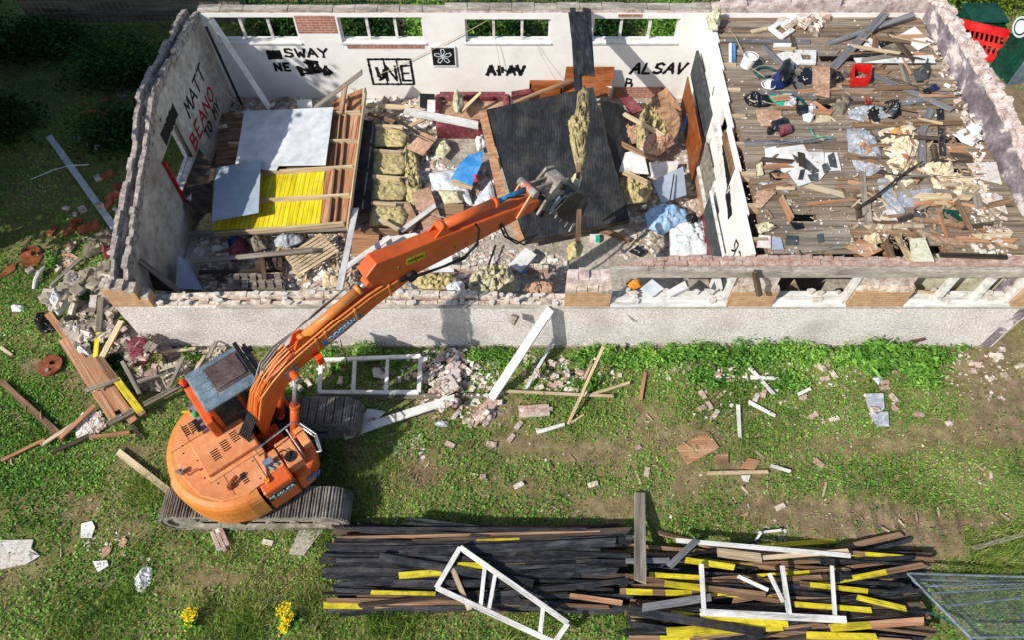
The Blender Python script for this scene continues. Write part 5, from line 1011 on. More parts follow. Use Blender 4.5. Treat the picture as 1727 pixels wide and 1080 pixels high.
def brick_at(px, py, yaw=None, mat='brick_pink', half=False, label='', group=None, z=None, tilt=0.0, sc=1.0):
    z0 = auto(px, py) if z is None else z; p = at(px, py, z0 + .04); yaw = R.uniform(0, pi) if yaw is None else yaw; me = R.choice(BM[(mat, half)])
    o = bpy.data.objects.new('brick', me); COL.objects.link(o); NB[0] += 1
    cx_, sx_ = cos(yaw), sin(yaw); l, w = .1 * sc, .05 * sc; fp = [(p.x + cx_ * a * l - sx_ * b_ * w, p.y + sx_ * a * l + cx_ * b_ * w) for a, b_ in ((-1, -1), (1, -1), (1, 1), (-1, 1))]
    zb = hq(fp, 75); zb = zb if abs(zb - z0) < .35 else z0
    o.location = (p.x, p.y, zb); o.rotation_euler = (R.uniform(-tilt, tilt), R.uniform(-tilt, tilt), yaw); o.scale = (sc,) * 3
    hset(fp, zb + .06 * sc); tag(o, label, 'brick', group); return o
def pile(poly, n, mat, label, group, tilt=.35, halves=.35, mats=None, sc=(1, 1)):
    xs = [p[0] for p in poly]; ys = [p[1] for p in poly]; k = 0
    while k < n:
        x, y = R.uniform(min(xs), max(xs)), R.uniform(min(ys), max(ys))
        if inpoly(x, y, poly): brick_at(x, y, None, R.choice(mats) if mats else mat, R.random() < halves, label, group, tilt=tilt, sc=R.uniform(*sc)); k += 1
# ================================================================ inside the left room
rb = bits('room_rubble', [([(690, 275), (840, 290), (850, 400), (700, 420), (690, 330)], 2600, .02, .13), ([(610, 165), (760, 165), (745, 300), (690, 300), (680, 210), (612, 205)], 700, .04, .2),
    ([(345, 155), (600, 155), (420, 200), (350, 250)], 260, .05, .2), ([(330, 400), (600, 385), (600, 490), (330, 490)], 1100, .03, .18), ([(600, 395), (960, 430), (950, 492), (600, 488)], 1900, .02, .13),
    ([(1030, 170), (1165, 180), (1200, 430), (1050, 435), (1060, 300)], 1500, .02, .14), ([(880, 400), (1060, 380), (1100, 440), (960, 440), (880, 460)], 220, .02, .07)], 'rubble_bits', 'broken plaster and brick crumbs over the floor of the roofless room')
bits('timber_splinters', [([(610, 165), (760, 165), (700, 420), (600, 480)], 240, .08, .4), ([(330, 400), (600, 385), (600, 490), (330, 490)], 260, .08, .4), ([(1030, 170), (1165, 180), (1200, 430), (1050, 435)], 200, .08, .35), ([(345, 160), (420, 170), (400, 290), (340, 260)], 160, .08, .35)], 'rubble_brown', 'splintered wood and card scraps over the floor of the roofless room', tilt=.15, sliver=True)
# fallen roof panel, underside up
FZ = .55
fp = empty('fallen_roof_panel', at(480, 290, 0), 'fallen roof panel lying joists up with bright yellow and brown boards', 'roof panel')
def q3(mb, pts, t, up_=True): mb.prism(pts, Vector((0, 0, t)))
def sub(poly, zs, t, name, mat, par=fp):
    mb = MB(); pts = [at(x, y, z + t) - Vector((0, 0, t)) for (x, y), z in zip(poly, zs)]
    mb.prism(pts, (0, 0, t)); hset([p.xy for p in pts], max(zs) + t); return mb.build(name, mat, par)
ZL, ZR = .45, .95                                     # the panel slopes up to the right
zx = lambda x: ZL + (ZR - ZL) * (x - 345) / 265
def sp(poly, t, name, mat, dz=0.0): return sub(poly, [zx(x) + dz for x, y in poly], t, name, mat)
sp([(549, 285), (596, 285), (583, 380), (540, 382)], .025, 'brown_boards', 'tongue_brown')
sp([(560, 170), (612, 148), (597, 283), (549, 283)], .025, 'brown_boards', 'tongue_brown')
sp([(360, 290), (548, 286), (539, 382), (352, 388)], .025, 'yellow_boards', 'tongue_yellow')
sp([(372, 190), (558, 186), (548, 284), (362, 288)], .025, 'brown_boards', 'wood_brown')
for (x0, y0, x1, y1) in [(395, 190, 608, 187), (385, 240, 603, 234), (400, 291, 596, 278), (430, 336, 590, 326), (362, 392, 580, 374)]:
    mb = MB(); a = at(x0, y0, zx(x0) + .17); b_ = at(x1, y1, zx(x1) + .17); a.z -= .14; b_.z -= .14; o = place_plank('joist', a, b_, .05, .14, 'wood_pale', parent=fp, ragged=.1)
for (x0, y0, x1, y1) in [(578, 160, 556, 376), (589, 165, 567, 376)]:
    a = at(x0, y0, zx(x0) + .03); b_ = at(x1, y1, zx(x1) + .03); place_plank('batten', a, b_, .04, .09, 'wood_brown', parent=fp)
a = at(616, 147, zx(616) + .2); b_ = at(585, 382, zx(585) + .2); a.z -= .2; b_.z -= .2; place_plank('edge_board', a, b_, .04, .2, 'wood_pale', parent=fp)
S([(412, 187), (562, 180), (549, 278), (470, 279), (466, 287), (396, 283)], 'metal_white', 'large pale sheet lying across the top of the fallen roof panel', z=[.82, 1.12, 1.1, .9, .9, .78], t=.012, cat='sheet')
S([(363, 283), (440, 268), (436, 358), (357, 373)], 'metal_sheet', 'smaller sheet tinted blue grey for shade at the lower left of the large pale one', z=[.92, 1.02, 1.0, .86], t=.012, cat='sheet')
S([(336, 250), (362, 284), (354, 350), (330, 380), (306, 325)], 'wood_dark', 'stained brown board leaning on the left gable under the window', z=[1.2, 1.0, .7, .6, 1.1], t=.03)
LMP([(340, 375), (362, 360), (378, 380), (360, 398), (330, 395)], 'insulation', 'mossy clump of insulation at the lower left corner of the fallen panel', h=.3, z=.4, name='insulation_clump', cat='insulation')
S([(612, 200), (633, 205), (625, 352), (596, 352)], 'felt', 'long strip of black roofing felt right of the fallen roof panel', z=.62, t=.03, name='roofing_felt', cat='roofing felt')
for i, (y0, y1, lab) in enumerate([(213, 248, 'uppermost'), (255, 294, 'second from the top'), (300, 338, 'third from the top, brightest'), (345, 382, 'lowest')]):
    LMP([(627, y0), (676, y0), (688, (y0 + y1) // 2), (680, y1), (622, y1)], 'insulation', 'yellow insulation batt between joists, ' + lab, h=.1, z=.47, crump=.6, freq=6, name='insulation_batt', cat='insulation', group='insulation batts between joists', edge=8)
for (x0, y0, x1, y1, m_, lab) in [(622, 210, 680, 213, 'wood_pale', 'pale joist end above the uppermost insulation batt'), (620, 252, 678, 256, 'wood_pale', 'pale joist end above the second insulation batt'), (624, 296, 675, 299, 'wood_pale', 'pale joist end above the third insulation batt'), (622, 340, 668, 343, 'wood_pale', 'pale joist end above the lowest insulation batt'), (596, 386, 672, 388, 'wood_brown', 'brown joist below the lowest insulation batt')]:
    P(x0, y0, x1, y1, 7, m_, lab, z=.52, t=.12, name='joist', cat='joist', group='joists between the insulation')
LMP([(688, 230), (705, 270), (712, 320), (700, 350), (684, 340), (680, 260)], 'insulation', 'torn yellow insulation spilling right of the batts', h=.16, z=.4, crump=1.3, freq=8, name='insulation_clump', cat='insulation')
# poles and boards leaning at the back left
P(354, 30, 453, 180, 10, 'wood_white', 'long white window frame leaning in the back left corner', z=(3.0, .6), t=.06, name='frame_piece', cat='frame')
P(346, 42, 409, 180, 4, 'rubber', 'thin dark pole leaning left of the long white frame', z=(3.0, .4), t=.03, name='pole', cat='pole')
P(530, 181, 612, 119, 10, 'wood_grey', 'grey board propped up at the back wall under the black scrawl', z=(1.0, 1.9), t=.04)
P(574, 190, 583, 140, 8, 'wood_brown', 'short brown upright under the propped grey board', z=(1.0, 1.6), t=.05)
pile([(372, 156), (500, 156), (500, 180), (410, 182), (375, 215)], 18, 'brick_dusty', 'brick in the shaded heap at the back left corner', 'bricks in the back left corner', mats=['brick_dusty', 'brick_pink'])
S([(500, 168), (525, 166), (527, 180), (503, 182)], 'white_board', 'small white board scrap above the large pale sheet', z=.7)
for (x0, y0, x1, y1, w_, m_, lab) in [(618, 176, 712, 182, 10, 'wood_pale', 'pale board along the back wall under the painted frame'), (640, 200, 700, 178, 6, 'wood_dark', 'dark lath left of the white beam'), (650, 188, 730, 240, 5, 'wood_dark', 'dark lath crossing the plaster rubble below the white beam'),
        (690, 212, 738, 188, 8, 'wood_pale', 'pale broken board just under the white beam'), (620, 190, 665, 204, 7, 'wood_brown', 'brown board end near the top insulation batt')]: P(x0, y0, x1, y1, w_, m_, lab, z=.6)
# sofa turned over
sf = empty('upturned_sofa', at(795, 200, .2), 'maroon sofa turned on its back with tan lining showing at the back wall', 'sofa')
mb = MB(); p0, p1 = at(742, 200, .3), at(852, 203, .3); x0, x1, y0 = p0.x, p1.x, p0.y; mb.box(x0, x1, y0 - .45, y0 + .55, .25, .5); mb.build('lining', 'card', sf, bevel=.03)
mb = MB(); mb.tube([(x0, y0 + .6, .62), (x1, y0 + .6, .62)], .13, 12); mb.build('arm_roll', 'maroon', sf)
for xx in (x0 - .05, x1 + .05): mb = MB(); mb.tube([(xx, y0 - .4, .55), (xx, y0 + .6, .6)], .11, 12); mb.build('arm_roll', 'maroon', sf)
mb = MB(); mb.box(x0 - .05, x1 - .1, y0 - .75, y0 - .46, .2, .72); mb.build('seat_front', 'maroon', sf, bevel=.06)
P(682, 184, 808, 209, 13, 'wood_white', 'thick white beam lying across the maroon sofa', z=(.95, .85), t=.1, name='beam', cat='beam')
LMP([(765, 160), (780, 155), (783, 178), (772, 193), (762, 182)], 'insulation_pale', 'dangling strip of insulation above the sofa', h=.3, z=.9, crump=.8, name='insulation_clump', cat='insulation')
P(776, 188, 812, 154, 6, 'wood_pale', 'pale stick across the sofa behind the insulation', z=(.8, 1.1))
S([(708, 157), (733, 158), (733, 184), (708, 182)], 'black_paint', 'black square panel at the left end of the sofa', z=[.95, .95, .6, .6])
S([(721, 168), (734, 168), (734, 190), (720, 189)], 'white_board', 'white rectangle in front of the black square panel', z=[.95, .95, .6, .6])
S([(685, 250), (712, 222), (738, 232), (713, 262)], 'card', 'tilted tan board among the rubble left of the sofa front', z=[.5, .7, .7, .5])
LMP([(738, 240), (752, 232), (762, 252), (748, 268), (734, 260)], 'insulation_pale', 'crumpled pale green and white packaging below the sofa', h=.15, z=.4, name='packaging', cat='packaging')
LMP([(800, 238), (815, 228), (822, 248), (806, 256)], 'cloth_white', 'small white bag with blue print at the right end of the sofa', h=.25, z=.4)
LMP([(722, 292), (765, 285), (790, 320), (800, 350), (765, 330), (730, 320)], 'cloth_white', 'spread white sheeting left of the blue sheet', h=.08, z=.42, name='sheeting', cat='sheeting')
LMP([(800, 340), (830, 300), (838, 345), (835, 385), (800, 390)], 'cloth_white', 'spread white sheeting right of the blue sheet', h=.1, z=.42, name='sheeting', cat='sheeting')
S([(760, 302), (774, 276), (790, 261), (815, 254), (812, 276), (796, 312)], 'blue_plastic', 'bright blue folded plastic sheet in the middle of the rubble', z=[.55, .6, .75, .85, .75, .6], t=.02, cat='sheet')
P(761, 304, 797, 315, 9, 'wood_pale', 'pale timber along the lower edge of the blue sheet', z=.56)
LMP([(798, 296), (806, 294), (807, 306), (799, 309)], 'red_plastic', 'small red lump beside the blue sheet', h=.1, z=.6, name='plastic_scrap', cat='scrap')
S([(693, 325), (724, 314), (744, 368), (702, 352)], 'card', 'large tan card above the white plank', z=.5); S([(705, 355), (745, 370), (757, 398), (722, 412)], 'card', 'large tan card below the white plank', z=.46)
S([(664, 345), (690, 340), (706, 372), (692, 392), (668, 384)], 'card', 'broken tan card left of the white plank', z=.44)
LMP([(737, 320), (780, 322), (781, 342), (750, 345)], 'insulation_pale', 'pale insulation on the brown hatch board', h=.14, z=.5, name='insulation_clump', cat='insulation')
S([(748, 342), (782, 344), (779, 384), (757, 386)], 'wood_brown', 'brown hatch board right of the large tan cards', z=.46, t=.03)
P(676, 388, 735, 345, 9, 'wood_white', 'short bright white plank on the tan cards', z=.56)
P(640, 368, 672, 386, 7, 'wood_pale', 'pale broken lath on the lowest insulation batt', z=.7)
S([(645, 400), (700, 392), (720, 400), (690, 440), (640, 440)], 'white_board', 'white board covered in plaster chips left of the arm', z=.42)
S([(728, 438), (762, 430), (766, 458), (722, 458)], 'white_board', 'white board showing under the dipper arm', z=.42)
P(572, 487, 600, 350, 10, 'wood_white', 'long white plank standing from the front wall to the fallen panel', z=(1.75, .9), t=.03)
P(580, 452, 658, 398, 10, 'wood_white', 'white plank slanting to the right in front of the fallen panel', z=(.55, .75), t=.03)
S([(595, 392), (640, 392), (636, 425), (592, 432)], 'wood_orange', 'tan panel beside the two white planks', z=.3)
P(318, 393, 590, 380, 9, 'wood_grey', 'long grey beam under the lower edge of the fallen panel', z=(.45, .75), t=.1, name='beam', cat='beam')
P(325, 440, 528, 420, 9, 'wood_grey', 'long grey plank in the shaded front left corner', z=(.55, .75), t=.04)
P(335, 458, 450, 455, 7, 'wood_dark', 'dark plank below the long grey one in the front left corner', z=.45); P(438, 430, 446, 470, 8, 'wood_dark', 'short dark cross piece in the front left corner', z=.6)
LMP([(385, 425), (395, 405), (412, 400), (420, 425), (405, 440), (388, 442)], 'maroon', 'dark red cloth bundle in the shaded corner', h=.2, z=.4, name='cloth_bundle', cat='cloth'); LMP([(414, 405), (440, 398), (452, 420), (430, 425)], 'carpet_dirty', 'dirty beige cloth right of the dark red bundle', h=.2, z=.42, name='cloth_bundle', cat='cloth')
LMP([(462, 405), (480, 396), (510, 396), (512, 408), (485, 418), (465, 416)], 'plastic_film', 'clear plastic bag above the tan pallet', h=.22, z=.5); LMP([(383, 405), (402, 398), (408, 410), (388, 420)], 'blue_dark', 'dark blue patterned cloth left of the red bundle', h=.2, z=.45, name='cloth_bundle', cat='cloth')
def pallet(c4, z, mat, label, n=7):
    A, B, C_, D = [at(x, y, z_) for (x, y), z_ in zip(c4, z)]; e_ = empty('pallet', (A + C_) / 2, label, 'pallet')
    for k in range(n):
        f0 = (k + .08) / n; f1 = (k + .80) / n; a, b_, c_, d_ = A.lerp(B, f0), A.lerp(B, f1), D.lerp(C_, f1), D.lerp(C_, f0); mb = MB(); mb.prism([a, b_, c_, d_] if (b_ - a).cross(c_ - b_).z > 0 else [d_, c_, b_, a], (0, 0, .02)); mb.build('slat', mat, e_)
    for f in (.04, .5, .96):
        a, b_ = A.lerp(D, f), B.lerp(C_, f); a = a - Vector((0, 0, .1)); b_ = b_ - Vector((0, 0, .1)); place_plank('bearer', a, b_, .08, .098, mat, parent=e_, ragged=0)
pallet([(540, 393), (573, 424), (506, 466), (481, 432)], [.62, .55, .5, .55], 'wood_pale', 'tan wooden pallet lying in half sun beside the fallen roof panel', 7)
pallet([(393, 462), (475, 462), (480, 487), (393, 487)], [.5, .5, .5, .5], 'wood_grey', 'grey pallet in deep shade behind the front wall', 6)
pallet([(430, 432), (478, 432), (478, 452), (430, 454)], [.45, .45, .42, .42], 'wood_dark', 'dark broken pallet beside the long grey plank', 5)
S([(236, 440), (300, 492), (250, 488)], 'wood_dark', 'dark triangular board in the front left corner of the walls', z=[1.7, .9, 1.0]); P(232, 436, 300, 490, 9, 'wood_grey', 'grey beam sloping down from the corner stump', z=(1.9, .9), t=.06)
S([(300, 430), (318, 440), (342, 488), (296, 486)], 'metal_sheet', 'dull sheet leaning on the gable in the dark corner', z=[.9, .5, .3, .6])
# strip behind the front wall
LMP([(788, 488), (795, 462), (828, 447), (858, 450), (876, 478), (868, 494), (815, 498)], 'insulation_pale', 'large pale yellow insulation bale behind the front wall', h=.2, z=.95, crump=1.2, freq=10, name='insulation_bale', cat='insulation', edge=4)
LMP([(694, 478), (705, 464), (752, 460), (772, 470), (765, 488), (715, 492)], 'insulation', 'flatter insulation heap left of the large pale bale', h=.12, z=.7, crump=1.2, freq=9, name='insulation_bale', cat='insulation')
LMP([(752, 484), (765, 475), (785, 480), (782, 496), (758, 498)], 'cloth_white', 'crumpled white plaster bag left of the large pale bale', h=.2, z=1.4)
LMP([(882, 488), (905, 474), (940, 478), (935, 495), (905, 506), (885, 500)], 'card', 'crumpled tan sacking right of the large pale bale', h=.25, z=.9, name='sacking', cat='sacking', smooth=False); LMP([(542, 470), (560, 455), (580, 470), (578, 484), (545, 484)], 'paper', 'crumpled tan paper behind the front wall near the white plank', h=.25, z=.9, name='crumpled_paper', cat='paper', smooth=False)
S([(858, 446), (886, 417), (905, 429), (878, 459)], 'white_board', 'clean white square board left of the brick pier', z=.5, t=.02); S([(858, 446), (866, 437), (890, 459), (878, 461)], 'blue_plastic', 'blue strip under the clean white square board', z=.47)
P(824, 446, 836, 412, 3, 'rubber', 'thin black bar near the white square board', z=.4); P(1004, 384, 1062, 403, 8, 'wood_brown', 'brown plank in front of the black roof slab', z=.3, t=.06)
mb = MB(); p = at(1003, 401, .3); bx_ = empty('small_carton', p, 'small teal and white carton on the bare floor', 'carton'); mb.box(p.x - .12, p.x + .12, p.y - .1, p.y + .1, .21, .34); mb.build('carton_body', 'white_board', bx_); mb = MB(); mb.box(p.x + .02, p.x + .123, p.y - .103, p.y + .06, .25, .343); mb.build('printed_panel', 'teal', bx_)
body, cap = MB(), MB(); ya = at(700, 447, .4).y; leaf(body, cap, 'x', -4.2, .9, ya - .12, ya, .2, lambda a: .42 + .05 * sin(a * 3), jit=.04); ft = empty('brick_footing', (-1.5, ya, .2), 'low stub of inner brick wall running behind the front wall', 'wall'); body.build('masonry', 'brickwork_pink', ft); cap.build('broken_top', 'brick_dusty', ft)
pile([(600, 458), (950, 455), (945, 485), (600, 482)], 14, 'brick_dusty', 'dusty brick in the strip of rubble behind the front wall', 'bricks behind the front wall', mats=['brick_dusty', 'brick_pink'])
# black roof slab
rs_ = empty('fallen_roof_slab', at(940, 280, .2), 'fallen slab of flat roof covered in black felt, timber edge on its left', 'roof slab')
sub([(820, 184), (1000, 146), (1062, 370), (886, 407)], [1.25, 1.35, .75, .7], .02, 'felt', 'felt_ribbed', rs_)
sub([(819, 185), (1000, 147), (1062, 371), (886, 408)], [1.13, 1.23, .63, .58], .11, 'deck_board', 'wood_dark', rs_)
sub([(807, 187), (820, 184), (856, 338), (841, 340)], [1.2, 1.25, .92, .87], .05, 'timber_edge', 'wood_orange', rs_); sub([(846, 345), (858, 342), (886, 405), (872, 405)], [.85, .88, .7, .65], .05, 'timber_edge', 'wood_orange', rs_)
S([(1012, 168), (1045, 175), (1072, 200), (1040, 300)], 'felt', 'torn flap of black felt right of the big slab', z=[1.3, .9, .6, .7], t=.02, name='roofing_felt', cat='roofing felt')
# beam spanning the room from the back wall, insulation hanging on it
rbm = empty('roof_beam', atY(985, 20, 17.3), 'roof beam spanning from the back wall with black boarding and wrapped insulation', 'beam')
def seg(x0, y0, x1, y1, w, t, z, name, mat): a = at(x0, y0, z + t); b_ = at(x1, y1, z + t); a.z -= t; b_.z -= t; return place_plank(name, a, b_, w, t, mat, parent=rbm, ragged=.3)
seg(985, 12, 976, 292, .1, .18, 3.11, 'timber', 'wood_brown'); seg(977, 352, 975, 400, .1, .16, 3.0, 'timber', 'wood_brown')
seg(973, 18, 988, 128, .46, .03, 3.36, 'black_board', 'wood_black'); seg(966, 12, 974, 150, .14, .04, 3.32, 'black_board', 'felt'); seg(990, 12, 995, 110, .2, .03, 3.33, 'black_board', 'felt')
LMP([(975, 145), (990, 140), (995, 200), (988, 240), (990, 285), (972, 290), (962, 240), (958, 205), (970, 190)], 'insulation', None, h=.16, z=3.24, crump=1.1, freq=9, name='insulation_wrap', parent=rbm)
LMP([(963, 300), (975, 290), (982, 300), (975, 320), (965, 318)], 'insulation_pale', None, h=.2, z=2.8, name='insulation_wrap', parent=rbm); LMP([(955, 420), (975, 400), (985, 415), (978, 435), (958, 440)], 'insulation', None, h=.2, z=2.95, crump=.9, name='insulation_wrap', parent=rbm)
# against the back wall, right
def lean(pts, mat, label, t=.03, name='door_panel', cat='door', group=None): return S([p[:2] for p in pts], mat, label, z=[p[2] for p in pts], t=t, name=name, cat=cat, group=group)
lean([(955, 112, 1.45), (1037, 112, 1.45), (1028, 163, .75), (948, 160, .75)], 'wood_door', 'orange brown door panel leaning on the back wall beside the roof beam')
lean([(993, 141, 1.0), (1032, 146, 1.0), (1022, 172, .45), (990, 168, .45)], 'white_board', 'white panel leaning in front of the orange brown door', name='panel', cat='board')
cb_ = empty('wooden_cabinet', at(920, 152, .2), 'dark brown cabinet lying against the back wall left of the beam', 'cabinet'); p = at(893, 150, .7); q_ = at(948, 150, .7)
mb = MB(); mb.box(p.x, q_.x, p.y, 17.2, .2, .4); mb.box(p.x, q_.x, 17.0, 17.2, .4, .9); mb.box(p.x, p.x + .05, p.y, 17.0, .4, .9); mb.box(q_.x - .05, q_.x, p.y, 17.0, .4, .9); mb.build('cabinet_body', 'wood_door', cb_); mb = MB(); mb.box(p.x + .08, q_.x - .08, p.y + .05, p.y + .09, .41, .75); mb.build('drawer_front', 'wood_dark', cb_)
P(866, 172, 965, 133, 7, 'wood_brown', 'reddish board sloping up over the cabinet', z=(.9, 1.3)); P(862, 158, 897, 152, 12, 'maroon', 'maroon cushion end left of the cabinet', z=.6, t=.15, name='cushion', cat='cushion')
S([(1045, 165), (1065, 162), (1085, 185), (1065, 192)], 'maroon', 'dull red padded seat near the exposed bricks', z=[.6, .7, .6, .5], t=.08, name='cushion', cat='cushion')
tb = empty('round_table', at(1118, 215, .3), 'round brown table top leaning in the back right heap', 'table'); c = at(1118, 212, .9); n_ = Vector((-.75, -.35, .56)).normalized(); mb = MB(); mb.tube([c - n_ * .04, c], .56, 36); mb.build('table_top', 'wood_brown', tb); mb = MB(); mb.tube([c - n_ * .6, c - n_ * .04], .05, 12); mb.build('pedestal', 'rubber', tb)
LMP([(1084, 185), (1100, 170), (1130, 180), (1142, 205), (1135, 240), (1105, 262), (1075, 250), (1070, 215)], 'insulation', 'big torn heap of yellow insulation in the back right corner', h=.32, z=.65, crump=1.3, freq=8, name='insulation_heap', cat='insulation')
LMP([(1082, 235), (1120, 225), (1140, 240), (1110, 264), (1085, 258)], 'card', 'crumpled brown paper under the big torn insulation heap', h=.3, z=.75, crump=.8, name='crumpled_paper', cat='paper', smooth=False)
lean([(1112, 160, 1.0), (1122, 148, 1.3), (1148, 185, 1.2), (1138, 192, .9)], 'wood_orange', 'orange board end standing on the insulation heap', name='panel', cat='board'); lean([(1098, 165, .9), (1120, 150, 1.2), (1135, 190, 1.0), (1108, 200, .8)], 'wood_brown', 'brown board behind the insulation heap', name='panel', cat='board')
LMP([(1045, 222), (1062, 212), (1080, 222), (1078, 240), (1055, 245)], 'card', 'crushed brown carton left of the insulation heap', h=.3, z=.5, name='carton', cat='carton', smooth=False)
P(1052, 190, 1120, 228, 8, 'wood_pale', 'pale timber crossing above the crushed carton', z=(.8, 1.0), t=.06); P(1042, 238, 1106, 268, 8, 'wood_brown', 'brown timber below the crushed carton', z=(.7, .7), t=.06); P(1052, 288, 1095, 308, 9, 'wood_pale', 'short pale timber beside the yellow insulation and white board', z=.75, t=.06)
S([(1036, 262), (1084, 249), (1094, 293), (1042, 289)], 'white_board', 'plain white board right of the black slab', z=.65); S([(1095, 273), (1146, 271), (1141, 285), (1110, 300), (1098, 298)], 'white_board', 'white board behind the grey mottled one', z=.55)
S([(1100, 305), (1152, 280), (1158, 328), (1116, 342)], 'metal_sheet', 'grey mottled marble patterned board in the right heap', z=[.6, .75, .7, .55]); P(1130, 337, 1137, 293, 2, 'rubber', 'thin black bar on the marble patterned board', z=.8)
LMP([(1046, 300), (1075, 298), (1102, 318), (1092, 342), (1058, 345), (1045, 325)], 'insulation', 'yellow insulation bundle between the slab and the marble patterned board', h=.2, z=.5, crump=1.1, freq=8, name='insulation_bale', cat='insulation')
LMP([(1085, 362), (1100, 350), (1128, 347), (1160, 358), (1166, 372), (1135, 385), (1118, 398), (1092, 385)], 'cloth_blue', 'pale blue rubble sack spread open near the partition', h=.38, z=.4, crump=.45, name='rubble_sack', cat='sack')
LMP([(1128, 388), (1160, 370), (1195, 372), (1196, 430), (1130, 434)], 'cloth_white', 'white sacking below the pale blue rubble sack', h=.3, z=.4, crump=.45, name='rubble_sack', cat='sack'); LMP([(1155, 365), (1172, 360), (1178, 375), (1162, 385)], 'black_plastic', 'black bag tucked behind the blue sack', h=.2, z=.6)
LMP([(1060, 425), (1075, 415), (1090, 425), (1080, 434)], 'black_plastic', 'small black bag on the floor by the long brick course', h=.15, z=.3)
lean([(1149, 178, .35), (1161, 128, 1.5), (1184, 243, 1.5), (1167, 304, .35)], 'wood_door', 'tall orange brown door leaning on the partition'); P(1152, 220, 1164, 180, 5, 'blue_plastic', 'pale blue rag hanging on the tall leaning door', z=(.7, 1.0), name='rag', cat='rag')
pass; pass
pass; pass; pass
# ================================================================ on the roof deck
RD = 'roof deck'
G1 = 'slate grey planks on the roof deck'
for (x0, y0, x1, y1, w_, m_, lab) in [(1212, 27, 1306, 40, 10, 'wood_slate', 'grey plank at the top left corner of the roof deck'), (1216, 67, 1367, 69, 10, 'wood_slate', 'grey plank above the white bucket on the roof deck'), (1289, 76, 1322, 110, 10, 'wood_slate', 'short grey plank under the white foam frame'),
        (1262, 157, 1398, 156, 9, 'wood_slate', 'grey plank below the blue chair on the roof deck'), (1334, 125, 1375, 166, 9, 'wood_slate', 'slanting grey plank over the black screen'), (1396, 72, 1543, 22, 10, 'wood_slate', 'long grey plank slanting up beside the brick rubble'), (1405, 113, 1495, 20, 14, 'wood_slate', 'broad grey plank crossing over another near the red crate'),
        (1440, 93, 1514, 63, 8, 'wood_black', 'black plank just right of the broad crossing plank'), (1440, 91, 1541, 91, 7, 'wood_black', 'black level plank lying on a white sheet'), (1256, 241, 1408, 232, 9, 'wood_slate', 'grey plank with a green cord on its end'),
        (1485, 179, 1617, 155, 11, 'wood_slate', 'grey plank running to the purple grey gable'), (1465, 121, 1608, 184, 10, 'wood_slate', 'long grey plank crossing near the purple grey gable'),
        (1572, 182, 1556, 220, 11, 'wood_slate', 'upper length of bent grey plank near the gable'), (1556, 220, 1556, 280, 11, 'wood_slate', 'lower length of bent grey plank near the gable'), (1586, 182, 1591, 260, 10, 'wood_black', 'black plank standing next to the bent grey one'),
        (1440, 209, 1625, 204, 10, 'wood_brown', 'brown plank crossing under the black bags'), (1574, 242, 1582, 282, 9, 'wood_dark', 'dark stub between the bent plank and the black plank'), (1500, 352, 1530, 396, 15, 'wood_white', 'bright white strip lying on the roof deck'), (1328, 372, 1402, 386, 0, '', ''),
        (1478, 112, 1500, 92, 8, 'wood_brown', 'short brown board below the black level plank'), (1372, 170, 1402, 190, 6, 'wood_orange', 'thin orange lath right of the green netting'), (1268, 52, 1300, 45, 8, 'wood_pale', 'pale board left of the upper foam frame'),
        (1540, 366, 1700, 392, 13, 'wood_brown', 'long brown board near the front of the deck below the papers'), (1570, 395, 1690, 402, 10, 'wood_brown', 'brown board by the torn grey card'), (1482, 378, 1505, 432, 11, 'wood_brown', 'left joist beside the open hole in the deck'), (1515, 398, 1536, 436, 10, 'wood_pale', 'right joist beside the open hole in the deck'),
        (1585, 428, 1700, 432, 9, 'wood_dark', 'dark board along the front edge of the deck'), (1655, 398, 1718, 416, 8, 'wood_pale', 'pale board at the front right of the deck'), (1596, 340, 1630, 370, 5, 'wood_pale', 'pale splinter on the green tinted board')]:
    if m_: P(x0, y0, x1, y1, w_, m_, lab, group=G1 if m_ == 'wood_slate' else None, t=.045)
mb = MB(); e_ = [at(x, y, DZ + z) for x, y, z in [(1444, 352, .12), (1470, 335, .2), (1500, 312, .22), (1530, 288, .26), (1556, 272, .3)]]; mb.tube(e_, [.03, .028, .025, .025, .02], 8); o = mb.build('branch', 'wood_dark'); tag(o, 'long dark crooked branch lying over the papers', 'branch')
mb = MB(); mb.tube([at(x, y, DZ + z) for x, y, z in [(1500, 312, .25), (1528, 280, .4), (1535, 262, .42), (1540, 245, .45)]], .008, 6); mb.tube([at(x, y, DZ + .3) for x, y in [(1568, 294), (1600, 298), (1660, 293)]], .008, 6); o = mb.build('twig', 'wood_dark'); tag(o, 'thin twig springing from the dark crooked branch', 'twig')
def FR(poly, lab, hole=.5): return S(poly, 'white_board', lab, t=.06, name='foam_packing', cat='foam packing', hole=hole)
FR([(1296, 46), (1316, 31), (1341, 50), (1320, 65)], 'white foam packing frame nearest the brick rubble'); FR([(1340, 83), (1377, 84), (1376, 106), (1347, 105)], 'white foam packing frame lying above the black screen')
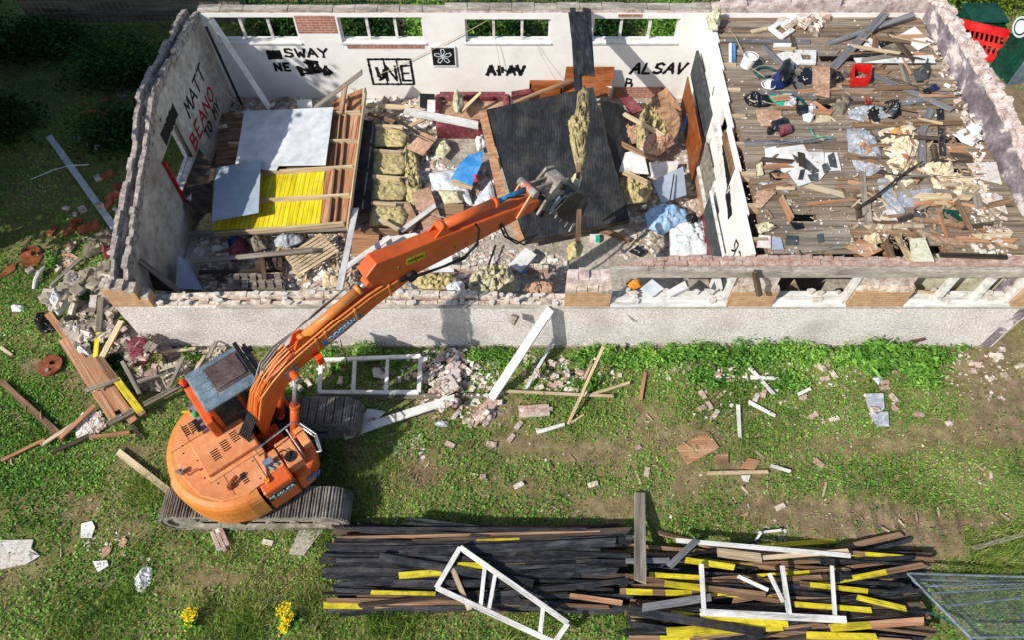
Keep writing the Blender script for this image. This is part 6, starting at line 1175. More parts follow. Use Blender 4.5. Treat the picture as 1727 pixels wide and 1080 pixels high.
for (poly, m_, lab) in [([(1310, 91), (1340, 81), (1349, 106), (1335, 122)], 'white_board', 'white sheet between the blue chair and the lower foam frame'), ([(1305, 72), (1335, 72), (1334, 80), (1304, 79)], 'white_board', 'small white strip under the grey plank above the bucket'),
        ([(1450, 84), (1470, 57), (1488, 84)], 'white_board', 'white triangle behind the broad crossing plank'), ([(1517, 58), (1543, 44), (1560, 60), (1576, 70), (1549, 84)], 'white_board', 'light square board at the top right of the deck'), ([(1440, 97), (1574, 92), (1578, 105), (1445, 105)], 'white_board', 'long pale board under the black level plank'),
        ([(1370, 111), (1400, 112), (1399, 164), (1372, 158)], 'card', 'flattened tan carton beside the coil of hose'), ([(1399, 146), (1418, 140), (1422, 150), (1400, 152)], 'card', 'small tan card below the coil of hose'),
        ([(1290, 249), (1308, 246), (1310, 249), (1355, 243), (1363, 256), (1389, 256), (1393, 290), (1384, 302), (1347, 313), (1330, 291), (1318, 289), (1316, 280), (1292, 275)], 'white_board', 'big torn white sheet with broken slates on it'), ([(1391, 257), (1412, 256), (1419, 286), (1392, 288)], 'white_board', 'small white sheet right of the big torn one'),
        ([(1275, 184), (1318, 184), (1318, 210), (1288, 212), (1277, 200)], 'card', 'perforated tan board near the red and black device'), ([(1377, 188), (1400, 188), (1401, 204), (1375, 206)], 'paper', 'cream book beside the white carrier bag'),
        ([(1500, 324), (1570, 317), (1584, 343), (1576, 346), (1505, 350)], 'plastic_film', 'long pale translucent board with rounded end'), ([(1325, 397), (1432, 383), (1446, 415), (1330, 428)], 'wood_grey', 'wide grey brown board near the front of the deck'), ([(1426, 416), (1450, 402), (1490, 420), (1462, 434)], 'wood_orange', 'tan triangular board at the front edge of the deck'),
        ([(1534, 402), (1560, 400), (1576, 440), (1538, 440)], 'ceiling_cream', 'cream panel lying near the front edge of the deck'), ([(1560, 396), (1610, 402), (1614, 396), (1632, 414), (1590, 410)], 'card', 'torn grey tan card right of the cream panel'), ([(1543, 350), (1566, 341), (1560, 366), (1542, 364)], 'slate', 'dark grey slate right of the bright white strip'),
        ([(1590, 352), (1620, 354), (1632, 372), (1592, 366)], 'green_paint', 'faded green board under a pale splinter'), ([(1595, 243), (1630, 245), (1634, 256), (1600, 256)], 'wood_orange', 'orange tan board right of the black plank'), ([(1602, 256), (1640, 262), (1640, 274), (1612, 272)], 'wood_dark', 'dark brown board near the crumpled white rags'),
        ([(1280, 395), (1300, 397), (1300, 418), (1276, 416)], 'plaster_chip', 'pale slab at the front left corner of the deck'), ([(1302, 398), (1316, 396), (1322, 420), (1302, 420)], 'metal_sheet', 'grey slab beside the pale one on the deck'), ([(1324, 396), (1347, 397), (1346, 412), (1326, 412)], 'slate', 'dark rubber mat on the wide grey brown board'),
        ([(1378, 395), (1388, 393), (1390, 407), (1380, 408)], 'slate', 'small slate next to white crumbs on the wide board'), ([(1276, 322), (1300, 316), (1310, 322), (1284, 350), (1274, 348)], 'card', 'tan card scrap left of the clear plastic wrap'), ([(1630, 275), (1680, 272), (1690, 310), (1650, 300)], 'plaster_chip', 'pinkish plaster slab at the foot of the gable'), ([(1640, 320), (1690, 330), (1700, 360), (1660, 340)], 'plaster_chip', 'lower pinkish plaster slab at the foot of the gable')]: S(poly, m_, lab, name='board' if m_ != 'slate' else 'roof_slate', t=.018)
for (poly, lab) in [([(1336, 259), (1350, 266), (1352, 272), (1344, 274)], 'leftmost'), ([(1356, 264), (1364, 270), (1382, 288), (1370, 292), (1362, 285)], 'longest'), ([(1350, 286), (1358, 284), (1354, 302), (1346, 302)], 'small upright'), ([(1362, 294), (1380, 291), (1380, 303), (1368, 305)], 'lower middle'),
        ([(1386, 278), (1394, 272), (1401, 285), (1390, 291)], 'left of the right hand pair'), ([(1396, 262), (1406, 256), (1410, 270), (1412, 282), (1400, 280)], 'right of the right hand pair')]: S(poly, 'slate', 'broken slate on the torn white sheets, the ' + lab + ' one', t=.012, name='roof_slate', cat='slate', group='broken slates on white sheets')
def CYL(px, py, r_, h_, mat, name, label, cat, z=None, tilt=(0, 0), rim=None, taper=1.0, parent=None):
    z = auto(px, py) if z is None else z; p = at(px, py, z); ax = Vector((tilt[0], tilt[1], 1)).normalized(); e_ = empty(name, p, label, cat)
    mb = MB(); mb.tube([p, p + ax * h_], [r_ * taper, r_], 24, cap=False); mb.tube([p + ax * .01, p + ax * .02], r_ * taper, 24); mb.tube([p + ax * .02, p + ax * (h_ - .002)], [r_ * taper * .96, r_ * .96], 24, cap=False); mb.build('tub', mat, e_, smooth=False)
    if rim: mb = MB(); ring = [p + ax * h_ + (Vector((cos(a), sin(a), 0)) * r_ * 1.04) for a in [k * 2 * pi / 24 for k in range(25)]]; mb.tube(ring, .012, 6); mb.build('rim', rim, e_)
    return e_
CYL(1257, 112, .17, .3, 'white_board', 'bucket', 'white plastic bucket near the joist ends on the roof deck', 'bucket', tilt=(.25, .1), rim='white_board', taper=.85)
mb = MB(); p = at(1232, 106, DZ); q_ = at(1232, 74, DZ + .1); mb.tube([p, q_], .045, 12); mb.tube([p + Vector((.1, 0, 0)), q_ + Vector((.1, 0, 0))], .04, 12, mi=1); o = mb.build('sealant_tube', ['white_board', 'blue_plastic']); tag(o, 'blue and white sealant tube standing by the joist ends', 'tube')
def hose(pts, r_, mat, name, label, cat, dz=.05):
    mb = MB(); mb.tube([at(x, y, DZ + dz + z) for x, y, z in pts], r_, 8); o = mb.build(name, mat, smooth=True); tag(o, label, cat)
ang = [k * 2 * pi / 22 for k in range(20)]
hose([(1290 + 17 * cos(a + 1), 121 + 8 * sin(a + 1), .02) for a in ang], .03, 'hose_green', 'hose', 'loop of dark green hose left of the blue chair', 'hose'); hose([(1340, 164, 0), (1350, 166, .05), (1356, 174, .08), (1352, 182, .02)], .03, 'hose_green', 'hose', 'short curl of green hose beside the clear plastic bag', 'hose')
hose([(1290, 130, .05), (1262, 110, .1), (1240, 60, .12), (1225, 44, .05)], .008, 'wood_pale', 'cable', 'thin pale wire above the white bucket', 'wire'); hose([(1366, 215, .1), (1372, 228, .12), (1395, 233, .12), (1406, 230, .15)], .01, 'teal', 'cord', 'thin green cord on the grey plank end', 'cord')
hose([(1468 + 9 * cos(a), 169 + 6 * sin(2 * a), .03) for a in ang], .01, 'red_plastic', 'cable', 'tangled red and blue wires above the black bags', 'wire'); hose([(1495, 128, .1), (1560, 150, .2), (1600, 155, .3), (1622, 150, .35)], .008, 'rubber', 'cable', 'thin black cable running to the purple grey gable', 'cable')
hose([(1412 + (4 + k * .35) * cos(a := k * .55), 130 + (4 + k * .35) * .85 * sin(a), .03 + .002 * k) for k in range(22)], .022, 'rubber', 'hose_coil', 'coil of black hose left of the red crate', 'hose')
# office chair on its side
oc = empty('office_chair', at(1315, 130, DZ), 'blue office chair tipped over on the roof deck', 'chair')
LMP([(1310, 130), (1322, 102), (1332, 98), (1336, 112), (1330, 134), (1320, 140)], 'black_plastic', None, h=.14, z=DZ + .25, crump=.1, name='backrest', parent=oc, edge=5); LMP([(1296, 140), (1312, 120), (1326, 128), (1332, 140), (1320, 150), (1300, 152)], 'blue_dark', None, h=.3, z=DZ + .02, crump=.12, name='seat', parent=oc, edge=4)
mb = MB(); p = at(1334, 142, DZ); mb.tube([p + Vector((0, 0, .05)), at(1318, 132, DZ + .15)], .03, 8); mb.build('gas_column', 'black_plastic', oc)
for k in range(5): mb = MB(); a = k * 1.257; mb.tube([p + Vector((0, 0, .08)), p + Vector((cos(a) * .22, sin(a) * .22, .04))], .02, 7); mb.build('leg', 'black_plastic', oc)
CYL(1297, 146, .16, .12, 'white_board', 'paint_tub', 'round white tub with teal print at the foot of the blue chair', 'tub', tilt=(-.5, -.4), rim='white_board'); 
S([(1345, 114), (1368, 113), (1367, 140), (1346, 140)], 'black_plastic', 'flat black screen beside the flattened tan carton', t=.05, name='screen', cat='screen')
rc = empty('red_crate', at(1447, 130, DZ), 'square red plastic crate with white rags inside', 'crate'); mb = MB(); c_ = [at(x, y, DZ + .03) for x, y in [(1432, 146), (1462, 145), (1464, 122), (1434, 121)]]
for i in range(4):
    a, b_ = c_[i], c_[(i + 1) % 4]; inn = sum(c_, Vector()) / 4; ai, bi = a.lerp(inn, .14), b_.lerp(inn, .14); mb.hexa([a, b_, bi, ai], [v_ + Vector((0, 0, .25)) for v_ in (a, b_, bi, ai)])
mb.build('crate_wall', 'red_plastic', rc); LMP([(1440, 132), (1457, 130), (1456, 140), (1442, 142)], 'cloth_white', None, h=.1, z=DZ + .08, crump=.9, name='white_rag', parent=rc)
dv = empty('hand_vacuum', at(1315, 215, DZ), 'black and red electric tool lying near the perforated board', 'tool'); LMP([(1300, 205), (1325, 198), (1332, 212), (1320, 222), (1302, 220)], 'black_plastic', None, h=.14, z=DZ + .05, crump=.2, name='motor_body', parent=dv); LMP([(1312, 216), (1332, 212), (1336, 224), (1316, 231)], 'maroon', None, h=.16, z=DZ + .04, crump=.1, name='dust_bin', parent=dv, edge=6)
mb = MB(); p = at(1297, 220, DZ + .1); mb.tube([p - Vector((.02, 0, 0)), p + Vector((.03, 0, 0))], .09, 16); mb.build('wheel', 'rubber', dv)
L_ = lambda poly, m_, lab, **k: LMP(poly, m_, lab, **k)
L_([(1293, 162), (1322, 160), (1330, 172), (1322, 182), (1304, 172)], 'teal', 'heap of bright green netting below the grey plank', h=.1, crump=.9, name='netting', cat='netting')
L_([(1253, 166), (1262, 158), (1300, 164), (1302, 178), (1280, 182), (1262, 178)], 'black_plastic', 'dark clothing heaped at the joist ends', h=.14, crump=.9, name='clothing', cat='clothing'); L_([(1322, 164), (1338, 162), (1344, 178), (1330, 188), (1322, 178)], 'plastic_film', 'clear plastic bag right of the green netting', h=.15, crump=.9)
L_([(1352, 182), (1374, 178), (1378, 192), (1366, 208), (1354, 204)], 'cloth_white', 'white carrier bag above the grey plank with green cord', h=.15, crump=.7); S([(1344, 177), (1363, 177), (1363, 186), (1346, 187)], 'black_plastic', 'small black box near the white carrier bag', t=.08, name='plastic_box', cat='box')
L_([(1403, 195), (1404, 172), (1420, 160), (1432, 162), (1433, 178), (1420, 196)], 'carpet_dirty', 'brown sack cloth slumped below the coil of hose', h=.15, crump=.4, name='sack_cloth', cat='cloth'); L_([(1430, 188), (1448, 180), (1475, 176), (1500, 186), (1496, 200), (1450, 204), (1432, 200)], 'plastic_film', 'clear plastic sheeting under the two black bags', h=.1, crump=.9, smooth=False)
L_([(1462, 188), (1475, 178), (1484, 186), (1483, 206), (1466, 206)], 'rubber', 'matt black rag left of the shiny black bag', h=.1, crump=.5, name='rag', cat='rag'); L_([(1486, 178), (1500, 172), (1515, 180), (1519, 194), (1508, 202), (1492, 196)], 'black_plastic', 'shiny black bin bag under the crossing grey planks', h=.2, crump=.9, freq=9)
L_([(1428, 218), (1448, 216), (1470, 222), (1486, 250), (1488, 285), (1465, 300), (1445, 290), (1432, 262)], 'plastic_film', 'long crumpled blue grey plastic sheet in the middle of the deck', h=.14, crump=.9, freq=3, smooth=False, name='plastic_sheet', cat='plastic'); L_([(1478, 300), (1498, 300), (1512, 330), (1530, 360), (1505, 365), (1490, 345)], 'plastic_film', 'flat trail of grey plastic below the long crumpled sheet', h=.05, crump=.7, name='plastic_sheet', cat='plastic')
for (poly, lab) in [([(1482, 222), (1505, 214), (1535, 216), (1552, 230), (1548, 262), (1520, 270), (1492, 262)], 'uppermost crumpled heap of tan wallpaper'), ([(1488, 268), (1520, 262), (1550, 278), (1552, 300), (1530, 316), (1495, 305)], 'crumpled tan wallpaper under the dark branch'), ([(1553, 280), (1585, 268), (1605, 272), (1612, 290), (1580, 300), (1556, 300)], 'crumpled tan wallpaper right of the bent plank'),
        ([(1570, 300), (1610, 292), (1645, 300), (1648, 330), (1610, 342), (1580, 330)], 'largest heap of crumpled tan wallpaper beside the gable'), ([(1455, 395), (1480, 378), (1500, 385), (1490, 410), (1462, 415)], 'crumpled tan paper near the front hole of the deck')]: L_(poly, 'paper', lab, h=.13, crump=1.0, freq=6, smooth=False, name='wallpaper_heap', cat='paper')
L_([(1500, 222), (1515, 215), (1522, 228), (1506, 234)], 'cone_orange', 'orange paper scrap on the uppermost wallpaper heap', h=.1, crump=.6, name='paper_scrap', cat='paper', z=DZ + .08); L_([(1518, 212), (1540, 210), (1546, 218), (1530, 223), (1518, 220)], 'paper', 'smooth cream cushion above the wallpaper heap', h=.08, crump=.1, name='cushion', cat='cushion')
L_([(1608, 226), (1622, 218), (1632, 212), (1652, 216), (1656, 236), (1640, 246), (1622, 240)], 'cloth_white', 'crumpled white rags against the gable', h=.22, crump=1.0, smooth=False, name='rags', cat='rag'); L_([(1418, 130), (1424, 120), (1432, 124), (1430, 136)], 'slate', 'grey scrap beside the red crate', h=.04, name='scrap', cat='scrap')
S([(1424 + 116, 118), (1560, 108), (1565, 96), (1570, 116), (1563, 134), (1545, 136)], 'slate', 'dark grey felt scrap shaped like a leaf near the gable', t=.015, name='felt_scrap', cat='roofing felt'); L_([(1568, 146), (1580, 142), (1586, 150), (1572, 156)], 'blue_dark', 'small purple cloth by the long crossing plank', h=.06, name='cloth_scrap', cat='cloth'); L_([(1556, 152), (1568, 148), (1572, 158), (1560, 160)], 'black_plastic', 'small black cloth by the long crossing plank', h=.08, name='cloth_scrap', cat='cloth')
L_([(1296, 292), (1310, 286), (1320, 290), (1318, 304), (1300, 304)], 'black_plastic', 'coil of dark blue hose left of the torn white sheet', h=.1, crump=.5, name='hose_coil', cat='hose'); L_([(1276, 310), (1300, 306), (1334, 322), (1332, 328), (1300, 316)], 'plastic_film', 'clear plastic wrap below the dark blue coil', h=.07, crump=.9, name='plastic_wrap', cat='plastic'); L_([(1275, 278), (1285, 272), (1288, 296), (1278, 298)], 'insulation_pale', 'yellow foam scrap by the joist ends under the plank', h=.1, name='foam_scrap', cat='foam')
L_([(1274, 378), (1300, 376), (1306, 388), (1282, 396)], 'insulation_pale', 'yellow foam scrap near the front joist end', h=.12, crump=1, name='foam_scrap', cat='foam'); L_([(1314, 338), (1332, 336), (1336, 346), (1322, 352)], 'insulation_pale', 'yellow foam scrap in the middle of the bare boards', h=.06, name='foam_scrap', cat='foam'); L_([(1333, 376), (1352, 374), (1358, 386), (1340, 388)], 'black_plastic', 'small black glove above the wide grey brown board', h=.06, crump=.9, name='glove', cat='glove')
L_([(1190, 30), (1205, 20), (1218, 30), (1210, 52), (1195, 50)], 'insulation_pale', 'clump of pale insulation on top of the wall where partition and back wall meet', h=.25, z=3.1, crump=.9, name='insulation_clump', cat='insulation')
pile([(1275, 5), (1400, 8), (1385, 55), (1350, 62), (1330, 45), (1300, 20)], 30, 'brick_dusty', 'dusty pink brick in the collapsed heap at the back of the roof deck', 'collapsed bricks at the back of the deck', tilt=.6, halves=.4, mats=['brick_dusty', 'brick_dusty', 'brick_pink'], sc=(1, 1.5))
bits('deck_crumbs', [([(1270, 8), (1405, 8), (1385, 50), (1340, 48), (1300, 25)], 420, .04, .18), ([(1560, 60), (1600, 60), (1712, 430), (1640, 430), (1640, 260)], 700, .03, .14), ([(1210, 40), (1560, 30), (1640, 430), (1275, 435)], 900, .015, .06)], 'rubble_bits', 'plaster crumbs scattered over the roof deck')
bits('deck_scraps', [([(1240, 40), (1560, 30), (1680, 430), (1275, 435)], 260, .05, .22), ([(1430, 200), (1640, 220), (1700, 430), (1440, 430)], 320, .06, .3)], 'rubble_brown', 'broken wood and paper scraps scattered over the roof deck', tilt=.15, sliver=True)
mb = MB(); mb.box(8.9, 10.9, 9.6, 9.65, .25, 2.4); 
# inside the front openings
S([(1080, 486), (1100, 470), (1120, 486), (1100, 500)], 'metal_white', 'pale blue tray inside the first front window opening', z=1.9, t=.03, name='tray', cat='tray'); LMP([(1055, 478), (1064, 470), (1080, 472), (1082, 484), (1060, 492)], 'cone_orange', 'orange bowl lying in the first front window opening', h=.12, z=1.85, crump=.1, name='bowl', cat='bowl'); S([(1125, 490), (1155, 473), (1160, 485), (1130, 500)], 'white_board', 'white plaster lump on the first front window sill', z=1.85, t=.1, name='plaster_lump', cat='plaster')
P(1034, 499, 1068, 543, 4, 'wood_white', 'white lath hanging out of the first front window', z=(1.9, 1.2), t=.03); P(1043, 496, 1058, 480, 3, 'wood_white', 'short white lath on the first front window sill', z=1.86)
P(1272, 452, 1280, 494, 9, 'wood_dark', 'dark timber stub lying over the lintel', z=(3.15, 2.6), t=.08, name='timber_stub', cat='timber')
pile([(1060, 492), (1200, 494), (1200, 500), (1060, 498)], 5, 'brick_dusty', 'broken plaster covered brick on the first front window sill', 'bricks on the window sill', halves=.8)
P(1535, 489, 1600, 494, 4, 'wood_pale', 'thin lath across the rightmost front window', z=1.95)
S([(1315, 500), (1340, 470), (1350, 492)], 'wood_pale', 'tan board inside the middle front window', z=[1.2, 2.0, 1.3]); 
# ================================================================ outside: left end
P(82, 228, 194, 385, 11, 'metal_white', 'long pale metal strip lying in the shaded grass', z=.05, t=.05, name='metal_strip', cat='strip')
mb = MB(); mb.tube([at(x, y, z) for x, y, z in [(52, 302, .05), (90, 286, .2), (115, 279, .25), (150, 277, .25)]], .014, 6); o = mb.build('trim_strip', 'metal_white'); tag(o, 'thin bent white trim crossing the long metal strip', 'strip')
for (poly, m_, lab) in [([(35, 420), (60, 412), (75, 425), (62, 448), (38, 450)], 'rust', 'rusty square plate in the grass at the far left'), ([(98, 437), (110, 420), (136, 436), (125, 448), (105, 462)], 'card', 'tan board beside the upper maroon seat'), ([(0, 462), (12, 448), (28, 442), (25, 455), (0, 470)], 'rust', 'orange brown shard at the left edge'),
        ([(185, 150), (200, 130), (232, 140), (228, 158), (205, 168)], 'wood_grey', 'weathered board end in the shaded bramble by the gable'), ([(142, 190), (150, 182), (185, 188), (180, 198), (145, 197)], 'brick_red', 'red slab in the shaded grass'),
        ([(104, 535), (118, 528), (120, 555), (105, 556)], 'wood_pale', 'pale board scrap at the top of the orange boards'), ([(0, 912), (56, 911), (52, 926), (67, 938), (45, 952), (0, 961)], 'plaster_chip', 'large torn tan and white board at the left edge'), ([(48, 928), (67, 938), (52, 948)], 'white_board', 'bright white corner of the torn board at the left edge'),
        ([(575, 752), (598, 738), (610, 752), (624, 785), (592, 800)], 'wood_brown', 'brown board lying in the shadow beside the excavator'), ([(487, 935), (505, 894), (545, 893), (512, 938)], 'concrete', 'grey concrete slab under the near track'),
        ([(1140, 755), (1195, 729), (1213, 756), (1160, 785)], 'wood_orange', 'largest reddish brown board on the bare strip of ground'), ([(1208, 765), (1228, 763), (1229, 782), (1209, 783)], 'wood_brown', 'small slatted brown board right of the largest one'), ([(1248, 790), (1262, 773), (1283, 778), (1272, 794)], 'wood_orange', 'small reddish board above the long pale lath'),
        ([(1250, 803), (1266, 802), (1262, 814), (1254, 812)], 'plaster_chip', 'pale tile below the long pale lath'), ([(1458, 665), (1490, 664), (1492, 690), (1480, 700), (1465, 690)], 'plastic_film', 'sheet of broken glass in the grass below the big plant'), ([(1465, 697), (1498, 695), (1500, 720), (1480, 720)], 'plastic_film', 'second piece of broken glass below the first'),
        ([(137, 884), (155, 880), (160, 890), (154, 908), (136, 908)], 'white_board', 'white scrap left of the near track'), ([(156, 948), (180, 946), (183, 955), (165, 966)], 'white_board', 'white scrap below the first one'), ([(172, 925), (190, 920), (184, 935), (172, 944)], 'card', 'tan scrap between the white scraps'), ([(198, 920), (208, 906), (215, 912), (208, 925)], 'card', 'small tan scrap at the left of the near track'),
        ([(1250, 870), (1262, 864), (1262, 872)], 'card', 'tiny tan chip above the right timber stack')]: S(poly, m_, lab, z=.03 if m_ != 'plastic_film' else .08, t=.02, cat='board')
LMP([(225, 980), (240, 956), (258, 960), (256, 985), (240, 1003), (228, 998)], 'cloth_white', 'torn white sack in the grass at the lower left', h=.08, z=.03, crump=.8, name='sack', cat='sack', smooth=False)
LMP([(18, 516), (26, 513), (43, 516), (40, 526), (20, 526)], 'cloth_white', 'small white wrapper in the grass at the far left', h=.1, z=.02, name='wrapper', cat='litter')
mb = MB(); mb.tube([at(x, y, z) for x, y, z in [(57, 487, .06), (60, 472, .14), (66, 460, .16), (76, 449, .1)]], [.04, .055, .055, .03], 8); o = mb.build('white_pipe', 'white_board'); tag(o, 'curved white pipe piece in the grass at the left', 'pipe')
RB = 'red bricks at the far left'
for (x, y, yaw, sc) in [(151, 384, .4, 2.3), (128, 372, .2, 1.4), (118, 388, 1.0, 1.6), (88, 388, 1.4, 1.5), (120, 412, .1, 1.3), (172, 400, .6, 1.2), (190, 330, .9, 1.8), (182, 295, .8, 1.7), (200, 312, .3, 1.5), (178, 168, 1.5, 1.6), (160, 188, .1, 1.5), (182, 345, 1.2, 1.4), (45, 430, .3, 1.2)]: brick_at(x, y, yaw, 'brick_red', False, 'red brick lump in the grass left of the gable', RB, tilt=.15, sc=sc, z=.02)
for x, y in [(130, 232), (150, 240), (165, 246), (172, 228), (110, 350), (140, 352), (125, 360), (195, 352), (120, 420), (165, 300), (170, 350), (210, 340), (100, 455), (65, 462), (50, 455)]: brick_at(x, y, None, 'brick_dusty', True, 'grey brick fragment in the grass left of the gable', 'grey fragments at the far left', tilt=.4, sc=R.uniform(.9, 1.7), z=.02)
LMP([(140, 425), (165, 398), (198, 388), (200, 410), (170, 428), (145, 440)], 'carpet_dirty', 'grey fabric roll beside the gable above the maroon seat', h=.35, z=.05, crump=.3, name='fabric_roll', cat='fabric')
def seat(poly, lab, z=.15): S(poly, 'maroon', lab, z=z, t=.14, name='seat_cushion', cat='cushion').modifiers.new('b', 'BEVEL').width = .05
seat([(140, 465), (176, 438), (194, 455), (164, 489)], 'maroon vinyl seat with white scuffs beside the broken corner', .55); LMP([(172, 424), (195, 418), (198, 432), (178, 437)], 'maroon', 'maroon cushion half hidden under the grey fabric roll', h=.3, z=.3, name='seat_cushion', cat='cushion')
LMP([(212, 583), (235, 572), (258, 572), (262, 590), (250, 614), (222, 622)], 'maroon', 'dusty maroon square cushion with radiating creases in the rubble', h=.25, z=.5, crump=.15, name='seat_cushion', cat='cushion', edge=6)
LMP([(62, 545), (66, 533), (76, 528), (92, 545), (95, 560), (78, 566), (64, 560)], 'black_plastic', 'black bin bag in the grass left of the orange boards', h=.3, z=.02, crump=.8, freq=8); 
LMP([(80, 510), (95, 495), (110, 484), (122, 490), (115, 520), (98, 535)], 'cloth_white', 'dirty white sacking at the top left of the rubble heap', h=.35, z=.3, crump=.6, name='sacking', cat='sacking'); LMP([(108, 556), (125, 552), (160, 560), (162, 572), (140, 580), (125, 575)], 'cloth_white', 'white pillow shaped bag in the rubble heap', h=.32, z=.4, crump=.3); LMP([(130, 590), (152, 582), (155, 603), (135, 602)], 'cloth_white', 'small white bag behind the orange boards', h=.25, z=.2)
LMP([(120, 475), (140, 468), (150, 485), (135, 500), (122, 495)], 'plastic_film', 'clear crumpled plastic at the top of the rubble heap', h=.3, z=.45, crump=.9); LMP([(178, 500), (196, 490), (205, 510), (208, 530), (190, 545), (180, 525)], 'slate', 'dark grey cloth hanging in the rubble by the broken corner', h=.3, z=.4, crump=.9, name='cloth', cat='cloth'); LMP([(165, 545), (185, 538), (195, 560), (180, 580), (168, 570)], 'slate', 'grey tarpaulin scrap in the middle of the rubble heap', h=.2, z=.4, crump=.9, name='tarpaulin', cat='cloth')
bits('corner_rubble', [([(85, 500), (120, 480), (200, 470), (225, 520), (265, 580), (200, 600), (130, 600)], 1200, .06, .28), ([(190, 560), (270, 575), (300, 600), (290, 660), (230, 660)], 500, .05, .22), ([(270, 590), (430, 580), (420, 610), (300, 640)], 500, .05, .2), ([(60, 430), (200, 380), (205, 460), (100, 480)], 160, .04, .14)], 'rubble_grey', 'plaster and brick rubble heaped round the broken corner')
bits('gravel_heap', [([(130, 712), (150, 700), (175, 698), (178, 722), (160, 742), (135, 740)], 420, .05, .12)], 'rubble_bits', 'small heap of grey gravel and mortar crumbs among the boards', zadd=.05)
pile([(185, 545), (230, 540), (262, 585), (300, 590), (290, 640), (240, 650), (225, 625), (205, 590)], 26, 'brick_dusty', 'pinkish brick in the rubble heap at the broken corner', 'bricks at the broken corner', mats=['brick_dusty', 'brick_pink'], tilt=.5, halves=.3)
pile([(110, 500), (180, 480), (200, 540), (150, 560), (115, 545)], 8, 'brick_dusty', 'grey brick in the dirty rubble left of the broken corner', 'grey bricks in the rubble heap', tilt=.6, sc=(1, 1.6))
pile([(265, 590), (350, 592), (430, 585), (420, 600), (330, 625), (290, 640)], 14, 'brick_dusty', 'pale brick between the wall and the excavator cab', 'bricks behind the cab', mats=['brick_dusty', 'brick_pink'], tilt=.5)
pile([(492, 640), (530, 640), (535, 660), (490, 665)], 5, 'brick_dusty', 'grey brick beside the boom and the far track', 'bricks beside the far track', tilt=.4)
for (x0, y0, x1, y1, w_, m_, lab, z, t, bands) in [(80, 527, 200, 692, 12, 'wood_orange', 'long orange brown board on the left of the pair', (.35, .1), .06, None), (104, 572, 196, 716, 13, 'wood_orange', 'split orange brown board with a splintered end', (.3, .1), .05, None), (150, 600, 225, 712, 14, 'wood_orange', 'shorter orange brown board on the right of the pair', (.35, .15), .05, None),
        (170, 500, 165, 560, 9, 'wood_grey', 'weathered board standing up in the rubble heap', (.7, .6), .05, None), (165, 555, 160, 612, 8, ['wood_brown', 'wood_yellow'], 'yellow painted board end below the weathered upright', (.6, .3), .04, [(0, 1, 1)]), (205, 540, 172, 602, 10, 'wood_pale', 'pale short board leaning in the rubble', (.65, .4), .05, None),
        (165, 600, 238, 700, 10, 'wood_brown', 'brown board right of the orange ones', (.35, .2), .05, None), (195, 640, 240, 700, 12, ['wood_brown', 'wood_yellow'], 'board with bright yellow paint near the cab', (.42, .3), .06, [(0, .95, 1)]), (143, 660, 200, 640, 7, 'wood_grey', 'short grey board across the orange boards', .45, .04, None),
        (180, 716, 305, 650, 10, 'wood_grey', 'long grey board pointing at the orange beacon', (.25, .3), .06, None), (0, 643, 108, 742, 10, 'wood_brown', 'long brown board from the left edge', .08, .05, None), (100, 740, 160, 684, 8, 'wood_orange', 'orange board crossing the end of the long brown one', .16, .04, None), (0, 778, 75, 742, 6, 'wood_orange', 'thin orange board at the left edge', .06, .04, None),
        (68, 752, 130, 712, 7, 'wood_pale', 'pale board beside the gravel heap', .1, .04, None), (90, 762, 150, 735, 7, 'wood_dark', 'dark board just below the gravel heap', .12, .05, None), (150, 738, 218, 730, 6, 'wood_orange', 'small orange board right of the gravel heap', .14, .04, None), (218, 712, 238, 742, 6, 'wood_dark', 'dark splinter pointing at the excavator', .08, .04, None), (205, 610, 235, 665, 6, 'wood_grey', 'narrow grey board below the dusty cushion', .4, .04, None),
        (230, 645, 295, 622, 7, 'wood_grey', 'grey board left of the cab roof', .45, .05, None), (198, 762, 285, 830, 11, 'wood_pale', 'pale splintered plank touching the near track', (.06, .12), .04, None), (285, 655, 310, 600, 6, 'wood_grey', 'grey lath standing beside the cab', .45, .04, None), (270, 595, 330, 588, 5, 'wood_pale', 'pale lath along the wall foot', .2, .04, None), (320, 640, 345, 600, 5, 'wood_pale', 'pale lath behind the cab roof', .3, .04, None), (350, 605, 365, 575, 6, 'wood_grey', 'grey lath against the pebbledashed wall', .3, .04, None),
        (0, 586, 20, 600, 5, 'wood_pale', 'short pale lath at the left edge', .04, .03, None), (85, 480, 138, 432, 6, 'wood_grey', 'grey lath under the maroon seat', .15, .04, None), (0, 570, 0, 571, 0, '', '', 0, 0, None)]:
    if m_: P(x0, y0, x1, y1, w_, m_, lab, z=z, t=t, bands=bands)
mb = MB(); p = at(88, 620, .0); dc = empty('rusty_disc', p, 'rusty round iron disc with a hole lying in the grass', 'disc'); ring = [(cos(a), sin(a)) for a in [k * 2 * pi / 28 for k in range(28)]]; o_ = [p + Vector((x * .27, y * .27, .04)) for x, y in ring]; i_ = [p + Vector((x * .07 + .03, y * .06 + .06, .04)) for x, y in ring]
for k in range(28): j = (k + 1) % 28; mb.hexa([o_[k], o_[j], i_[j], i_[k]], [v_ + Vector((0, 0, .06)) for v_ in (o_[k], o_[j], i_[j], i_[k])])
mb.build('plate', 'rust', dc); mb = MB(); mb.tube([p + Vector((.0, -.15, .1)), p + Vector((.0, -.15, .14))], .04, 10); mb.build('bolt', 'steel_dirty', dc)
